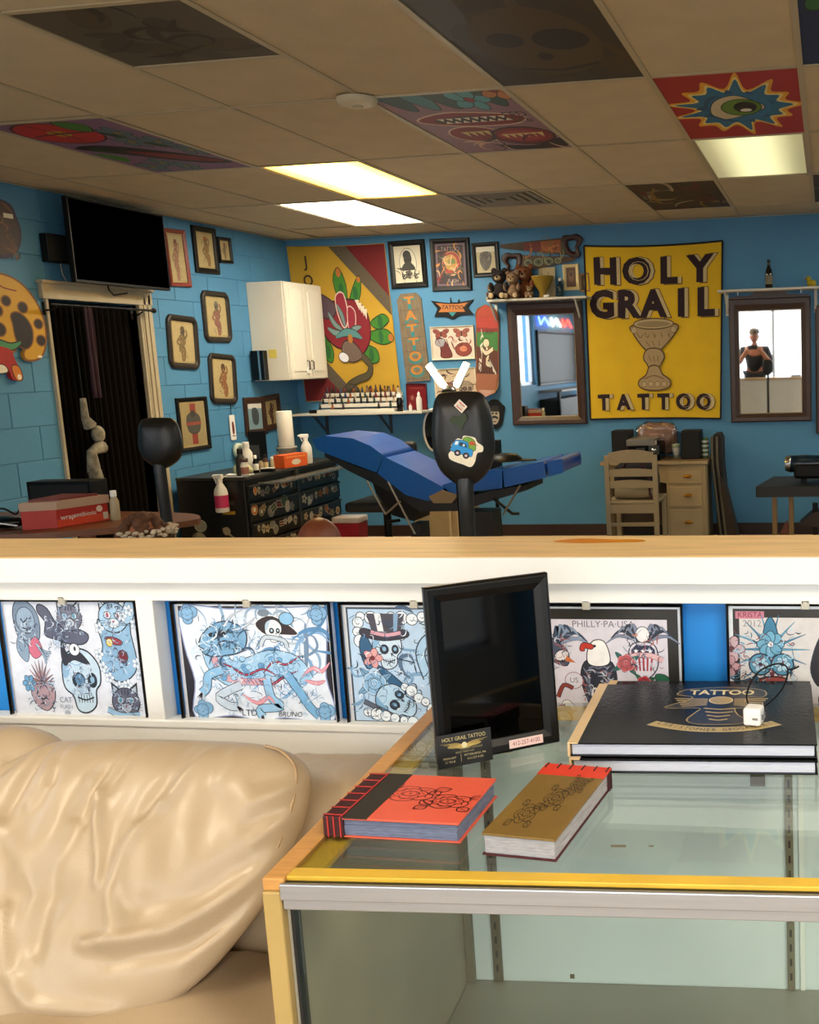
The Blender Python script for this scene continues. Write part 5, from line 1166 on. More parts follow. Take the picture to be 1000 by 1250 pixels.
# vertical TATTOO board
loc, rot, w, h = on_wall([(487, 359), (516, 357), (524, 464), (495, 467)])
t = thing('wooden_sign', 'tall grey wooden board with orange letters TATTOO running down', 'sign', loc, rot)
MB().prism([(-w/2, -h/2), (w/2, -h/2), (w/2, h/2-.05), (w/2-.04, h/2), (-w/2+.04, h/2), (-w/2, h/2-.05)], -.018, 0).build('board', mat('weathered_board', '#756650', .7, noise=.2, nscale=8, stretch=(8, 8, 1.5)), t, bevel=.003)
A = Art()
for i, ch in enumerate('TATTOO'):
    y = .82-i*.328; A.text(ch, 0, y-.02, .36, '#3d7a78', .05, sx=4.6); A.text(ch, 0, y+.03, .30, '#b87a2c', .04, sx=4.6)
    A.rect(-.16, y-.12, .16, y-.02, '#2f7c80') if ch == 'T' else None
    A.stroke([(-.9, y-.15), (-.3, y-.17), (.3, y-.17), (.9, y-.15)], .008, '#4a4030')
A.build('lettering', t, y=-.0182, step=1e-5, sx=w/2*.92, sz=h/2*.95)
# black and orange pennant plaque
loc, rot, w, h = on_wall([(527, 363), (579, 363), (579, 390), (527, 390)])
t = thing('wall_plaque', 'black spiky plaque with orange lettering and a teal gem', 'sign', loc, rot)
sp = [(-1, .7), (-.45, .55), (-.1, .5), (-.08, 1.0), (-.02, .55), (.25, .55), (.32, .85), (.38, .58), (1, .8), (.7, .1), (1.0, -.55), (.35, -.6), (.0, -1.0), (-.35, -.75), (-.85, -.75), (-.7, -.05)]
MB().prism([(a*w/2, b*h/2) for a, b in sp], -.015, 0).build('board', BLACKM, t, bevel=.002)
A = Art(); A.poly([(-.78, .5), (-.3, .4), (.3, .4), (.75, .55), (.5, .05), (.6, -.3), (-.65, -.35), (-.5, .05)], '#b06a26'); A.text('TATTOO', .0, .08, .5, '#2a160c', .02, .2, .5); A.poly([(-.18, -.35), (.18, -.35), (0, -.75)], '#2c8a8a')
A.build('lettering', t, y=-.0152, step=1e-5, sx=w/2, sz=h/2)
# skateboard deck
loc, rot, w, h = on_wall([(580, 372), (608, 372), (612, 484), (584, 484)])
t = thing('skateboard_deck', 'skateboard deck with red top, green middle and wooden lower end', 'skateboard', loc, (0, rot[1]+.03, 0))
w *= 1.0; out = []
for i in range(40):
    a = 2*math.pi*i/40; c, s = math.cos(a), math.sin(a); rr = w/2; out.append((rr*c, (h/2-rr)*(1 if s > 0 else -1)+rr*s))
def deck_y(z): k = max(0, abs(z)-(h/2-.14)); return -.02-.35*k
d_ = MB(); zs = [-h/2+h*i/24 for i in range(25)]
for side in (0, .011):
    pass
ring = lambda z: max(.004, (w/2 if abs(z) < h/2-w/2 else math.sqrt(max(0, (w/2)**2-(abs(z)-(h/2-w/2))**2))))
rr = []
for z in zs:
    x = ring(z); y = deck_y(z); rr.append([(-x, y+.003, z), (-x*.7, y, z), (x*.7, y, z), (x, y+.003, z), (x, y+.012, z), (-x, y+.012, z)])
d_.loft(rr, 0, False).build('deck', mat('maple', '#8a5228', .35, noise=.1, nscale=6), t)
A = Art()
def dz(v): return v
A.rect(-.95, .5, .95, .72, '#b8463a'); A.poly([(-.95, .5), (.95, .5), (.95, .3), (-.95, .38)], '#8a2c2a'); A.poly([(-.95, .72), (.95, .72), (.9, .84), (.6, .93), (.2, .985), (-.2, .985), (-.6, .93), (-.9, .84)], '#c25a48')
A.poly([(-.95, .4), (.95, .42), (.95, -.02), (.2, .1), (-.95, .05)], '#3c7a34'); A.poly([(-.95, .1), (.95, -.0), (.95, -.5), (-.95, -.5)], '#5c3020'); A.rect(-.95, -.5, .95, -.85, '#8a4a26')
A.ell(-.1, .17, .26, .09, '#ded0b0', 0, 14, '#2a1c14', .02); A.line([(-.1, .08), (.1, -.1), (-.1, -.25), (.3, -.3)], .12, '#ded0b0', '#2a1c14', .02); A.line([(-.5, .05), (-.1, -.05), (.5, .05)], .09, '#ded0b0', '#2a1c14', .02); A.line([(.6, -.45), (.2, -.2), (.8, -.5)], .06, '#d8d0c0')
for i in range(5): A.line([(-.6+.25*i, -.35), (-.5+.25*i, -.55)], .1, '#3a1c14')
A.text('SLAY', -.55, .0, .3, '#e0d8c8', .02, sx=1.4, rot=1.3); A.text('skate', .2, .42, .16, '#3a1412', sx=2.2)
A.build('graphic', t, y=0, mapf=lambda u, v, y: (u*ring(v*h/2)*.96, deck_y(v*h/2)-.0012+y, v*h/2), step=1e-5)
# black mask plaque
loc, rot, w, h = on_wall([(592, 488), (617, 488), (617, 524), (594, 524)])
t = thing('wall_plaque', 'black plaque cut-out with pale moustached face, below the skateboard', 'plaque', loc, rot)
MB().prism([(a*w/2, b*h/2) for a, b in smooth_path([(-.8, .7), (-.3, 1), (.3, 1), (.75, .7), (1, .5), (.85, 0), (.6, -.7), (0, -1), (-.6, -.7), (-.95, 0)], True)], -.015, 0).build('board', BLACKM, t)
A = Art(); A.ell(-.05, -.05, .5, .62, '#a89c84'); A.poly([(-.55, .2), (.45, .2), (.4, .6), (-.4, .6)], '#1a1614'); A.line([(-.4, -.25), (-.05, -.15), (.3, -.25)], .16, '#1a1614'); A.ell(-.22, .08, .12, .07, '#1a1614'); A.ell(.14, .08, .12, .07, '#1a1614'); A.line([(-.2, -.48), (.1, -.48)], .08, '#5a3a34', sm=False) if False else A.stroke([(-.2, -.48), (.1, -.48)], .08, '#5a3a34')
A.build('face_painting', t, y=-.0152, step=1e-5, sx=w/2, sz=h/2)
# white rimmed oval half hidden by the black pad
loc, rot, w, h = on_wall([(517, 498), (545, 498), (545, 552), (517, 552)])
t = thing('wall_mirror', 'oval white rimmed wall mirror mostly hidden behind the stickered black pad', 'mirror', loc, rot)
eo = [(w/2*math.cos(2*math.pi*i/40), h/2*math.sin(2*math.pi*i/40)) for i in range(40)]
m = MB(); moulding(m, eo, [(a*.84, b*.9) for a, b in eo], .02); m.build('frame', WHITE, t); MB().prism([(a*.86, b*.92) for a, b in eo], -.008, -.002).build('glass', mat('dark_mirror', '#30343a', .08, .8), t)

# ---- hand saws
def saw(label, hpx, tip, flip, paint):
    (x0, z0), (x1, z1) = bz(*hpx), bz(*tip); L = math.hypot(x1-x0, z1-z0); a = math.atan2(z1-z0, x1-x0)
    t = thing('painted_saw', label, 'saw', (x0, YB-.02, z0), (0, -a, 0), 'painted hand saws')
    s = flip
    MB().prism([(.10, .07*s), (L, .022*s), (L, -.006*s), (.10, -.075*s)][::1], -.002, .001).build('blade', mat('rusty_blade', '#4b3a2a', .55, .3, noise=.3, nscale=10), t)
    o = smooth_path([(-.03, .06), (.02, .095), (.07, .085), (.14, .08), (.15, .02), (.12, -.05), (.08, -.09), (.02, -.1), (-.01, -.07), (.01, -.02), (-.02, .02)], True, 3); o = [(a_, b_*s) for a_, b_ in o]
    n = len(o); cx_, cz_ = .06, .0; inn = [(cx_+(p[0]-cx_)*.42, cz_+(p[1]-cz_)*.5) for p in o]
    m = MB(); moulding(m, o, inn, .02); hd = m.build('handle', mat('dark_walnut', '#35190f', .45, noise=.2, nscale=14), t); hd.location = (0, .009, 0)
    te = MB()
    for i in range(40):
        q = .12+(L-.14)*i/40; zb = (-.075+(.069)*(q-.10)/(L-.10))*s; te.add([(q, -.001, zb), (q+.012, -.001, zb), (q+.006, -.001, zb-.006*s)], [(0, 1, 2)])
    te.build('teeth', mat('rusty_blade', '#4b3a2a', .55, .3), t)
    A = Art(); paint(A, L, s); A.build('blade_painting', t, y=-.0022, step=1e-5); return t
def p1(A, L, s):
    A.poly([(.16, .05*s), (.16, -.055*s), (.33, -.045*s), (.33, .04*s)], '#8e4a1e'); A.poly([(.33, .04*s), (.33, -.04*s), (.48, -.03*s), (.48, .03*s)], '#6b1f16'); m_swirls(A, 10, .14, .48, -.03, .03, .12, ['#b06a24', '#4a1410', '#7a5a20'], 4, .01); A.poly([(.11, .05*s), (.15, .05*s), (.15, -.06*s), (.11, -.06*s)], '#3e4a1e')
def p2(A, L, s):
    for x, r in ((.2, .03), (.29, .036), (.38, .032), (.46, .024)): A.ell(x, 0, r, r*.8, '#4e5a3a', 0, 14, '#9aa07a', .004); A.ell(x, 0, r*.45, r*.4, '#20180f')
    m_swirls(A, 10, .16, .5, -.03, .03, .1, ['#8a8a60', '#2a2a18'], 6, .007)
saw('upper hand saw with orange painted blade pointing left', (708, 300), (612, 302), -1, p1)
saw('lower hand saw with green painted rings, its blade pointing right', (618, 323), (703, 317), 1, p2)

# ---- shelves
SHW = mat('shelf_white', '#c9c6ba', .5)
def shelf(label, x0, x1, z, dpt, brk, group='white wall shelves', th=.018):
    t = thing('wall_shelf', label, 'shelf', ((x0+x1)/2, YB-dpt/2, z), group=group)
    L = (x1-x0)/2; MB().box(-L, L, -dpt/2, dpt/2, -th, 0).build('board', SHW, t, bevel=.002)
    for b in brk:
        bx = b-(x0+x1)/2
        MB().box(bx-.012, bx+.012, dpt/2-.012, dpt/2, -.2, -th).box(bx-.009, bx+.009, -dpt/2+.03, dpt/2, -th-.012, -th).prism([(-dpt/2+.05, -th-.012), (dpt/2-.012, -.19), (dpt/2-.012, -.165), (-dpt/2+.08, -th-.012)], bx-.006, bx+.006, plane='yz').build('bracket', SHW if 'ink' not in label else mat('dark_bracket', '#39404a', .5), t)
    return t
D1 = .22; q0 = at_y(594, 366, YB-D1); q1 = at_y(720, 363, YB-D1); Z1 = (q0.z+q1.z)/2+.008
shelf('white wall shelf with stuffed toys, left of the yellow lettered banner', q0.x, q1.x-.03, Z1, D1, (at_y(606, 370, YB).x, at_y(708, 370, YB).x))
q2 = at_y(876, 355, YB-D1); Z2 = q2.z+.006
shelf('white wall shelf holding a beer bottle above the right mirror', q2.x, q2.x+1.1, Z2, D1, (at_y(888, 370, YB).x, at_y(996, 370, YB).x))
D3 = .28; q3 = at_y(515, 503, YB-D3); q3b = at_y(350, 508, YB-D3); Z3 = q3.z+.006
shelf('long white ink shelf under the ochre banner, next to the corner', XL+.03, q3.x, Z3, D3, (at_y(400, 520, YB).x, at_y(478, 520, YB).x))

# ---- mirrors in carved brown frames
def big_mirror(label, px, top):
    loc, rot, w, h = on_wall(px); t = thing('wall_mirror', label, 'mirror', loc, (0, 0, 0), 'brown framed station mirrors')
    fw_ = .075; m = MB(); moulding(m, rect_pts(w, h), [(-w/2+fw_, -h/2+fw_*.9), (w/2-fw_, -h/2+fw_*.9), (w/2-fw_, h/2-fw_*1.3), (-w/2+fw_, h/2-fw_*1.3)], .035); m.build('frame', BROWNF, t)
    MB().prism([(-w/2, h/2-.01), (w/2, h/2-.01), (w/2-.02, h/2+.012), (w*.24, h/2+.02), (w*.17, h/2+.045), (-w*.17, h/2+.045), (-w*.24, h/2+.02), (-w/2+.02, h/2+.012)], -.03, -.002).build('crest', BROWNF, t, bevel=.004)
    m2 = MB(); iw, ih = w-2*fw_, h-fw_*2.2; moulding(m2, [(a, b-.2*fw_) for a, b in rect_pts(iw+.004, ih+.004)], [(a, b-.2*fw_) for a, b in rect_pts(iw-.014, ih-.014)], .012); m2.build('inner_lip', mat('pale_inner_lip', '#8d7c5c', .4), t)
    MB().box(-iw/2, iw/2, -.006, -.002, -ih/2-.2*fw_, ih/2-.2*fw_).build('glass', MIRROR, t); return t
big_mirror('brown framed mirror left of the yellow lettered banner, under the toy shelf', [(620, 372), (712, 366), (717, 517), (627, 519)], 0)
big_mirror('brown framed mirror right of the yellow lettered banner, under the bottle shelf', [(889, 364), (990, 362), (991, 514), (894, 515)], 0)
p_ = at_y(994, 372, YB); big_mirror('dark framed mirror cut off by the right edge', [(995, 373), (1095, 372), (1095, 528), (997, 528)], 0)

# ---- things on the toy shelf
def sx_(px, py=360, off=D1/2): return at_y(px, py, YB-off).x
FUR1, FUR2, FUR3 = mat('brown_plush', '#6a3a1a', .9, noise=.2, nscale=60, bump=.6, bscale=150), mat('tan_plush', '#7d6248', .9, noise=.2, nscale=60, bump=.6, bscale=150), mat('dark_plush', '#1d1512', .9, bump=.6, bscale=150)
CREM = mat('cream_plush', '#b09a74', .9, bump=.5, bscale=150)
def bear(label, px, h, fur, face, y=YB-.1):
    t = thing('teddy_bear', label, 'stuffed toy', (at_y(px, 360, y).x, y, Z1), group='stuffed toys on the shelf'); k = h/.26
    b = MB(); b.ball((0, 0, .07*k), (.055*k, .05*k, .072*k)); b.build('body', fur, t)
    b = MB(); b.ball((0, -.005, .18*k), (.06*k, .052*k, .055*k)); b.build('head', fur, t)
    MB().ball((0, -.05*k, .168*k), (.028*k, .02*k, .02*k)).build('muzzle', face, t)
    for s in (-1, 1):
        MB().ball((s*.045*k, 0, .23*k), (.022*k, .012*k, .022*k)).build('ear', fur, t); MB().ball((s*.06*k, -.03*k, .1*k), (.02*k, .025*k, .04*k), rot=(.5, 0, s*.4)).build('arm', fur, t)
        MB().ball((s*.045*k, -.055*k, .025*k), (.026*k, .05*k, .026*k)).build('leg', fur, t); MB().ball((s*.045*k, -.105*k, .028*k), (.022*k, .008*k, .022*k)).build('foot_pad', face, t); MB().ball((s*.02*k, -.055*k, .195*k), .006*k).build('eye', BLACKG, t)
    MB().ball((0, -.07*k, .175*k), .008*k).build('nose', BLACKG, t); return t
bear('small tan stuffed toy at the left end of the toy shelf', 600, .13, FUR2, CREM)
bear('dark stuffed toy with cream muzzle and black hair, second on the shelf', 611, .27, FUR3, CREM, YB-.15)
bear('brown and cream stuffed monkey-like bear, third on the toy shelf', 627, .24, FUR2, CREM, YB-.15)
bear('big round orange-brown stuffed bear, rightmost of the toys', 642, .30, FUR1, FUR2, YB-.07)
bear('little tan stuffed toy sitting in front of the orange-brown bear', 647, .11, FUR2, CREM, YB-.18)
one('flower_pot', 'mustard yellow flared pot right of the stuffed toys', 'pot', MB().lathe([(.03, 0), (.035, .01), (.03, .05), (.06, .1), (.09, .17), (.095, .18), (.085, .18), (.055, .1), (.001, .06)], seg=20), mat('mustard_glaze', '#8f7420', .4), (sx_(664), YB-.13, Z1))
def card_on(label, px0, px1, h, col, artf, y=YB-.05, name='greeting_card'):
    x0, x1 = at_y(px0, 360, y).x, at_y(px1, 360, y).x; t = thing(name, label, 'card', ((x0+x1)/2, y, Z1), (0, 0, 0)); w = x1-x0
    o = MB().box(-w/2, w/2, 0, .003, 0, h).build('sheet', mat(name+col[1:], col, .7), t); o.rotation_euler = (-.12, 0, 0); A = Art(); artf(A); g = A.build('print', o, y=-.0002, step=1e-5, sx=w/2, sz=h/2, oz=h/2); return t
card_on('beige card with small black dots standing behind the shelf pot', 658, 678, .26, '#a89a74', lambda A: [A.ell(-.6+.4*i, .6-.3*(i % 2), .06, .06, '#3a3428') for i in range(4)])
t = thing('clear_bottle', 'small clear glass bottle with white cap on the toy shelf', 'bottle', (sx_(684), YB-.1, Z1)); MB().lathe([(.02, 0), (.026, .004), (.026, .1), (.012, .125), (.012, .14)], seg=14).build('glass', glass_mat('bottle_glass', '#a8b8b4', .05), t); MB().lathe([(.013, .138), (.013, .16), (.001, .16)], seg=12).build('cap', WHITE, t)
picture('cream framed small photo standing on the toy shelf', [(687, 323), (707, 322), (708, 354), (689, 355)], fw=.028, fm=mat('ivory_frame', '#d8c48c', .4), paper=mat('photo_brown', '#5c4030', .5), art=lambda A: (A.ell(0, .1, .5, .6, '#7a5a48'), A.ell(0, .3, .25, .2, '#3a2a20')))
picture('small tan box-like plaque with arch, right end of the toy shelf', [(708, 334), (720, 333), (721, 356), (709, 357)], fw=.018, fm=mat('tan_box', '#8a6a48', .6), paper=mat('arch_dark', '#3a2c1a', .6), art=lambda A: (A.ell(0, 0, .5, .5, '#6a5a28'),))
t = thing('trinket', 'small white trinket lying in front of the dotted card', 'trinket', (sx_(669), YB-.17, Z1)); MB().ball((0, 0, .012), (.022, .014, .012)).build('body', WHITE, t); MB().ball((.018, 0, .016), .008).build('tip', WHITE, t)
# bottle on the right shelf
BRG = mat('brown_bottle_glass', '#120c08', .12, coat=.5)
t = thing('beer_bottle', 'dark brown beer bottle standing alone on the right wall shelf', 'bottle', (at_y(939, 350, YB-.11).x, YB-.11, Z2))
MB().lathe([(.025, 0), (.03, .005), (.03, .12), (.026, .145), (.014, .175), (.0125, .22), (.015, .222), (.015, .23), (.001, .23)], seg=18).build('glass', BRG, t)
MB().lathe([(.0304, .035), (.0304, .105)], seg=18).build('label', mat('beer_label', '#857a64', .6), t); MB().lathe([(.0136, .18), (.0131, .205)], seg=14).build('neck_label', mat('neck_label', '#8d8468', .6), t)
t = thing('rubber_duck', 'small yellow toy duck at the right end of the bottle shelf', 'toy', (at_y(991, 348, YB-.11).x, YB-.11, Z2)); DUCK = mat('duck_yellow', '#b09a14', .4)
MB().ball((0, 0, .03), (.04, .03, .03)).build('body', DUCK, t); MB().ball((-.025, 0, .068), .022).build('head', DUCK, t); MB().ball((-.05, 0, .066), (.012, .01, .004)).build('beak', mat('duck_beak', '#b05a14', .4), t)
for px in (901, 978): p = at_y(px, 358, YB-D1+.02); one('hook', 'small white hook under the bottle shelf, %s' % ('left one' if px < 950 else 'right one'), 'hook', MB().tube([(0, 0, 0), (0, 0, -.02), (0, -.012, -.028), (0, -.018, -.018)], .004, 6), WHITE, (p.x, p.y, Z2-.018), group='shelf hooks')

# ---- ink display on the long shelf
Yr = YB-.14
def six(px, y=Yr): return at_y(px, 495, y).x
xa, xb = six(393), six(487)
t = thing('ink_rack', 'white stepped display rack full of small tattoo ink bottles', 'rack', ((xa+xb)/2, Yr, Z3))
Wr = (xb-xa)/2
m = MB()
STEPS = [(-.10, .0), (-.05, .045), (0, .09), (.05, .135)]
for i, (y, z) in enumerate(STEPS): MB().box(-Wr+.012*i*0, Wr, y, .10, z*1.0, z+.03).build('step', mat('rack_white', '#d2cfc4', .5), t, bevel=.003)
bottle_names = ['black', 'dark red', 'rust brown', 'navy blue', 'plum', 'taupe', 'dark green', 'cream', 'near-black']
bottle_cols = ['#1a1416', '#6b1a1c', '#8a4a20', '#1c2c50', '#3a1c30', '#7a5a4a', '#24402c', '#b8a890', '#141218']
caps = MB()
def bottle_mesh(i):
    mb = MB(); mb.lathe([(.009, 0), (.0105, .003), (.0105, .034), (.006, .042)], seg=8, mi=0); mb.lathe([(.007, .041), (.0065, .05), (.002, .064), (.001, .064)], seg=8, mi=1)
    return mb.mesh('ink_bottle', [mat('ink_%d' % i, bottle_cols[i], .3), mat('cap_black', '#0e0c0c', .4)])
bm_ = [bottle_mesh(i) for i in range(len(bottle_cols))]; rd = random.Random(2)
for si, (y, z) in enumerate(STEPS):
    n = (7, 12, 15, 17)[si]
    for i in range(n):
        if si == 0 and i in (3, 4): continue
        o = bpy.data.objects.new('ink_bottle', bm_[(kb := rd.randrange(len(bm_)))]); COL.objects.link(o)
        o.location = ((xa+xb)/2-Wr+.02+(2*Wr-.04)*(i+.5*rd.random()*.3)/(n-1+.3), Yr+y+.024, Z3+z+.031); o.scale = (1, 1, rd.uniform(.85, 1.15))
        tag(o, 'small %s ink bottle in the %s part of the %s rack step' % (bottle_names[kb], ('left', 'middle', 'right')[min(2, 3*i//n)], ('lowest', 'second', 'third', 'highest')[si]), 'bottle', 'ink bottles in the rack')
def simple_bottle(label, x, y, z, r, h, body, capm, neck=.45, group=None, lab=None, cat='bottle', name='bottle', nozzle=False):
    t = thing(name, label, cat, (x, y, z), group=group)
    MB().lathe([(r*.9, 0), (r, .004), (r, h*.62), (r*neck, h*.78), (r*neck, h*.82)], seg=16).build('body', body, t)
    c = MB(); c.lathe([(r*neck*1.15, h*.8), (r*neck*1.15, h*.9), (r*neck*.4 if nozzle else r*neck*1.1, h*.93 if nozzle else h), (.001, h)], seg=12); c.build('cap', capm, t)
    if lab: MB().lathe([(r*1.015, h*.15), (r*1.015, h*.52)], seg=16).build('label', lab, t)
    return t
PLW = mat('translucent_white', '#d4d3cc', .35)
x = six(484, YB-.2); simple_bottle('black bottle with white band at right end of the ink rack', x+.03, YB-.2, Z3, .026, .15, BLACKG, WHITE, .8, lab=None)
simple_bottle('white squeeze bottle with pointed tip in front of the red square tin', six(512, YB-.18), YB-.18, Z3, .024, .17, PLW, WHITE, .4, nozzle=True)
simple_bottle('tiny white bottle beside the red square tin', six(501, YB-.2), YB-.2, Z3, .014, .07, PLW, mat('pink_cap', '#b0606a', .5), .5)
picture('dark red square tin plate standing on the ink shelf', [(496, 468), (521, 468), (523, 500), (498, 500)], fw=.01, fm=mat('dark_red_tin', '#5c1216', .3), paper=mat('red_tin', '#6e161c', .3), art=lambda A: (m_flower(A, -.5, -.1, .5, '#9a5a50', '#4a1014', '#c08a70'), A.stroke([(-.8, .7), (.8, .7)], .05, '#9a4a44')), cat='tin', name='tin_plate')
one('black_box', 'small black gadget lying at the left part of the ink shelf', 'gadget', MB().box(-.045, .045, -.02, .02, 0, .03).box(-.03, -.01, -.022, -.02, .008, .022), BLACK, (six(384, YB-.18), YB-.18, Z3), bevel=.003)
# ================================================================== LEFT WALL
OLIVE = mat('old_paper_olive', '#a89668', .8, noise=.15, nscale=10)
CARVED = mat('carved_dark_frame', '#241c14', .4, noise=.3, nscale=20, bump=.4, bscale=60)
def sketch(seed, cs):
    def f(A):
        rd = random.Random(seed); A.rect(-.9, -.9, .9, .9, '#b09e70')
        a = rd.uniform(-.15, .15); D = '#3c3428'; A.push(a, 0, 1, a); A.blob([(-.2, .3), (.2, .32), (.28, .0), (.14, -.15), (.3, -.4), (.2, -.85), (-.05, -.85), (-.1, -.5), (-.3, -.35), (-.14, -.1), (-.26, .1)], cs[1], D, .02); A.ell(.02, .5, .17, .2, cs[0], 0, 14, D, .02); A.blob([(-.2, .55), (-.1, .75), (.15, .75), (.24, .5), (.1, .62), (-.05, .6)], cs[2]); A.line([(-.2, .2), (-.45, -.05), (-.15, -.2)], .1, cs[1], D, .015); A.line([(.2, .2), (.42, .4), (.3, .65)], .09, cs[1], D, .015); A.pop(); m_swirls(A, 50, -.35, .35, -.8, .65, .14, [D, cs[0], cs[2], '#b09e70'], seed+1, .025)
    return f
picture('red-brown framed sketch on the left wall half hidden by the television', [(200, 279), (224, 281), (231, 351), (204, 349)], 'left', .03, REDF, OLIVE, sketch(1, ['#8a5a44', '#9a7058', '#6a3a2c']))
picture('black framed sketch right of the television, beside a tiny framed one', [(232, 275), (261, 279), (266, 336), (238, 332)], 'left', .04, BLACKM, OLIVE, sketch(2, ['#6a5430', '#85693c', '#9a5a30']))
picture('tiny black framed picture near the ceiling, rightmost of the left wall', [(264, 289), (280, 291), (282, 322), (267, 321)], 'left', .025, BLACKM, OLIVE, sketch(3, ['#5a4a30', '#7a6a48', '#6a3a2c']))
picture('scroll-edged dark frame with a grey figure sketch, nearest the doorway', [(200, 382), (238, 386), (244, 453), (206, 450)], 'left', .05, CARVED, OLIVE, sketch(4, ['#4a4436', '#7a6440', '#5a4a30']), ornate=True)
picture('scroll-edged dark frame with a grey and pink figure, highest of its kind', [(243, 353), (277, 356), (283, 420), (249, 418)], 'left', .048, CARVED, OLIVE, sketch(5, ['#54504a', '#8a5a4c', '#6a6258']), ornate=True)
picture('scroll-edged dark frame with a brown figure, lowest of its kind', [(251, 430), (286, 432), (289, 495), (257, 493)], 'left', .048, CARVED, OLIVE, sketch(6, ['#6a3a20', '#8a5a34', '#4a3420']), ornate=True)
picture('black framed print with a red cross shape, lowest on the left wall', [(214, 487), (250, 483), (256, 548), (219, 552)], 'left', .03, BLACKM, OLIVE, lambda A: (A.rect(-.9, -.9, .9, .9, '#9a8a62'), A.rect(-.2, -.9, .25, .9, '#8a3a2c'), A.blob([(-.5, .3), (0, .5), (.5, .3), (.5, -.2), (.2, -.4), (-.4, -.3)], '#4c4c44', '#2c2a24', .03), A.ell(0, .45, .2, .16, '#3c3a34'), A.rect(-.6, -.05, .6, .1, '#8a4434')))
picture('brown framed photo of a grey figure above the paper towel roll', [(295, 486), (320, 484), (326, 530), (300, 532)], 'left', .05, BROWNF, mat('pale_blue_print', '#7f98a0', .5), lambda A: (A.rect(-1, .6, 1, 1, '#d8d4c8'), A.blob([(-.4, .5), (.2, .6), (.5, .1), (.3, -.6), (-.3, -.5)], '#3c4448', '#20262a', .03)))
picture('narrow brown framed dark picture tucked in the corner', [(318, 484), (340, 480), (342, 522), (323, 527)], 'left', .04, BROWNF, mat('dark_red_print', '#4a2a20', .5), sketch(8, ['#3a2018', '#5a3020', '#6a4a34']))

# television on its arm
tvp = [at_x(x, y, XL+.16) for x, y in ((90, 243), (207, 262), (200, 353), (84, 345))]
cy_, cz_ = sum(p.y for p in tvp)/4, sum(p.z for p in tvp)/4; tw = (tvp[1].y-tvp[0].y+tvp[2].y-tvp[3].y)/2; th_ = (tvp[0].z-tvp[3].z+tvp[1].z-tvp[2].z)/2
t = thing('television', 'black flat television mounted high above the dark doorway', 'television', (XL+.16, cy_, cz_), (.0, 0, math.pi/2))
MB().box(-tw/2, tw/2, 0, .035, -th_/2, th_/2).box(-tw/2+.1, tw/2-.1, .035, .06, -th_/2+.06, th_/2-.1).build('housing', BLACK, t, bevel=.004)
MB().box(-tw/2+.012, tw/2-.012, -.0015, .0, -th_/2+.018, th_/2-.012).build('screen', mat('tv_screen', '#010101', .6, spec=.0), t)
m = MB(); m.box(-.12, .12, .06, .07, -.1, .1).box(-.03, .03, .07, .155, -.02, .02).box(-.06, .06, .148, .158, -.15, .15); m.build('wall_mount', BLACK, t)
MB().tube([(-.1, .06, -th_/2+.03), (-.08, .07, -th_/2-.02), (0, .1, -th_/2-.05), (.12, .09, -th_/2-.03)], .005, 6).build('cable', BLACK, t)
p = [at_x(*q, XL+.05) for q in ((62, 285), (92, 288), (92, 320), (66, 320))]
t = thing('speaker_box', 'small black box on the wall left of the television', 'speaker', (XL+.002, (p[0].y+p[1].y)/2, (p[0].z+p[3].z)/2), (0, 0, math.pi/2))
a, b = (p[1].y-p[0].y)/2+.04, (p[0].z-p[3].z)/2; MB().box(-a, a-.04, -.05, 0, -b, b).build('housing', BLACK, t, bevel=.004); MB().box(-a+.01, a-.05, -.054, -.05, -b+.01, b-.01).build('grille', mat('speaker_cloth', '#141414', .9), t)
MB().tube([(-.02, -.02, -b), (0, -.01, -b-.06), (.03, -.01, -b-.11)], .003, 6).build('cable', mat('white_cable', '#b8b4a8', .5), t)
# curtain rod and curtains in the doorway
yr0, yr1 = at_x(60, 362, XL+.09).y, at_x(187, 368, XL+.09).y; zr = at_x(150, 375, XL+.09).z-.01
t = thing('curtain_rod', 'black curtain rod with bracket and finial across the doorway', 'curtain rod', (XL+.09, 0, zr))
MB().tube([(0, yr0, 0), (0, yr1-.02, 0)], .008, 10).build('rod', BLACK, t); MB().lathe([(.001, -.03), (.014, -.02), (.018, 0), (.012, .012), (.007, .015)], (0, yr1, 0), 12, axis='y').build('finial', BLACK, t)
for y in (yr0+.05, yr1-.12): MB().box(-.088, -.082, y-.012, y+.012, -.06, .02).tube([(-.085, y, -.03), (-.03, y, -.03), (0, y, -.012)], .006, 6).build('bracket', BLACK, t)
def curtain(label, y0, y1, col, x=XL-.02, top=None, bot=.03, folds=7, amp=.02, name='curtain', cat='curtain'):
    n = folds*8; top = top or DZ-.03; v = []; f = []
    for j in range(13):
        z = top+(bot-top)*j/12
        for i in range(n+1):
            q = i/n; v.append((x+amp*math.sin(q*folds*2*math.pi+.4*math.sin(j*.5))*(.6+.4*j/12), y0+(y1-y0)*q, z))
    for j in range(12):
        for i in range(n): k = j*(n+1)+i; f.append((k, k+1, k+n+2, k+n+1))
    mb = MB(); mb.add(v, f, 0, True); o = mb.build(name, col, None, fixn=False); s = o.modifiers.new('th', 'SOLIDIFY'); s.thickness = .003
    return tag(o, label, cat)
CURT = mat('black_curtain', '#080605', .95, spec=.1)
curtain('black curtain hanging in the left half of the doorway', DY0+.01, DY0+.36, CURT)
curtain('black curtain hanging in the right half of the doorway', DY0+.40, DY1-.03, mat('brown_black_curtain', '#0b0705', .95, spec=.1), x=XL-.05)
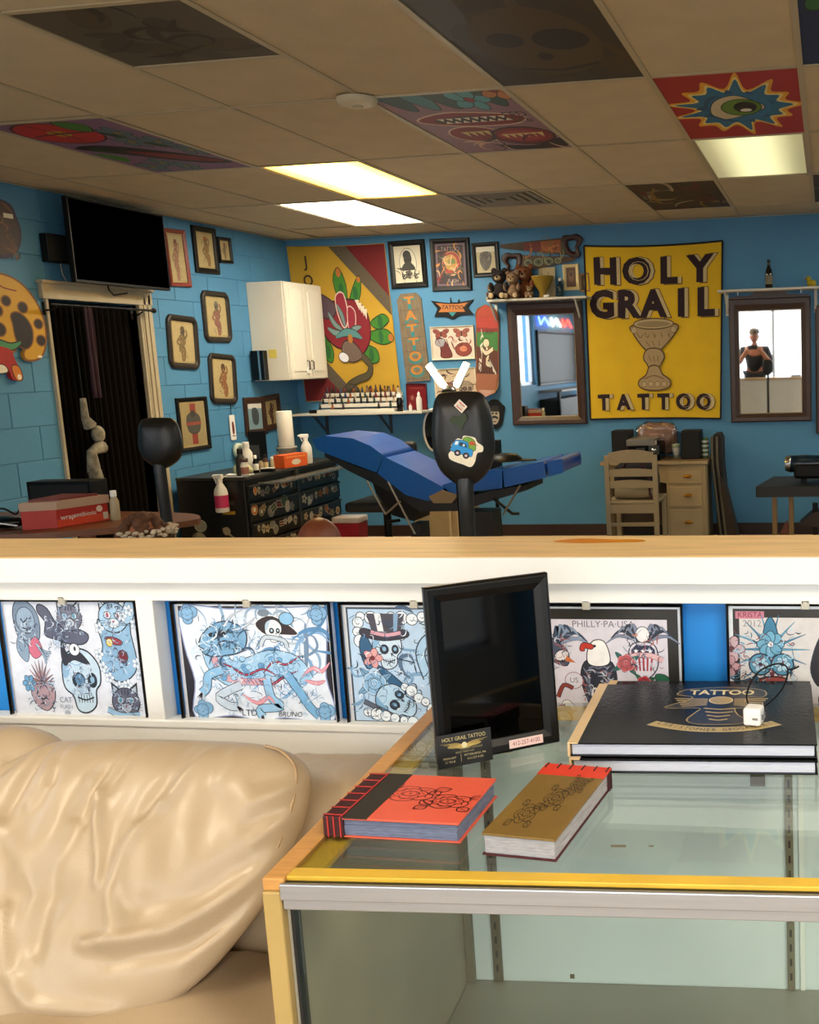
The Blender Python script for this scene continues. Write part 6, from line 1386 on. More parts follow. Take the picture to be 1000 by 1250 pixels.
# purple scarf and grey ghostly hanging figure
hp = at_x(103, 400, XL+.06); hb = at_x(112, 480, XL+.06)
o = curtain('dark purple scarf hanging from the curtain rod', hp.y-.03, hp.y+.05, mat('purple_cloth', '#2c1626', .9), x=XL+.09, top=zr-.0, bot=hb.z-.03, folds=2, amp=.012, name='scarf', cat='scarf')
def skinned(name, verts, edges, radii, m, parent=None, levels=2, root=0):
    me = bpy.data.meshes.new(name); me.from_pydata(verts, edges, []); o = bpy.data.objects.new(name, me); COL.objects.link(o)
    s = o.modifiers.new('skin', 'SKIN'); s.use_smooth_shade = True
    sv = me.skin_vertices[0].data if me.skin_vertices else None
    if sv is None: me.attributes; 
    for i, r in enumerate(radii): me.skin_vertices[0].data[i].radius = (r, r) if not isinstance(r, tuple) else r
    for i in range(len(verts)): me.skin_vertices[0].data[i].use_root = (i == root)
    d = o.modifiers.new('sub', 'SUBSURF'); d.levels = levels; d.render_levels = levels; me.materials.append(m)
    if parent: o.parent = parent
    return o
gp = [at_x(x, y, XL+.09) for x, y in ((101, 486), (104, 510), (110, 520), (120, 530), (124, 545), (112, 552), (115, 575), (122, 590), (118, 605))]
t = thing('hanging_figure', 'grey and white draped ghostly figure hanging against the black curtain', 'decoration', (XL+.09, gp[0].y, gp[0].z))
GHOST = mat('ghost_grey', '#8a8474', .8, noise=.55, nscale=22)
g0 = gp[0]
gv = [(p.x-XL-.09, p.y-g0.y, p.z-g0.z) for p in gp]
m = MB(); m.tube([gv[0], gv[1], gv[2]], [.018, .024, .04], 10); m.ball(gv[3], (.035, .045, .055)); m.build('arm_and_head', GHOST, t); MB().tube([gv[0], (0, 0, zr-g0.z)], .003, 6).build('cord', BLACK, t)
m = MB(); m.tube([gv[4], gv[5], gv[6], gv[7], gv[8]], [.045, .03, .04, .035, .015], 10); m.build('body', GHOST, t)
m = MB()
for i in range(4): m.tube([(gv[6][0], gv[6][1]-.04+.03*i, gv[6][2]), (gv[6][0]+.01, gv[6][1]-.05+.035*i, gv[6][2]-.1-.02*i)], [.012, .003], 6)
m.build('ragged_strips', mat('ghost_dark_grey', '#54504a', .9), t)
if 0: MB().ball((gv[3][0]+.042, gv[3][1]-.015, gv[3][2]+.01), (.008, .012, .014)).ball((gv[3][0]+.042, gv[3][1]+.022, gv[3][2]+.01), (.008, .012, .014)).build('eye', BLACK, t)
p = at_x(141, 612, XL+.1); simple_bottle('white narrow spray can standing in front of the doorway, right of the red box', at_y(141, 628, 4.55).x, 4.55, at_y(90, 645, 4.3).z, .022, .15, mat('ochre_can', '#a89a78', .4), WHITE, .6)

# wooden cut-outs on the left edge
loc, rot, w, h = on_wall([(-62, 322), (50, 345), (52, 455), (-50, 440)], 'left')
t = thing('wooden_cutout', 'yellow wooden cut-out with black spots and red lower part, at left edge', 'wall art', loc, (0, 0, rot[2]))
YC = mat('cutout_yellow', '#c99a18', .5, noise=.08, nscale=6)
oc = smooth_path([(-.9, .3), (-.5, .9), (0, 1.0), (.5, .85), (.85, .45), (1.0, 0), (.98, -.45), (.8, -.8), (.45, -.86), (.38, -.7), (.5, -.5), (.3, -.42), (.22, -.6), (.05, -.7), (-.4, -.6), (-.8, -.4)], True)
MB().prism([(a_*w/2, b_*h/2) for a_, b_ in oc], -.02, 0).build('board', YC, t)
A = Art(); K = '#241208'
A.stroke(oc+[oc[0]], .045, '#7a4a10', sm=False)
for x, y, r in ((.12, .42, .1), (.5, .3, .11), (.84, -.05, .1), (.86, -.42, .11), (-.12, .2, .12), (-.12, -.2, .14), (-.5, .5, .12), (-.6, .0, .12)): A.ell(x, y, r, r*1.0, K, 0, 14, '#8a5a14', .03)
A.blob([(.2, .12), (.35, .18), (.55, .05), (.66, -.2), (.6, -.5), (.4, -.6), (.25, -.4), (.22, -.1)], '#120a06', '#7a4a10', .03); A.blob([(-.2, -.42), (.1, -.5), (.35, -.45), (.2, -.6), (-.1, -.62)], '#3a8a5a', K, .03)
A.stroke([(-.5, .75), (-.1, .8), (.1, .7), (.4, .65)], .03, '#7a3010'); A.ell(.78, -.78, .06, .03, '#e8e0c8'); A.build('painting', t, y=-.0205, step=1e-5, sx=w/2, sz=h/2)
m = MB(); m.prism([(a_*w/2, b_*h/2) for a_, b_ in smooth_path([(-.6, -.55), (.0, -.6), (.12, -.85), (.25, -1.15), (.2, -1.3), (.0, -1.25), (-.1, -1.0), (-.5, -.9)], True)], -.03, -.005); m.build('lower_piece', mat('cutout_red', '#a31a14', .5), t)
A = Art(); A.blob([(.02, -1.0), (.18, -1.0), (.24, -1.25), (.1, -1.28)], '#d07a1c', K, .02); A.ell(.17, -1.22, .05, .06, '#e8e0d0'); A.blob([(-.6, -1.0), (-.2, -.95), (-.1, -1.1), (-.4, -1.12)], '#e0dac8', K, .02); A.build('painting', t, y=-.0305, step=1e-5, sx=w/2, sz=h/2)
loc, rot, w, h = on_wall([(-50, 236), (21, 242), (23, 318), (-45, 310)], 'left')
t = thing('wooden_cutout', 'brown shaggy wooden cut-out with purple rim, top left corner', 'wall art', loc, (0, 0, rot[2]))
oc = smooth_path([(-1, 0), (-.8, .7), (-.3, 1), (.3, .95), (.75, .8), (.9, .4), (1.0, .0), (.9, -.5), (.6, -.85), (.2, -1), (-.5, -.9)], True)
MB().prism([(a_*w/2, b_*h/2) for a_, b_ in oc], -.02, 0).build('board', mat('purple_rim', '#2c1c3a', .6), t)
A = Art(); A.poly([(a_*.88, b_*.9) for a_, b_ in oc], '#3c2010'); m_swirls(A, 20, -.7, .8, -.8, .7, .5, ['#5a3418', '#20100a', '#6a4420'], 3, .08); A.rect(.4, .35, .75, .5, '#d8ceb8'); A.build('painting', t, y=-.0205, step=1e-5, sx=w/2, sz=h/2)

# white wall cabinet in the corner
Yc0, Yc1 = 7.78, 8.40; Xf = XL+.31
zt, zb = 2.225, 1.425
t = thing('wall_cabinet', 'white two-door wall cabinet mounted in the corner above the toolbox', 'cabinet', (XL, Yc0, zb)); Lc = Yc1-Yc0; Hc = zt-zb; Dc = Xf-XL
CABW = mat('cabinet_white', '#dcd6c6', .4, noise=.03, nscale=5)
MB().box(.001, Dc, 0, Lc, 0, Hc).build('body', CABW, t, bevel=.004)
for i in range(2):
    y0, y1 = .006+i*(Lc/2-.002), Lc/2-.004+i*(Lc/2-.002)
    dct = dict(); m = MB(); m.box(Dc, Dc+.018, y0, y1, .006, Hc-.006)
    d = m.build('door', CABW, t, bevel=.003)
    q = MB(); b0, b1 = y0+.055, y1-.055; pr = [(b0, .07), (b1, .07), (b1, Hc-.07)] + [(b1-(b1-b0)*k/8, Hc-.07+.02*math.sin(math.pi*k/8)) for k in range(1, 8)] + [(b0, Hc-.07)]
    q.prism(pr, Dc+.018, Dc+.026, plane='yz').build('raised_panel', mat('cabinet_panel', '#e4dfd0', .4), d, bevel=.008)
    r = MB(); yy = y1-.03 if i == 0 else y0+.03; r.tube([(Dc+.018, yy, .08), (Dc+.04, yy, .085), (Dc+.04, yy, .15), (Dc+.018, yy, .155)], .005, 6).build('handle', mat('dark_bronze', '#2a1c12', .4, .7), d)
    MB().prism([(yy-.03+.03*i-.0, .05), (yy+.02, .05), (yy+.005, .11), (yy-.015, .11)], Dc+.026, Dc+.032, plane='yz').build('hang_tag', WHITE, d)
p0, p1 = at_y(310, 428, Yc0), at_y(326, 428, Yc0); pz0, pz1 = at_y(318, 464, Yc0).z, at_y(318, 428, Yc0).z
t = thing('knife_block', 'black tall dispenser with a chrome strip fixed to the cabinet side', 'dispenser', ((p0.x+p1.x)/2, Yc0-.001, pz0-.0)); a = (p1.x-p0.x)/2
MB().box(-a, a, -.06, 0, 0, pz1-pz0).build('housing', BLACKG, t, bevel=.004); MB().box(a*.15, a*.4, -.063, -.06, .0, pz1-pz0).build('chrome_strip', CHROME, t)
ps = at_y(333, 432, Yc0); one('sticky_note', 'yellow sticky note on the side of the white cabinet', 'note', MB().box(-.035, .035, -.0012, 0, -.035, .035), mat('note_yellow', '#d8c45a', .7), (ps.x, Yc0-.0005, ps.z))

# ---- toolbox
TX0, TX1, TY0, TY1, TZ = XL+.06, -4.10, 6.55, 7.92, .745
t = thing('tool_chest', 'black drawer chest covered in stickers against the left wall', 'tool chest', (TX0, TY0, 0)); DX, DY_ = TX1-TX0, TY1-TY0
TB = mat('tool_chest_black', '#0f0e0c', .38, noise=.2, nscale=6); TG = mat('tool_chest_grey', '#4a4842', .35, .5)
MB().box(0, DX-.012, 0, DY_, .08, TZ).build('body', TB, t, bevel=.006); MB().box(-.0, DX+.01, -.005, DY_+.005, TZ, TZ+.022).build('top_lid', mat('tool_chest_lid', '#2b2a26', .4), t, bevel=.004)
STK = ['#a89a74', '#8a3a20', '#c9b48a', '#6a6a5c', '#b0672c', '#8d8d84', '#3c5a3c', '#d8ceb4', '#7a2a20', '#55606a']
def stickers(o, n, a0, a1, b0, b1, mp, seed, k=1):
    rd = random.Random(seed)
    for i in range(n):
        A = Art()
        x, y = a0+(a1-a0)*(i+rd.random()*.6)/n, rd.uniform(b0, b1); r = rd.uniform(.022, .038)*k; c = rd.choice(STK); ty = rd.randrange(5)
        if ty == 0: A.ell(x, y, r, r, c, 0, 14, '#d8d0bc', .003); A.ell(x, y, r*.5, r*.5, rd.choice(STK))
        elif ty == 1: A.push(x, y, 1, rd.uniform(-.4, .4)); A.rect(-r, -r*.7, r, r*.7, '#d0c8b0'); A.rect(-r*.85, -r*.55, r*.85, r*.55, c); A.line([(-r*.6, 0), (r*.6, 0)], r*.25, rd.choice(STK)); A.pop()
        elif ty == 2: m_skull(A, x, y, r*1.9, '#c9bfa4', '#2a241c', '#8a8270')
        elif ty == 3: m_flower(A, x, y, r*2, c, '#2a201a', rd.choice(STK))
        else: A.blob([(x+r*math.cos(q)*rd.uniform(.6, 1.2), y+r*math.sin(q)*rd.uniform(.6, 1.2)) for q in (0, 1, 2, 3, 4, 5)], c, '#d0c8b0', .004)
        A.build('sticker', o, y=0, mapf=(lambda q: lambda u, v, y: (mp(u, v, y)[0]+q, u, v))(i*3e-4), step=1e-5)
rows = [(.60, .70), (.44, .57), (.30, .42), (.20, .285), (.10, .19)]
for cidx in range(2):
    y0, y1 = .02+cidx*DY_/2, DY_/2-.02+cidx*DY_/2
    for ri, (z0, z1) in enumerate(rows):
        d = MB().box(DX-.012, DX+.008, y0, y1, z0, z1).build('drawer', TB, t, bevel=.003); MB().box(DX+.008, DX+.020, y0, y1, z1-.012, z1).build('handle', TG, d, bevel=.003)
        if ri < 4: stickers(d, 9, y0+.04, y1-.04, z0+.025, z1-.035, lambda u, v, y: (DX+.0085-y, u, v), 10*cidx+ri, (z1-z0)/.12)
MB().box(DX-.012, DX+.012, DY_/2-.018, DY_/2+.018, .08, TZ).build('centre_rail', TG, t)
side = MB().box(.01, DX-.02, -.004, 0, .1, TZ-.02).build('side_panel', TB, t)
A = Art(); A.ell(.16, .42, .045, .04, '#8d8a74', 0, 14, '#c9c0a4', .004); A.push(.14, .3, .14); m_skull(A, 0, 0, .9, '#9a9478', '#2a2820', '#6a6450'); A.pop(); A.rect(.34, .50, .44, .525, '#9a7a1c'); A.ell(.36, .38, .03, .03, '#8d8468'); A.stroke([(.33, .4), (.4, .34), (.44, .32)], .014, '#8d8468'); A.ell(.44, .26, .02, .02, '#3c5a54'); A.rect(.34, .57, .44, .6, '#3c443c'); A.build('stickers', side, y=-.0045, step=1e-5)
for x in (.05, DX-.06):
    for y in (.08, DY_-.08): MB().lathe([(.001, 0), (.03, .0), (.035, .03), (.03, .08), (.001, .08)], (x, y, 0), 12).build('foot', BLACK, t)
# pull-out tray
TRY = mat('tray_metal', '#9a9a92', .25, .7); TXT = TX1+.025
a = at_z(322, 592, .70); b = at_z(417, 584, .70)
o = MB(); o.box(TXT, TX1+.19, 6.66, 7.92, .700, .704).box(TX1+.18, TX1+.19, 6.66, 7.92, .704, .716).box(TXT, TX1+.19, 6.66, 6.67, .704, .716).box(TXT, TX1+.19, 7.91, 7.92, .704, .716)
tag(o.build('metal_tray', TRY, None, bevel=.002), 'long shiny metal tray jutting out below the tool chest lid', 'tray')
def tool_top(px, py): return at_z(px, py, TZ+.022)
TZT = TZ+.022
def ontop(px, py): p = tool_top(px, py); return (min(max(p.x, TX0+.04), TX1-.03), min(max(p.y, TY0+.05), TY1-.05))
BT = [(289, 583, .034, .2, 'matte charcoal bottle, leftmost tall one on the tool chest', mat('charcoal_plastic', '#2c2b29', .5), BLACK, .5, None), (297, 582, .032, .13, 'small white jar with dark lid on the tool chest front row', PLW, mat('dark_lid', '#3a2620', .4), .85, mat('jar_label', '#8a5a4c', .6)), (303, 575, .042, .22, 'large translucent wash bottle behind the white jar', PLW, PLW, .5, None),
      (313, 577, .02, .13, 'small black ink bottle with white label, tool chest middle', BLACKG, WHITE, .5, PAPER), (319, 575, .018, .10, 'small beige bottle beside the black labelled one', mat('beige_bottle', '#a8977a', .4), BLACK, .5, None), (325, 574, .02, .12, 'small brown bottle in front of the tall black box', mat('brown_bottle', '#4a2c20', .3), BLACK, .5, CREAMPAPER), (333, 572, .016, .09, 'short cream bottle right of the brown one', mat('cream_bottle', '#c8b894', .4), WHITE, .6, None), (339, 571, .016, .09, 'short cream bottle nearest the stapler-like box', mat('cream_bottle', '#c8b894', .4), WHITE, .6, None),
      (345, 566, .035, .2, 'black bottle with white label left of the paper roll', BLACKG, BLACK, .5, PAPER)]
for px, py, r, h, lab, bm1, cm, nk, lb_ in BT:
    x, y = ontop(px, py); simple_bottle(lab, x, y, TZT, r, h, bm1, cm, nk, lab=lb_)
x, y = ontop(321, 566); t = thing('black_box', 'tall black box with grey front behind the small bottles', 'box', (x-.06, y+.05, TZT)); MB().box(-.05, .05, -.05, .05, 0, .26).build('body', BLACK, t, bevel=.004); MB().box(-.04, .04, -.053, -.05, .05, .15).build('front_label', mat('dark_grey_label', '#3a3a38', .5), t)
x, y = ontop(352, 566); t = thing('paper_towel_roll', 'white paper towel roll standing on a tub on the tool chest', 'paper roll', (x, y+.0, TZT+.14)); MB().lathe([(.02, 0), (.058, 0), (.06, .004), (.06, .276), (.058, .28), (.02, .28)], seg=28).build('paper', mat('towel_paper', '#ddd8ca', .85, bump=.3, bscale=200), t); MB().lathe([(.019, .002), (.019, .278), (.017, .278), (.017, .002)], seg=18).build('cardboard_core', mat('core', '#a08458', .8), t)
t = thing('plastic_tub', 'grey plastic tub with round mark under the paper roll', 'tub', (x, y, TZT)); MB().lathe([(.06, 0), (.065, .004), (.07, .12), (.078, .125), (.078, .138), (.001, .138)], seg=24).build('body', mat('tub_grey', '#a8a49c', .4), t); MB().lathe([(.001, -.003), (.014, -.003), (.014, .003)], (.02, -.066, .07), 14, axis='y').build('round_mark', BLACK, t)
x, y = ontop(370, 568); t = thing('wipes_box', 'orange box lying on the tool chest beside the spray bottle', 'box', (x+.0, y-.09, TZT), (0, 0, math.pi/2-.2)); MB().box(-.13, .13, -.05, .05, 0, .10).build('body', mat('orange_card', '#d4581c', .55, noise=.08, nscale=8), t, bevel=.004)
A = Art(); A.ell(0, .04, .05, .022, '#d8d0c0'); A.rect(-.11, .075, .11, .088, '#e88a4c'); A.build('print', t, y=-.0505, step=1e-5)
def spray(label, x, y, z, r, h, lab, capm=WHITE, rot=0):
    t = thing('spray_bottle', label, 'spray bottle', (x, y, z), (0, 0, rot)); MB().lathe([(r*.92, 0), (r, .006), (r, h*.5), (r*.85, h*.6), (r*.4, h*.74), (r*.36, h*.8)], seg=18).build('body', PLW, t)
    hd = MB(); hd.box(-r*1.0, r*.55, -r*.28, r*.28, h*.86, h*.97).box(-r*1.35, -r*1.0, -r*.14, r*.14, h*.9, h*.95).lathe([(r*.42, h*.79), (r*.42, h*.86)], seg=12); hd.build('head', capm, t, bevel=.003); MB().obox((-r*.75, 0, h*.8), (r*.18, r*.25, h*.14), (0, -.35, 0)).build('trigger', capm, t)
    if lab: MB().lathe([(r*1.012, h*.12), (r*1.012, h*.44)], seg=18).build('label', lab, t)
    return t
x, y = ontop(383, 566); spray('clear spray bottle at the far end of the tool chest', x+.0, y+.04, TZT, .042, .24, None, rot=.4)
pp = at_y(272, 625, 6.49); pt_ = at_y(272, 580, 6.49); spray('white spray bottle with magenta label hooked on the chest side', pp.x, 6.49, pp.z, .046, (pt_.z-pp.z)*1.05, mat('magenta_label', '#b0285a', .5), rot=-.2)
x, y = ontop(250, 590); t = thing('tissue_pile', 'crumpled papers and green wipes on the near end of the chest', 'papers', (x, y, TZT)); MB().box(-.1, .06, -.04, .12, 0, .006).obox((-.0, .03, .012), (.16, .1, .004), (0, .05, .3)).build('sheets', PAPER, t); blobbox(MB(), (.0, .08, .04), (.07, .05, .035), .9, 20, 12, .02, 20, 3).build('wipes', mat('pale_green_tissue', '#a8b08a', .8), t)
x, y = ontop(345, 574); t = thing('stapler', 'white and black small tray in front of the black labelled bottle', 'stapler', (x, y-.08, TZT)); MB().box(-.05, .05, -.02, .02, 0, .02).build('base', BLACK, t, bevel=.003); MB().obox((0, 0, .026), (.1, .035, .008), (0, -.05, 0)).build('top', WHITE, t, bevel=.003)
# white tape ring and phone hanging on the left wall
p = at_x(290, 550, XL+.02); t = thing('tape_roll', 'pale green-white tape ring hanging on the left wall above the bottles', 'tape', (XL+.015, p.y, p.z)); MB().lathe([(.022, -.0), (.06, -.0), (.06, .03), (.022, .03), (.022, 0)], (0, 0, 0), 26, axis='x').build('tape', mat('tape_pale', '#c4d0c0', .5), t); MB().lathe([(.0215, .001), (.0215, .029), (.019, .029), (.019, .001)], (0, 0, 0), 20, axis='x').build('core', mat('core', '#a08458', .8), t)
p = at_x(284, 522, XL+.01); t = thing('hanging_tag', 'white tag with a dark red mark hanging on a cord from the left wall', 'tag', (XL+.004, p.y, p.z), (0, 0, math.pi/2)); MB().box(-.035, .035, -.012, 0, -.1, .1).build('body', WHITE, t, bevel=.008); MB().tube([(0, -.004, .1), (.005, -.004, .15), (0, -.002, .2)], .0025, 6).build('cord', BLACK, t)
A = Art(); A.blob([(-.012, -.05), (-.015, .03), (0, .05), (.014, .02), (.012, -.04)], '#6b2018'); A.rect(-.022, -.07, .022, -.06, '#8a8478'); A.build('mark', t, y=-.0122, step=1e-5)

# ================================================================== FURNITURE ALONG THE BACK
# blue tattoo chair
BV = mat('blue_vinyl', '#0c4fa8', .28, coat=.3, noise=.06, nscale=5, bump=.1, bscale=30); SEAM = mat('dark_blue_seam', '#0a2a5c', .5)
YT = 6.75
def prof(pts, Y=YT): return [(at_y(x, y, Y).x, at_y(x, y, Y).z) for x, y in pts]
t = thing('tattoo_chair', 'blue vinyl reclining tattoo chair with black mechanism', 'tattoo chair', (-2.7, YT, 0)); ox = 2.7
def cush(pts, name, dep=.52, dy=0):
    P = [(x+ox, z) for x, z in prof(pts)]; o = MB().prism(P, dy, dy+dep).build(name, BV, t, bevel=.028, seg=4); return o
cush([(381, 536), (396, 532), (430, 535), (452, 544), (468, 556), (460, 577), (430, 566), (387, 549)], 'headrest')
cush([(468, 557), (505, 575), (545, 597), (556, 612), (520, 611), (495, 604), (461, 578)], 'back_cushion')
cush([(540, 592), (600, 574), (613, 573), (613, 596), (575, 600), (545, 606)], 'seat_cushion')
cush([(614, 573), (664, 563), (667, 583), (616, 595)], 'leg_cushion'); cush([(668, 563), (687, 560), (688, 577), (670, 582)], 'foot_cushion')
u = MB(); P = [(x+ox, z) for x, z in prof([(392, 552), (430, 570), (460, 580), (500, 606), (545, 612), (600, 600), (640, 593), (640, 600), (600, 612), (560, 625), (510, 626), (470, 600), (420, 575), (392, 558)])]; u.prism(P, .05, .47).build('underframe', mat('chair_steel_black', '#131212', .4), t)
m = MB(); a = at_y(445, 590, YT); b = at_y(475, 630, YT); m.prism([(x+ox, z) for x, z in prof([(444, 586), (470, 586), (480, 600), (500, 625), (498, 640), (470, 632), (450, 605)])], .12, .4); m.build('side_cover', BLACKM, t, bevel=.01)
BR = mat('brushed_bar', '#8d877a', .35, .8)
for q0_, q1_ in (((447, 587), (470, 628)), ((473, 588), (506, 652)), ((470, 628), (488, 612)), ((635, 592), (614, 628))):
    A0, A1 = at_y(*q0_, YT-.01), at_y(*q1_, YT-.01); MB().tube([(A0.x+ox, .0, A0.z), (A1.x+ox, .0, A1.z)], .008, 6).build('strut', BR, t)
A0, A1 = at_y(600, 610, YT), at_y(634, 627, YT); MB().tube([(A0.x+ox, .05, A0.z), (A1.x+ox-.05, 0, A1.z), (A1.x+ox, 0, A1.z)], .011, 8).build('lever', BLACK, t)
A0 = at_y(465, 640, YT); MB().tube([(A0.x+ox, .1, A0.z), (A0.x+ox+.12, .05, A0.z+.02)], .012, 8).build('lever', BLACK, t)
px_ = at_y(498, 640, YT).x+ox; m = MB(); m.box(px_-.06, px_+.02, .18, .34, .04, .36); m.build('lift_post', mat('chair_steel_black', '#0c0b0b', .4), t); MB().box(.05, .28, .16, .36, .04, .45).build('column', mat('chair_steel_black', '#0c0b0b', .4), t); MB().box(-.45, .55, .05, .48, 0, .045).build('base', mat('chair_steel_black', '#131212', .4), t, bevel=.01)
m = MB(); q = prof([(524, 606), (540, 598), (560, 604), (552, 614), (530, 614)]); m.prism([(x+ox, z) for x, z in q], -.01, .03); m.build('joint_plate', mat('tan_plate', '#7a6a50', .5), t)
# cream cabinet under / behind the chair
xa_, xb_ = at_y(506, 640, 7.9).x, at_y(566, 640, 7.9).x; zt_ = at_y(530, 616, 7.9).z
t = thing('small_cabinet', 'low beige cabinet standing behind the blue chair', 'cabinet', (0, 7.9, 0)); CREAMW = mat('cream_painted_wood', '#a08c66', .55, noise=.07, nscale=7)
MB().box(xa_, xb_, 0, .4, 0, zt_).build('body', CREAMW, t, bevel=.004); MB().box(xb_-.12, xb_-.1, -.01, 0, 0, zt_).box(xb_-.05, xb_-.03, -.01, 0, 0, zt_).build('slat', mat('pale_slat', '#c0ac84', .5), t)
# black work chair
t = thing('office_chair', 'dark grey rolling work chair behind the blue chair back', 'chair', (at_y(478, 560, 7.5).x, 7.5, 0)); DG = mat('charcoal_vinyl', '#1d1b19', .5)
zc_ = at_y(478, 555, 7.5).z; MB().box(-.2, .2, 0, .07, zc_-.14, zc_+.1).build('backrest', DG, t, bevel=.03, seg=4); MB().box(-.22, .22, -.42, .03, .42, .5).build('seat', DG, t, bevel=.03, seg=4)
MB().tube([(0, .06, zc_-.1), (0, .08, .45), (0, -.1, .42)], .02, 8).build('back_support', BLACK, t); MB().lathe([(.03, .1), (.03, .42)], (0, -.15, 0), 12).build('gas_column', BLACK, t)
for i in range(5): q = i*1.2566; MB().tube([(0, -.15, .1), (.26*math.cos(q), -.15+.26*math.sin(q), .06)], [.025, .015], 6).ball((.27*math.cos(q), -.15+.27*math.sin(q), .03), .03, 10, 6).build('leg', BLACK, t)
# white cloth / bag by the pad and black cap on the chair
p = at_y(518, 572, YT+.3); t = thing('towel', 'crumpled cream towel on the blue chair left of the black pad', 'towel', (p.x, YT+.25, p.z-.05)); blobbox(MB(), (0, 0, 0), (.07, .06, .06), .9, 24, 14, .025, 16, 4).build('cloth', mat('cream_towel', '#c8b890', .9), t)
p = at_y(618, 565, YT+.2); t = thing('flat_cap', 'black flat cap lying on the right part of the blue chair', 'cap', (p.x, YT+.2, p.z+.015)); MB().lathe([(.12, 0), (.115, .02), (.08, .045), (.03, .055), (.001, .056)], seg=20).build('crown', BLACK, t); MB().prism([(.05, -.08), (.2, -.05), (.23, 0), (.2, .05), (.05, .08)], .0, .008, plane='xy').build('peak', BLACK, t, bevel=.002)
p0 = at_y(603, 545, 7.55); t = thing('monitor_post', 'small black upright box right of the stickered pad', 'box', (p0.x, 7.55, 0)); MB().box(-.05, .05, -.04, .04, .62, at_y(603, 537, 7.55).z).build('body', BLACK, t, bevel=.005); MB().tube([(0, 0, 0), (0, 0, .63)], .015, 8).build('post', BLACK, t); MB().lathe([(.14, 0), (.14, .015), (.02, .025)], seg=20).build('base', BLACK, t)
# sharps container
p = at_y(428, 645, 7.7); t = thing('sharps_container', 'red sharps container with a clear lid below the tool chest end', 'container', (p.x, 7.7, 0)); zz = at_y(428, 637, 7.7).z; MB().prism([(-.1, 0), (.1, 0), (.115, zz), (-.115, zz)], -.08, .08).build('body', mat('sharps_red', '#9a1420', .4), t, bevel=.008); MB().box(-.12, .12, -.085, .085, zz, zz+.05).build('lid', mat('lid_pale', '#c8b8a8', .3), t, bevel=.01)
# baseboard plastic... V-shaped lamp
YLmp = 6.3
j = at_y(548, 473, YLmp); t = thing('work_lamp', 'V-shaped twin tube work lamp glowing above the black pad', 'lamp', (j.x, YLmp, 0)); TUBE = mat('lamp_tube', '#fff4e0', .4, emit=40)
for s, (c0_, c1_) in enumerate((((540, 470), (523, 446)), ((557, 470), (569, 444)))):
    a0, a1 = at_y(*c0_, YLmp), at_y(*c1_, YLmp); A0 = Vector((a0.x-j.x, 0, a0.z)); A1 = Vector((a1.x-j.x, 0, a1.z))
    h_ = MB().tube([A0-(A1-A0)*.1+Vector((0, .022, 0)), A1+(A1-A0)*.05+Vector((0, .022, 0))], .022, 10).build('head', mat('lamp_white', '#d8d4c8', .4), t); MB().tube([A0, A0.lerp(A1, .5), A1], .019, 10).build('tube', TUBE, h_)
MB().ball((0, .0, j.z-.03), (.05, .04, .04)).build('hinge', BLACK, t); MB().tube([(0, 0, j.z-.04), (0, .05, .9), (0, .05, .05)], .014, 8).build('pole', BLACK, t)
MB().lathe([(.16, 0), (.16, .02), (.03, .04)], (0, .05, 0), 24).build('base', BLACK, t)

# ---- cream desk
YD = 7.95
dx0, dx1 = at_y(738, 565, YD).x, at_y(861, 565, YD).x; DZT = at_y(800, 563, YD).z
t = thing('desk', 'cream painted wooden desk with drawers under the yellow banner', 'desk', (0, YD, 0))
MB().box(dx0-.03, dx1+.02, -.02, .46, DZT-.03, DZT).build('desktop', mat('desktop_worn', '#7c6444', .5, noise=.15, nscale=6), t, bevel=.004); MB().box(dx0-.032, dx1+.022, -.024, -.0, DZT-.028, DZT-.004).build('front_edge', CREAMW, t, bevel=.003)
xd = at_y(817, 600, YD).x
MB().box(xd-.02, dx1, 0, .44, 0, DZT-.03).build('drawer_case', CREAMW, t, bevel=.004); MB().box(dx0, dx0+.04, 0, .44, 0, DZT-.03).build('side_panel', CREAMW, t, bevel=.004)
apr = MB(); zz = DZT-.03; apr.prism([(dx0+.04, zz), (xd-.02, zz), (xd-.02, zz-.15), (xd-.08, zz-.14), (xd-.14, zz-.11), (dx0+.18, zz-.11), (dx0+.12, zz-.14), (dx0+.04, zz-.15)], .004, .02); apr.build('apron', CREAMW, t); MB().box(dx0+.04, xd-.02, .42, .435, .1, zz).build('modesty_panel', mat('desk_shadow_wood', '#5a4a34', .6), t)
BRASS = mat('brass_pull', '#b07a24', .35, .8)
for y0, y1 in ((575, 590), (594, 618), (622, 655)):
    za, zb_ = at_y(840, y0, YD).z, max(at_y(840, y1, YD).z, .02); d = MB().box(xd, dx1-.03, -.014, .0, zb_, za).build('drawer', CREAMW, t, bevel=.003); cx_ = (xd+dx1-.03)/2+.02; cz_ = (za+zb_)/2+.01
    MB().lathe([(.001, -.018), (.02, -.016), (.03, -.004), (.03, 0)], (0, 0, 0), 16, axis='y').build('cup_pull', BRASS, d, loc=(cx_, -.014, cz_)).scale = (1.25, 1, .5)
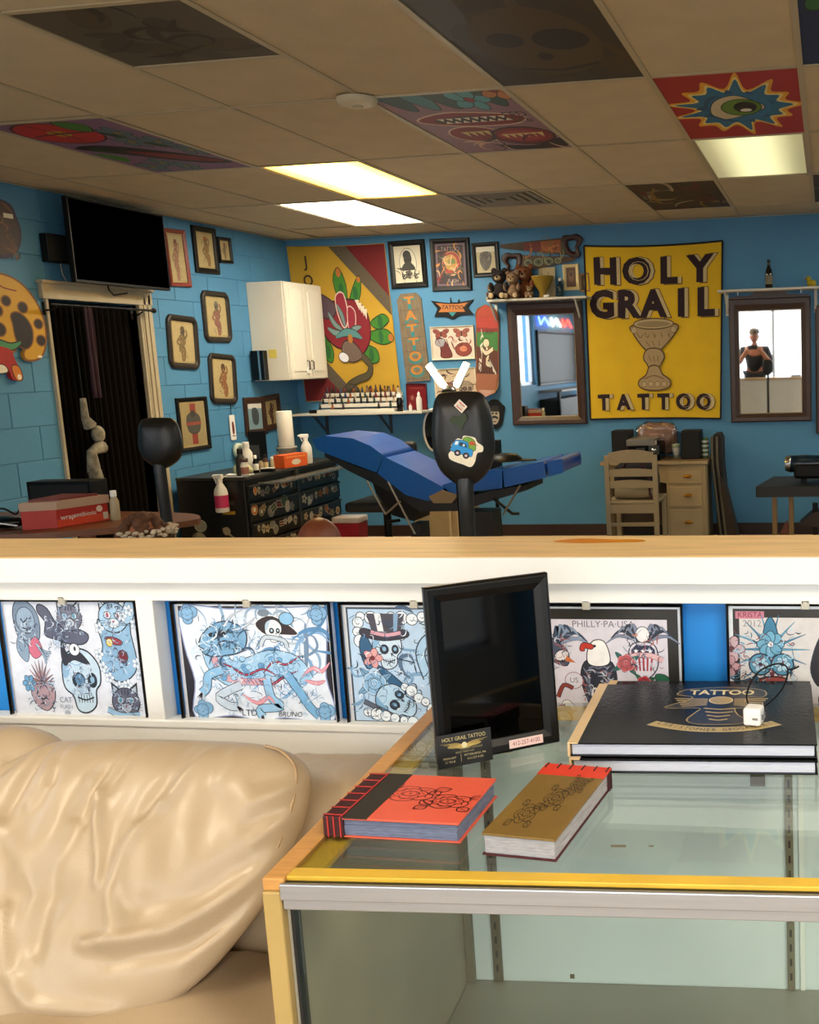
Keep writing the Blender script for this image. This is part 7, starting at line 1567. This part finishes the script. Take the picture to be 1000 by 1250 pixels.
# things on desk
def ondesk(px, y=.12): return at_y(px, 555, YD+y).x
def deskbox(name, label, cat, px0, px1, ptop, m, y0=.08, y1=.3, extra=None):
    x0, x1 = at_y(px0, 550, YD+y0).x, at_y(px1, 550, YD+y0).x; zt2 = at_y((px0+px1)/2, ptop, YD+y0).z; t = thing(name, label, cat, ((x0+x1)/2, YD+y0, DZT)); w = (x1-x0)/2
    MB().box(-w, w, 0, y1-y0, 0, zt2-DZT).build('body', m, t, bevel=.005)
    return t, w, zt2-DZT
t, w, h = deskbox('desk_speaker', 'black speaker standing on the left of the desk', 'speaker', 747, 769, 526, BLACK, .2, .4); MB().box(-w+.01, w-.01, -.004, 0, .01, h-.01).build('grille', mat('speaker_cloth', '#141414', .9), t)
t, w, h = deskbox('desk_speaker', 'black speaker standing on the right of the desk', 'speaker', 832, 855, 526, BLACK, .12, .34); MB().box(-w+.01, w-.01, -.004, 0, .01, h-.01).build('grille', mat('speaker_cloth', '#141414', .9), t)
t, w, h = deskbox('printer', 'black and grey desktop printer on the desk', 'printer', 767, 806, 538, BLACKG, .04, .31)
MB().box(-w-.01, w-.04, -.02, .3, h-.04, h+.012).build('lid', mat('printer_grey', '#6e6a62', .4), t, bevel=.006); MB().box(-w*.5, w*.05, -.004, 0, h*.45, h*.65).build('display', mat('printer_display', '#3c4048', .2), t); MB().box(w*.3, w*.95, -.02, 0, h*.3, h*.75).build('side_module', mat('printer_dark_grey', '#2c2c2c', .4), t, bevel=.004); MB().lathe([(.001, -.006), (.02, -.006), (.02, 0)], (w*.62, -.02, h*.52), 14, axis='y').build('knob', CHROME, t); MB().box(w*.1, w*.8, -.01, .02, h*.8, h+.0).build('paper_flap', mat('flap_pale', '#b8b0a0', .4), t)
p = at_y(800, 530, YD+.3); t = thing('plastic_bag', 'shiny clear plastic bag with pink contents behind the printer', 'bag', (p.x, YD+.41, DZT+.012)); ztop = at_y(800, 515, YD+.41).z-DZT-.02
blobbox(MB(), (0, 0, ztop/2), (.17, .035, ztop/2), .6, 30, 20, .02, 14, 9).build('contents', mat('pink_beige_contents', '#a8806c', .5, noise=.2, nscale=10), t)
blobbox(MB(), (0, 0, ztop/2), (.19, .045, ztop/2+.005), .6, 36, 24, .03, 16, 11).build('film', glass_mat('plastic_film', '#e4e4e2', .08, 1.8), t)
t = thing('paper_cup', 'pale green cup between the printer and the right speaker', 'cup', (ondesk(826, .3), YD+.3, DZT)); MB().lathe([(.026, 0), (.036, .1), (.037, .11), (.033, .11), (.001, .01)], seg=16).build('cup', mat('pale_green', '#a8b8a0', .5), t); MB().lathe([(.0285, .02), (.034, .08)], seg=16).build('sleeve', WHITE, t)
t = thing('striped_can', 'green and white striped can right of the right desk speaker', 'can', (ondesk(861, .2), YD+.22, DZT)); MB().lathe([(.028, 0), (.03, .004), (.03, .15), (.02, .165), (.001, .166)], seg=16).build('can', mat('can_green', '#5c7a4c', .4), t)
for k in range(4): MB().lathe([(.0305, .02+k*.036), (.0305, .036+k*.036)], seg=16).build('stripe', WHITE, t)
# cream ladder-back chair
YCh = 7.35
hx0, hx1 = at_y(739, 600, YCh).x, at_y(803, 600, YCh).x; t = thing('wooden_chair', 'cream slat-back wooden chair seen from behind at the desk', 'chair', ((hx0+hx1)/2, YCh, 0)); w = (hx1-hx0)/2
CHM = mat('chair_cream_paint', '#8f8165', .5, noise=.06, nscale=8); zt3 = at_y(770, 551, YCh).z
def hz(py): return at_y(770, py, YCh).z
for s in (-1, 1):
    MB().prism([(0, 0), (.03, 0), (.035, .45), (.028, zt3-.03), (0, zt3-.03), (-.002, .45)], s*w-(.035 if s > 0 else 0), s*w+(0 if s > 0 else .035), plane='yz').build('rear_post', CHM, t, bevel=.004); MB().box(s*w-(.035 if s > 0 else 0), s*w+(0 if s > 0 else .035), .36, .395, 0, .43).build('leg', CHM, t, bevel=.004)
tp_ = [(-w+.03, hz(565)), (w-.03, hz(565)), (w-.03, hz(553))] + [(w-.03-(2*w-.06)*k/10, hz(553)+.022*math.sin(math.pi*k/10)) for k in range(1, 10)] + [(-w+.03, hz(553))]
MB().prism(tp_, .004, .024).build('top_rail', CHM, t, bevel=.003)
for a, b in ((574, 582), (588, 596)): MB().prism([(-w+.03, hz(b)), (w-.03, hz(b)), (w-.03, hz(a))] + [(w-.03-(2*w-.06)*k/6, hz(a)+.012*math.sin(math.pi*k/6)) for k in range(1, 6)] + [(-w+.03, hz(a))], .006, .022).build('slat', CHM, t, bevel=.003)
MB().box(-w, w, -.0, .42, .43, .455).build('seat', CHM, t, bevel=.008); MB().box(-w+.03, w-.03, .004, .03, .36, .43).build('seat_rail', CHM, t)
MB().box(-w+.03, w-.03, .008, .026, max(.16, hz(643)), max(.16, hz(643))+.03).build('stretcher', CHM, t, bevel=.004)
# rolled bag on the seat
t2 = thing('bag', 'dark bag with red straps and a rolled cream mat on the slat-back chair', 'bag', ((hx0+hx1)/2, YCh+.2, .455)); blobbox(MB(), (0, .04, .14), (w*.85, .13, .14), .6, 30, 18, .012, 10, 6).build('bag_body', mat('dark_navy_cloth', '#15121a', .9), t2)
MB().tube([(-w*.7, -.1, .05), (0, -.105, .05), (w*.8, -.1, .055)], .045, 14).build('rolled_mat', mat('cream_mat', '#8d7d5c', .8), t2); MB().tube([(-.1, -.1, .2), (-.05, -.12, .28), (.05, -.12, .3), (.12, -.11, .2), (.13, -.14, .05), (.14, -.14, .0)], .011, 6).build('strap', mat('maroon_strap', '#3a1018', .8), t2)
# folded tables leaning beside the desk
xg = at_y(866, 560, 8.1).x+.055; zg = at_y(864, 530, 8.1).z
t = thing('folding_screen', 'dark folded stand with grey edges leaning beside the desk', 'folded stand', (xg, 8.05, 0)); GR = mat('grey_edge_rubber', '#55503f', .5)
MB().prism([(-.03, zg-.03), (-.01, zg), (.03, zg), (.05, zg-.04), (.05, zg-.25), (.1, .0), (.0, .0)], .05, .3).build('dark_panel', mat('dark_umber', '#1c140d', .7), t, bevel=.008)
for dx in (-.028, .012): MB().tube([(dx, .04, zg-.02), (dx, .035, zg-.25), (dx+.06, .02, 0.01)], .011, 8).build('edge_leg', GR, t)
MB().prism([(.03, .55), (.06, .5), (.17, 0), (.06, 0)], .02, .25).build('brown_panel', mat('umber_panel', '#2e2114', .7), t, bevel=.004)
# black treatment table at the right
YM = 7.1
mx0 = at_y(922, 600, YM).x; zt4 = at_y(960, 594, YM).z; t = thing('treatment_table', 'black padded treatment table on wooden legs at the right edge', 'table', (mx0, YM, 0))
MB().prism([(0, 0), (1.3, 0), (1.3, .62), (.1, .62)], zt4-.075, zt4, plane='xy').build('padded_top', mat('black_vinyl', '#121110', .45), t, bevel=.02, seg=3); LEGW = mat('leg_wood', '#7c6038', .5, noise=.1, nscale=8, stretch=(10, 10, 1))
for x in (.115, .235, 1.1): MB().box(x, x+.035, .06, .1, 0, zt4-.07).build('leg', LEGW, t, bevel=.004)
MB().prism([(.15, 0), (.235, 0), (.235, .3), (.22, .33), (.15, .2)], .08, .1).build('brace', mat('reddish_brace', '#5c2a10', .5), t)
t = thing('stool', 'black pedal stool stand under the treatment table', 'stool', (mx0+.42, YM+.3, 0)); MB().box(-.02, .02, -.02, .02, 0, .42).build('post', BLACK, t); MB().prism([(-.12, .27), (-.02, .36), (.2, .4), (.22, .34), (.02, .25)], -.08, .1).build('arm', mat('dark_brown_vinyl', '#2a1a12', .5), t, bevel=.01); MB().box(-.06, .3, -.14, .14, 0, .03).build('base', BLACK, t)
t = thing('air_blower', 'black machine with clear round front resting above the treatment table', 'machine', (at_y(978, 565, YM+.25).x, YM+.25, zt4)); zb2 = .035
MB().box(-.05, .5, -.1, .1, zb2, zb2+.1).build('body', BLACK, t, bevel=.02); MB().lathe([(.001, -.14), (.04, -.13), (.06, -.1), (.065, .0), (.06, .12)], (.02, 0, zb2+.1), 20, axis='x').build('drum', mat('dark_blue_plastic', '#0f2230', .2), t); MB().lathe([(.05, -.135), (.062, -.105), (.064, -.09), (.05, -.12)], (.02, 0, zb2+.1), 20, axis='x').build('chrome_ring', CHROME, t); MB().box(.0, .04, -.03, .03, 0, zb2).box(.3, .34, -.03, .03, 0, zb2).build('foot', BLACK, t)
t = thing('floor_wedge', 'pale wooden wedge frame lying under the treatment table at right edge', 'frame', (mx0+.55, YM+.1, 0)); MB().prism([(0, 0), (.5, .0), (.5, .2), (.45, .2)], 0, .04).build('panel', mat('olive_wood', '#6a5c34', .6), t); MB().box(.12, .17, -.03, 0, 0, .17).build('post', BLACK, t)

# ================================================================== TABLE AT THE LEFT WITH RED BOX
ZTB = at_y(90, 645, 4.3).z; print('left table z', ZTB)
p0_, p1_ = at_z(-60, 650, ZTB), at_z(165, 628, ZTB)
t = thing('side_table', 'brown wooden table with curved edge carrying the red box', 'table', (-3.9, 4.35, 0)); WD = mat('table_brown_wood', '#6a3c1a', .4, noise=.15, nscale=5, stretch=(2, 12, 12))
top = smooth_path([(-.65, -.35), (.1, -.22), (.7, .1), (.72, .3), (.4, .45), (-.65, .5)], True); MB().prism(top, ZTB-.03, ZTB, plane='xy').build('tabletop', WD, t, bevel=.004)
for x in (-.55, .4):
    for y in (-.1, .35): MB().box(x-.025, x+.025, y-.025, y+.025, 0, ZTB-.03).build('leg', WD, t)
a0, a1, a2 = at_z(71, 645, ZTB), at_z(134, 635, ZTB), at_z(48, 642, ZTB); w1 = (a1-a0).length; ang = math.atan2(a1.y-a0.y, a1.x-a0.x); dp = .24
hb_ = at_y(71, 612, a0.y).z-ZTB; t = thing('red_storage_box', 'red and orange cardboard box with pale lid and white lettering', 'box', (a0.x, a0.y, ZTB+.001), (0, 0, ang))
sk = -.085
def skb(x0, x1, y0, y1, z0, z1): return [(x0+sk*y/dp, y, z) for (x, y, z) in ()]
m = MB(); base = [(0, 0), (w1, 0), (w1-.08, dp), (-.10, .12)]
m.prism(base, 0, hb_*.68, plane='xy').build('box_body', mat('box_red', '#b02412', .5, noise=.12, nscale=6), t, bevel=.003)
k = .008; lidb = [(-.0, -k), (w1+k, -k), (w1-.08+k, dp+k), (-.108, .12)]
MB().prism(lidb, hb_*.68, hb_*.98, plane='xy').build('lid', mat('box_lid_pale', '#b09078', .5), t, bevel=.006)
MB().prism([(.03, .02), (w1-.03, .02), (w1-.1, dp-.03), (-.06, .12)], hb_*.98, hb_*1.06, plane='xy').build('lid_panel', mat('lid_maroon', '#6a2420', .5), t, bevel=.006)
A = Art(); A.rect(.0, .004, w1, hb_*.3, '#d0401a'); A.text('wrap', w1*.2, hb_*.36, .034, '#e8d8c8', .01); A.text('antibiotic', w1*.54, hb_*.38, .030, '#e8d8c8', .005); A.ell(w1*.82, hb_*.5, .016, .016, '#e0c8b0'); A.rect(w1*.88, .01, w1*.98, .045, '#c8b8a0'); A.build('lettering', t, y=-.0012, step=1e-5)
t = thing('black_box', 'black upright box standing behind the red storage box', 'box', (-3.9, 4.62, ZTB)); xA, xB = at_y(33, 600, 4.62).x, at_y(112, 600, 4.62).x; zA = at_y(60, 588, 4.62).z-ZTB; MB().box(xA+3.9, xB+3.9, 0, .12, 0, zA).build('body', BLACK, t, bevel=.004); MB().box(xA+3.92, xB+3.88, -.003, 0, .02, zA-.02).build('front', mat('black_front', '#0c0a09', .5), t)
p = at_z(5, 645, ZTB); t = thing('hair_clipper', 'black glossy bundle of clippers and cord left of the red box', 'clippers', (p.x, p.y, ZTB+.001)); MB().ball((0, 0, .03), (.12, .05, .03)).build('body', BLACKG, t); MB().tube(cr3([(-.1, 0, .04), (-.05, .05, .09), (.02, .06, .06), (.08, .03, .1), (.12, .0, .05)]), .005, 6).build('cord', BLACK, t); MB().tube(cr3([(-.12, -.05, .02), (0, -.06, .035), (.12, -.05, .02)]), .004, 6).build('white_edge', WHITE, t)

# ================================================================== BLACK PADS ON POLES
PADM = mat('pad_black', '#0f0e0c', .42, bump=.12, bscale=90)
def pad(label, Y, cpx, top, bot, wpx, neck_px, base_px, lean=0):
    c = at_y(cpx, (top+bot)/2, Y); zt_, zb_ = at_y(cpx, top, Y).z, at_y(cpx, bot, Y).z; w = (at_y(cpx+wpx/2, top, Y).x-at_y(cpx-wpx/2, top, Y).x)/2; h = (zt_-zb_)/2; zc = (zt_+zb_)/2
    t = thing('pad_stand', label, 'stand', (c.x, Y, 0), group=None)
    ol = smooth_path([(-.45, 1.0), (.35, 1.0), (.72, .93), (.92, .6), (1.0, .1), (.97, -.3), (.78, -.66), (.35, -.93), (.0, -1.0), (-.35, -.93), (-.78, -.66), (-.97, -.3), (-1.0, .1), (-.92, .6), (-.76, .92)], True, 3)
    rings = []
    for k, (sc, yy) in enumerate([(.02, -.040), (.35, -.039), (.62, -.035), (.80, -.026), (.9, -.012), (.985, -.004), (1.0, .004), (.985, .012), (.9, .016), (.5, .018), (.02, .018)]):
        rings.append([(p[0]*w*sc, yy*w/.085, zc+p[1]*h*sc) for p in ol])
    MB().loft(rings, 0, True, True).build('pad', PADM, t)
    nk = at_y(*neck_px, Y); bs = at_y(*base_px, Y); P = [(nk.x-c.x, .0, zb_+h*.25), (nk.x-c.x, -.01, zb_-.0), ((nk.x+bs.x)/2-c.x, -.005, (zb_+bs.z)/2), (bs.x-c.x, 0, bs.z), (bs.x-c.x, 0, .04)]
    MB().tube(P, [w*.27, w*.25, w*.24, w*.23, w*.23], 14).build('pole', PADM, t); MB().lathe([(.19, 0), (.19, .02), (.05, .045)], (bs.x-c.x, 0, 0), 24).build('base', BLACK, t)
    return t, c, w, h, zc
t, c, w, h, zc = pad('large black rounded pad on a pole with stickers, nearest the wood counter', 2.3, 565, 478, 594, 76, (570, 592), (572, 652))
YS = -.0405*w/.085
def stk(cx_, cz_, fn, sx, sz, nm, lab):
    o = MB(); A = Art(); fn(A); a = A.build(nm, t, y=YS-.0008, step=8e-6, sx=sx, sz=sz, ox=cx_, oz=cz_); a['label'] = lab; return a
p = at_y(568, 552, 2.3-.045)
def car(A):
    A.blob([(-1, -.1), (-.85, .1), (-.8, .45), (-.45, .8), (-.2, .75), (-.1, .95), (.3, .9), (.55, .8), (.65, .55), (.95, .3), (.9, -.0), (.6, -.1), (.45, -.6), (.2, -.9), (-.2, -.75), (-.6, -.6), (-.95, -.4)], '#e4d8bc')
    A.blob([(-.1, .8), (.2, .85), (.5, .6), (.5, .1), (.2, .1), (-.1, .5)], '#6b9a2c', '#2c4414', .03); A.ell(.35, .5, .16, .13, '#b8481c'); A.poly([(.4, .5), (.7, .35), (.45, .4)], '#8a2c14')
    A.push(0, 0, 1, -.35); A.blob([(-.85, .05), (-.8, .4), (-.5, .55), (-.1, .55), (.05, .25), (.3, .2), (.35, -.1), (.2, -.2), (-.8, -.2)], '#1c8ccc', '#0c3a5c', .03); A.poly([(-.5, .45), (-.15, .45), (-.02, .25), (-.5, .22)], '#10283a'); A.poly([(-.75, .4), (-.58, .47), (-.58, .25), (-.75, .2)], '#d8e8f0'); A.ell(-.25, .33, .07, .07, '#c8dce8')
    for x in (-.45, .05): A.ell(x, -.22, .19, .19, '#1a0f14', 0, 14); A.ell(x, -.22, .08, .08, '#c8b0b8')
    A.pop()
stk(p.x-c.x, p.z, car, .044, .040, 'car_sticker', 'die-cut sticker of a blue car with a green creature leaning out')
p = at_y(561, 496, 2.3-.045); stk(p.x-c.x, p.z, lambda A: (A.push(0, 0, 1, .0), A.poly([(-1, .1), (-.1, 1), (1, -.1), (.1, -1)], '#e0d0bc'), A.push(0, 0, 1, -.75), A.rect(-.5, .25, .5, .4, '#b03a34'), A.rect(-.5, -.42, .5, -.28, '#b03a34'), A.text('THIS IS', 0, .1, .24, '#3a2a28'), A.text('NOT ART', 0, -.14, .24, '#3a2a28'), A.pop(), A.pop()), .0165, .0165, 'diamond_sticker', 'small white and red diamond sticker')
p = at_y(559, 515, 2.3-.045); stk(p.x-c.x, p.z, lambda A: (A.blob([(-1, .2), (-.4, .6), (0, .4), (.6, .9), (.9, .3), (.5, -.2), (.2, -.8), (-.2, -.3), (-.7, -.2)], '#22320f', '#2c2a14', .06)), .022, .022, 'green_sticker', 'faint dark green leaf-shaped sticker')
pad('smaller plain black pad on a pole, in front of the doorway', 4.0, 195, 510, 572, 52, (197, 574), (206, 652))

# ================================================================== PEOPLE BEYOND THE HALF WALL
SKIN = mat('skin_tanned', '#7a4026', .45, noise=.06, nscale=10, bump=.1, bscale=120)
def seated(label, hx, hy, hz_, skin, hair, shirt, facing=0.0):
    """a person hunched forward on a stool; head centre at (hx,hy,hz_) in world, facing along +x rotated by facing"""
    t = thing('person', label, 'person', (hx, hy, 0), (0, 0, facing)); H = hz_
    # x forward; hips behind the head
    V = [(-.42, 0, .52), (-.36, 0, .62), (-.24, 0, .76), (-.12, 0, .84), (-.06, 0, .86-.02), (0, 0, H-.03),   # pelvis..neck..head
         (-.13, .17, .80), (-.02, .24, .62), (.16, .14, .56), (.23, .10, .55), (-.13, -.17, .80), (-.02, -.24, .62), (.16, -.14, .56), (.23, -.10, .55),
         (-.38, .10, .50), (.02, .16, .50), (-.02, .16, .10), (.10, .17, .04), (-.38, -.10, .50), (.02, -.16, .50), (-.02, -.16, .10), (.10, -.17, .04)]
    E = [(0, 1), (1, 2), (2, 3), (3, 4), (4, 5), (3, 6), (6, 7), (7, 8), (8, 9), (3, 10), (10, 11), (11, 12), (12, 13), (0, 14), (14, 15), (15, 16), (16, 17), (0, 18), (18, 19), (19, 20), (20, 21)]
    Rr = [.14, .13, .13, .10, .055, .06, .06, .045, .034, .03, .06, .045, .034, .03, .09, .065, .045, .04, .09, .065, .045, .04]
    V[4] = (-.07, 0, H-.12); V[3] = (-.14, 0, H-.17); V[2] = (-.26, 0, H-.22); V[6] = (-.14, .17, H-.20); V[10] = (-.14, -.17, H-.20)
    skinned('body', V, E, Rr, skin, t)
    hd = MB()
    rings = []
    for k in range(15):
        a = math.pi*k/14; a = min(max(a, .03), math.pi-.03); ring = []
        for i in range(24):
            b = 2*math.pi*i/24; x, y, z = math.sin(a)*math.cos(b), math.sin(a)*math.sin(b), -math.cos(a)
            X = x*.098 + (.012 if x > 0 and z < 0 else 0)*(-z); Y = y*.077*(1 - .18*max(0, -z)); Z = z*.112 - (.012 if x > .2 and z < -.3 else 0)
            ring.append((X, Y, Z+H))
        rings.append(ring)
    hd.loft(rings, 0, True); hd.ball((.10, 0, H-.02), (.016, .014, .024), 10, 6)
    for s in (-1, 1): hd.ball((.0, s*.078, H-.015), (.018, .01, .032), 10, 6)
    hd.build('head', skin, t)
    for s in (-1, 1):
        MB().ball((.089, s*.032, H+.008), (.012, .015, .010), 10, 6).build('eye', mat('eye_white', '#d8d0c4', .3), t)
        for f in range(5):
            fy = s*(.10+(f-2)*.018) if f < 4 else s*.055; L_ = (.07, .08, .075, .06, .045)[f]; MB().tube([(.22, fy, .555), (.22+L_*.6, fy, .55), (.22+L_, fy, .525)], [.010, .009, .007], 8).build('finger', skin, t)
    MB().tube([(.096, -.022, H-.058), (.105, 0, H-.056), (.096, .022, H-.058)], .006, 6).build('mouth', mat('lips', '#7a342a', .5), t)
    sv = V[:5]+[V[6], V[7], V[10], V[11]]; skinned('shirt', sv[:4]+sv[5:], [(0, 1), (1, 2), (2, 3), (3, 4), (4, 5), (3, 6), (6, 7)], [.155, .15, .15, .115, .075, .062, .075, .062], shirt, t)
    tr = [V[0], V[14], V[15], V[16], V[18], V[19], V[20]]; skinned('trousers', tr, [(0, 1), (1, 2), (2, 3), (0, 4), (4, 5), (5, 6)], [.155, .105, .08, .062, .105, .08, .062], mat('dark_trousers', '#181a20', .9), t)
    for s in (-1, 1): MB().ball((.06, s*.165, .035), (.13, .05, .045), 14, 8).build('shoe', BLACK, t)
    if hair: hair(t, H)
    s_ = thing('stool', 'low black stool under the %s person' % ('bald' if not hair else 'curly-haired'), 'stool', (hx, hy, 0), (0, 0, facing)); MB().lathe([(.001, .32), (.16, .32), (.17, .34), (.16, .362), (.001, .362)], (-.42, 0, 0), 20).build('seat', DG, s_); MB().lathe([(.025, .03), (.025, .32)], (-.42, 0, 0), 10).build('post', CHROME, s_); MB().lathe([(.2, 0), (.2, .02), (.03, .035)], (-.42, 0, 0), 20).build('base', BLACK, s_)
    return t
hp_ = at_y(387, 632, 3.5); seated('bald tan-skinned person, only the top of the head showing over the counter', hp_.x, 3.5, hp_.z-.112, SKIN, None, mat('dark_shirt', '#1c1c1e', .9), 1.45)
def curls(t, H):
    rd = random.Random(4); m = MB()
    for i in range(110):
        a, b = rd.uniform(0, 2.0), rd.uniform(0, 6.28); x, y, z = math.sin(a)*math.cos(b), math.sin(a)*math.sin(b), math.cos(a)
        if x > .75 and z < .3: continue
        m.ball((x*.10-.01, y*.088, z*.112+H), rd.uniform(.014, .024), 7, 5)
    m.build('hair', mat('curly_brown_hair', '#5c3a26', .8, noise=.3, nscale=40), t)
    m = MB()
    for i in range(18):
        q = i/17*math.pi*1.1-.1+math.pi*.95; x, y = math.cos(q)*.112, math.sin(q)*.098
        for k in range(4): m.ball((x+.012*math.cos(k*1.57), y+.012*math.sin(k*1.57), H+.055+.012*math.sin(i*2+k)), (.011, .011, .007), 7, 5)
    m.build('flower_band', mat('cream_flowers', '#c8b8a0', .7, noise=.2, nscale=60), t)
hp_ = at_y(174, 630, 3.5); seated('curly brown-haired person with a pale flower band, top of head only', hp_.x, 3.5, hp_.z-.115, mat('skin_fair', '#a86a4c', .5), curls, mat('grey_shirt', '#3a3436', .9), 1.7)

# a bystander in a cap, whom only the right mirror shows
mp_ = at_y(921, 408, 2*YB+.3); print('mirror person', mp_)
PH = thing('person', 'person in a cap standing by the shop window, reflected in the right mirror', 'person', (mp_.x, -.3, mp_.z-1.62))
V = [(0, 0, .95), (0, .01, 1.12), (0, .02, 1.3), (0, .0, 1.40), (0, .02, 1.5), (.20, .0, 1.36), (.26, .10, 1.14), (.10, .36, 1.38), (-.20, .0, 1.36), (-.26, .10, 1.14), (-.08, .36, 1.38), (.10, 0, .9), (.11, .02, .5), (.11, 0, .09), (.12, .12, .04), (-.10, 0, .9), (-.11, .02, .5), (-.11, 0, .09), (-.12, .12, .04)]
E = [(0, 1), (1, 2), (2, 3), (3, 4), (2, 5), (5, 6), (6, 7), (2, 8), (8, 9), (9, 10), (0, 11), (11, 12), (12, 13), (13, 14), (0, 15), (15, 16), (16, 17), (17, 18)]
Rr = [.14, .13, .14, .06, .06, .065, .05, .032, .065, .05, .032, .09, .06, .045, .04, .09, .06, .045, .04]
skinned('body', V, E, Rr, mat('skin_fair', '#a86a4c', .5), PH)
skinned('shirt', V[:3]+[V[5], V[6], V[8], V[9]], [(0, 1), (1, 2), (2, 3), (3, 4), (2, 5), (5, 6)], [.155, .15, .158, .082, .07, .082, .07], mat('black_tee', '#101012', .9), PH)
skinned('trousers', [V[0], V[11], V[12], V[13], V[15], V[16], V[17]], [(0, 1), (1, 2), (2, 3), (0, 4), (4, 5), (5, 6)], [.158, .105, .078, .06, .105, .078, .06], mat('dark_trousers', '#181a20', .9), PH)
hd = MB().ball((0, .03, 1.585), (.077, .098, .115), 22, 14).ball((0, .135, 1.565), (.014, .018, .024), 10, 6)
for s_ in (-1, 1): hd.ball((s_*.078, .02, 1.575), (.01, .018, .032), 10, 6)
hd.build('head', mat('skin_fair', '#a86a4c', .5), PH)
for s_ in (-1, 1):
    MB().ball((s_*.032, .118, 1.60), (.015, .01, .009), 10, 6).build('eye', mat('eye_white', '#d8d0c4', .3), PH)
    for f in range(5): MB().tube([(s_*.085, .36, 1.385), (s_*(.10-.006*f), .40+.006*f, 1.41-.017*f), (s_*.075, .435, 1.42-.018*f), (s_*.052, .425, 1.42-.018*f)], [.013, .010, .008, .007], 8).build('finger', mat('skin_fair', '#a86a4c', .5), PH)
    MB().ball((s_*.12, .07, .04), (.05, .13, .045), 14, 8).build('shoe', BLACK, PH)
MB().tube([(-.022, .122, 1.53), (0, .13, 1.532), (.022, .122, 1.53)], .006, 6).build('mouth', mat('lips', '#7a342a', .5), PH)
MB().lathe([(.092, 0), (.095, .03), (.08, .07), (.04, .09), (.001, .094)], (0, .025, 1.63), 22).prism([(-.075, .07), (.075, .07), (.06, .17), (0, .2), (-.06, .17)], 1.63, 1.637, plane='xy').build('cap', mat('tan_cap', '#6a5a44', .8), PH)
t = thing('phone', 'black phone held up by the person in the cap near the window', 'phone', (mp_.x, .135, mp_.z-1.62+1.40)); MB().box(-.075, .075, -.004, .004, -.037, .037).build('body', BLACKG, t, bevel=.003)

# the far front corner of the shop, which the left mirror shows
t = thing('notice_board', 'large black board on the left wall near the shop window, seen in the left mirror', 'board', (XL+.001, -.35, 1.62), (0, 0, math.pi/2))
MB().box(-1.2, 1.2, -.03, 0, -.45, .36).build('board', BLACK, t, bevel=.004); moulding(mm := MB(), rect_pts(2.44, .9), rect_pts(2.36, .82), .04); mm.build('frame', BLACKM, t, loc=(0, 0, -.045))
for k_, (c_, nm) in enumerate((('#ff2a1c', 'red'), ('#fff0c8', 'warm white'), ('#4a6aff', 'blue'))):
    nz = mat('neon_'+nm.replace(' ', '_'), c_, .4, emit=7); tag(MB().tube([(0, -1.35+k_*.75, 2.08), (0, -1.1+k_*.75, 2.2), (0, -.85+k_*.75, 2.08), (0, -.75+k_*.75, 2.2)], .014, 8).build('neon_sign', nz, None, loc=(XL+.03, 0, .04)), nm+' zigzag neon tube above the black board, seen in the left mirror', 'neon sign')
t = thing('wall_shelf', 'dark shelf with legs under the black board near the shop window', 'shelf', (XL+.2, -.3, 0)); MB().box(-.19, .2, -1.2, 1.2, 1.02, 1.05).build('board', mat('shelf_grey_dark', '#5c5a54', .4), t); MB().box(-.19, .15, -1.15, 1.15, .5, .9).build('lower_case', BLACKM, t, bevel=.01)
for y in (-1.15, 1.1): MB().box(.1, .15, y, y+.05, 0, 1.02).build('leg', BLACK, t)
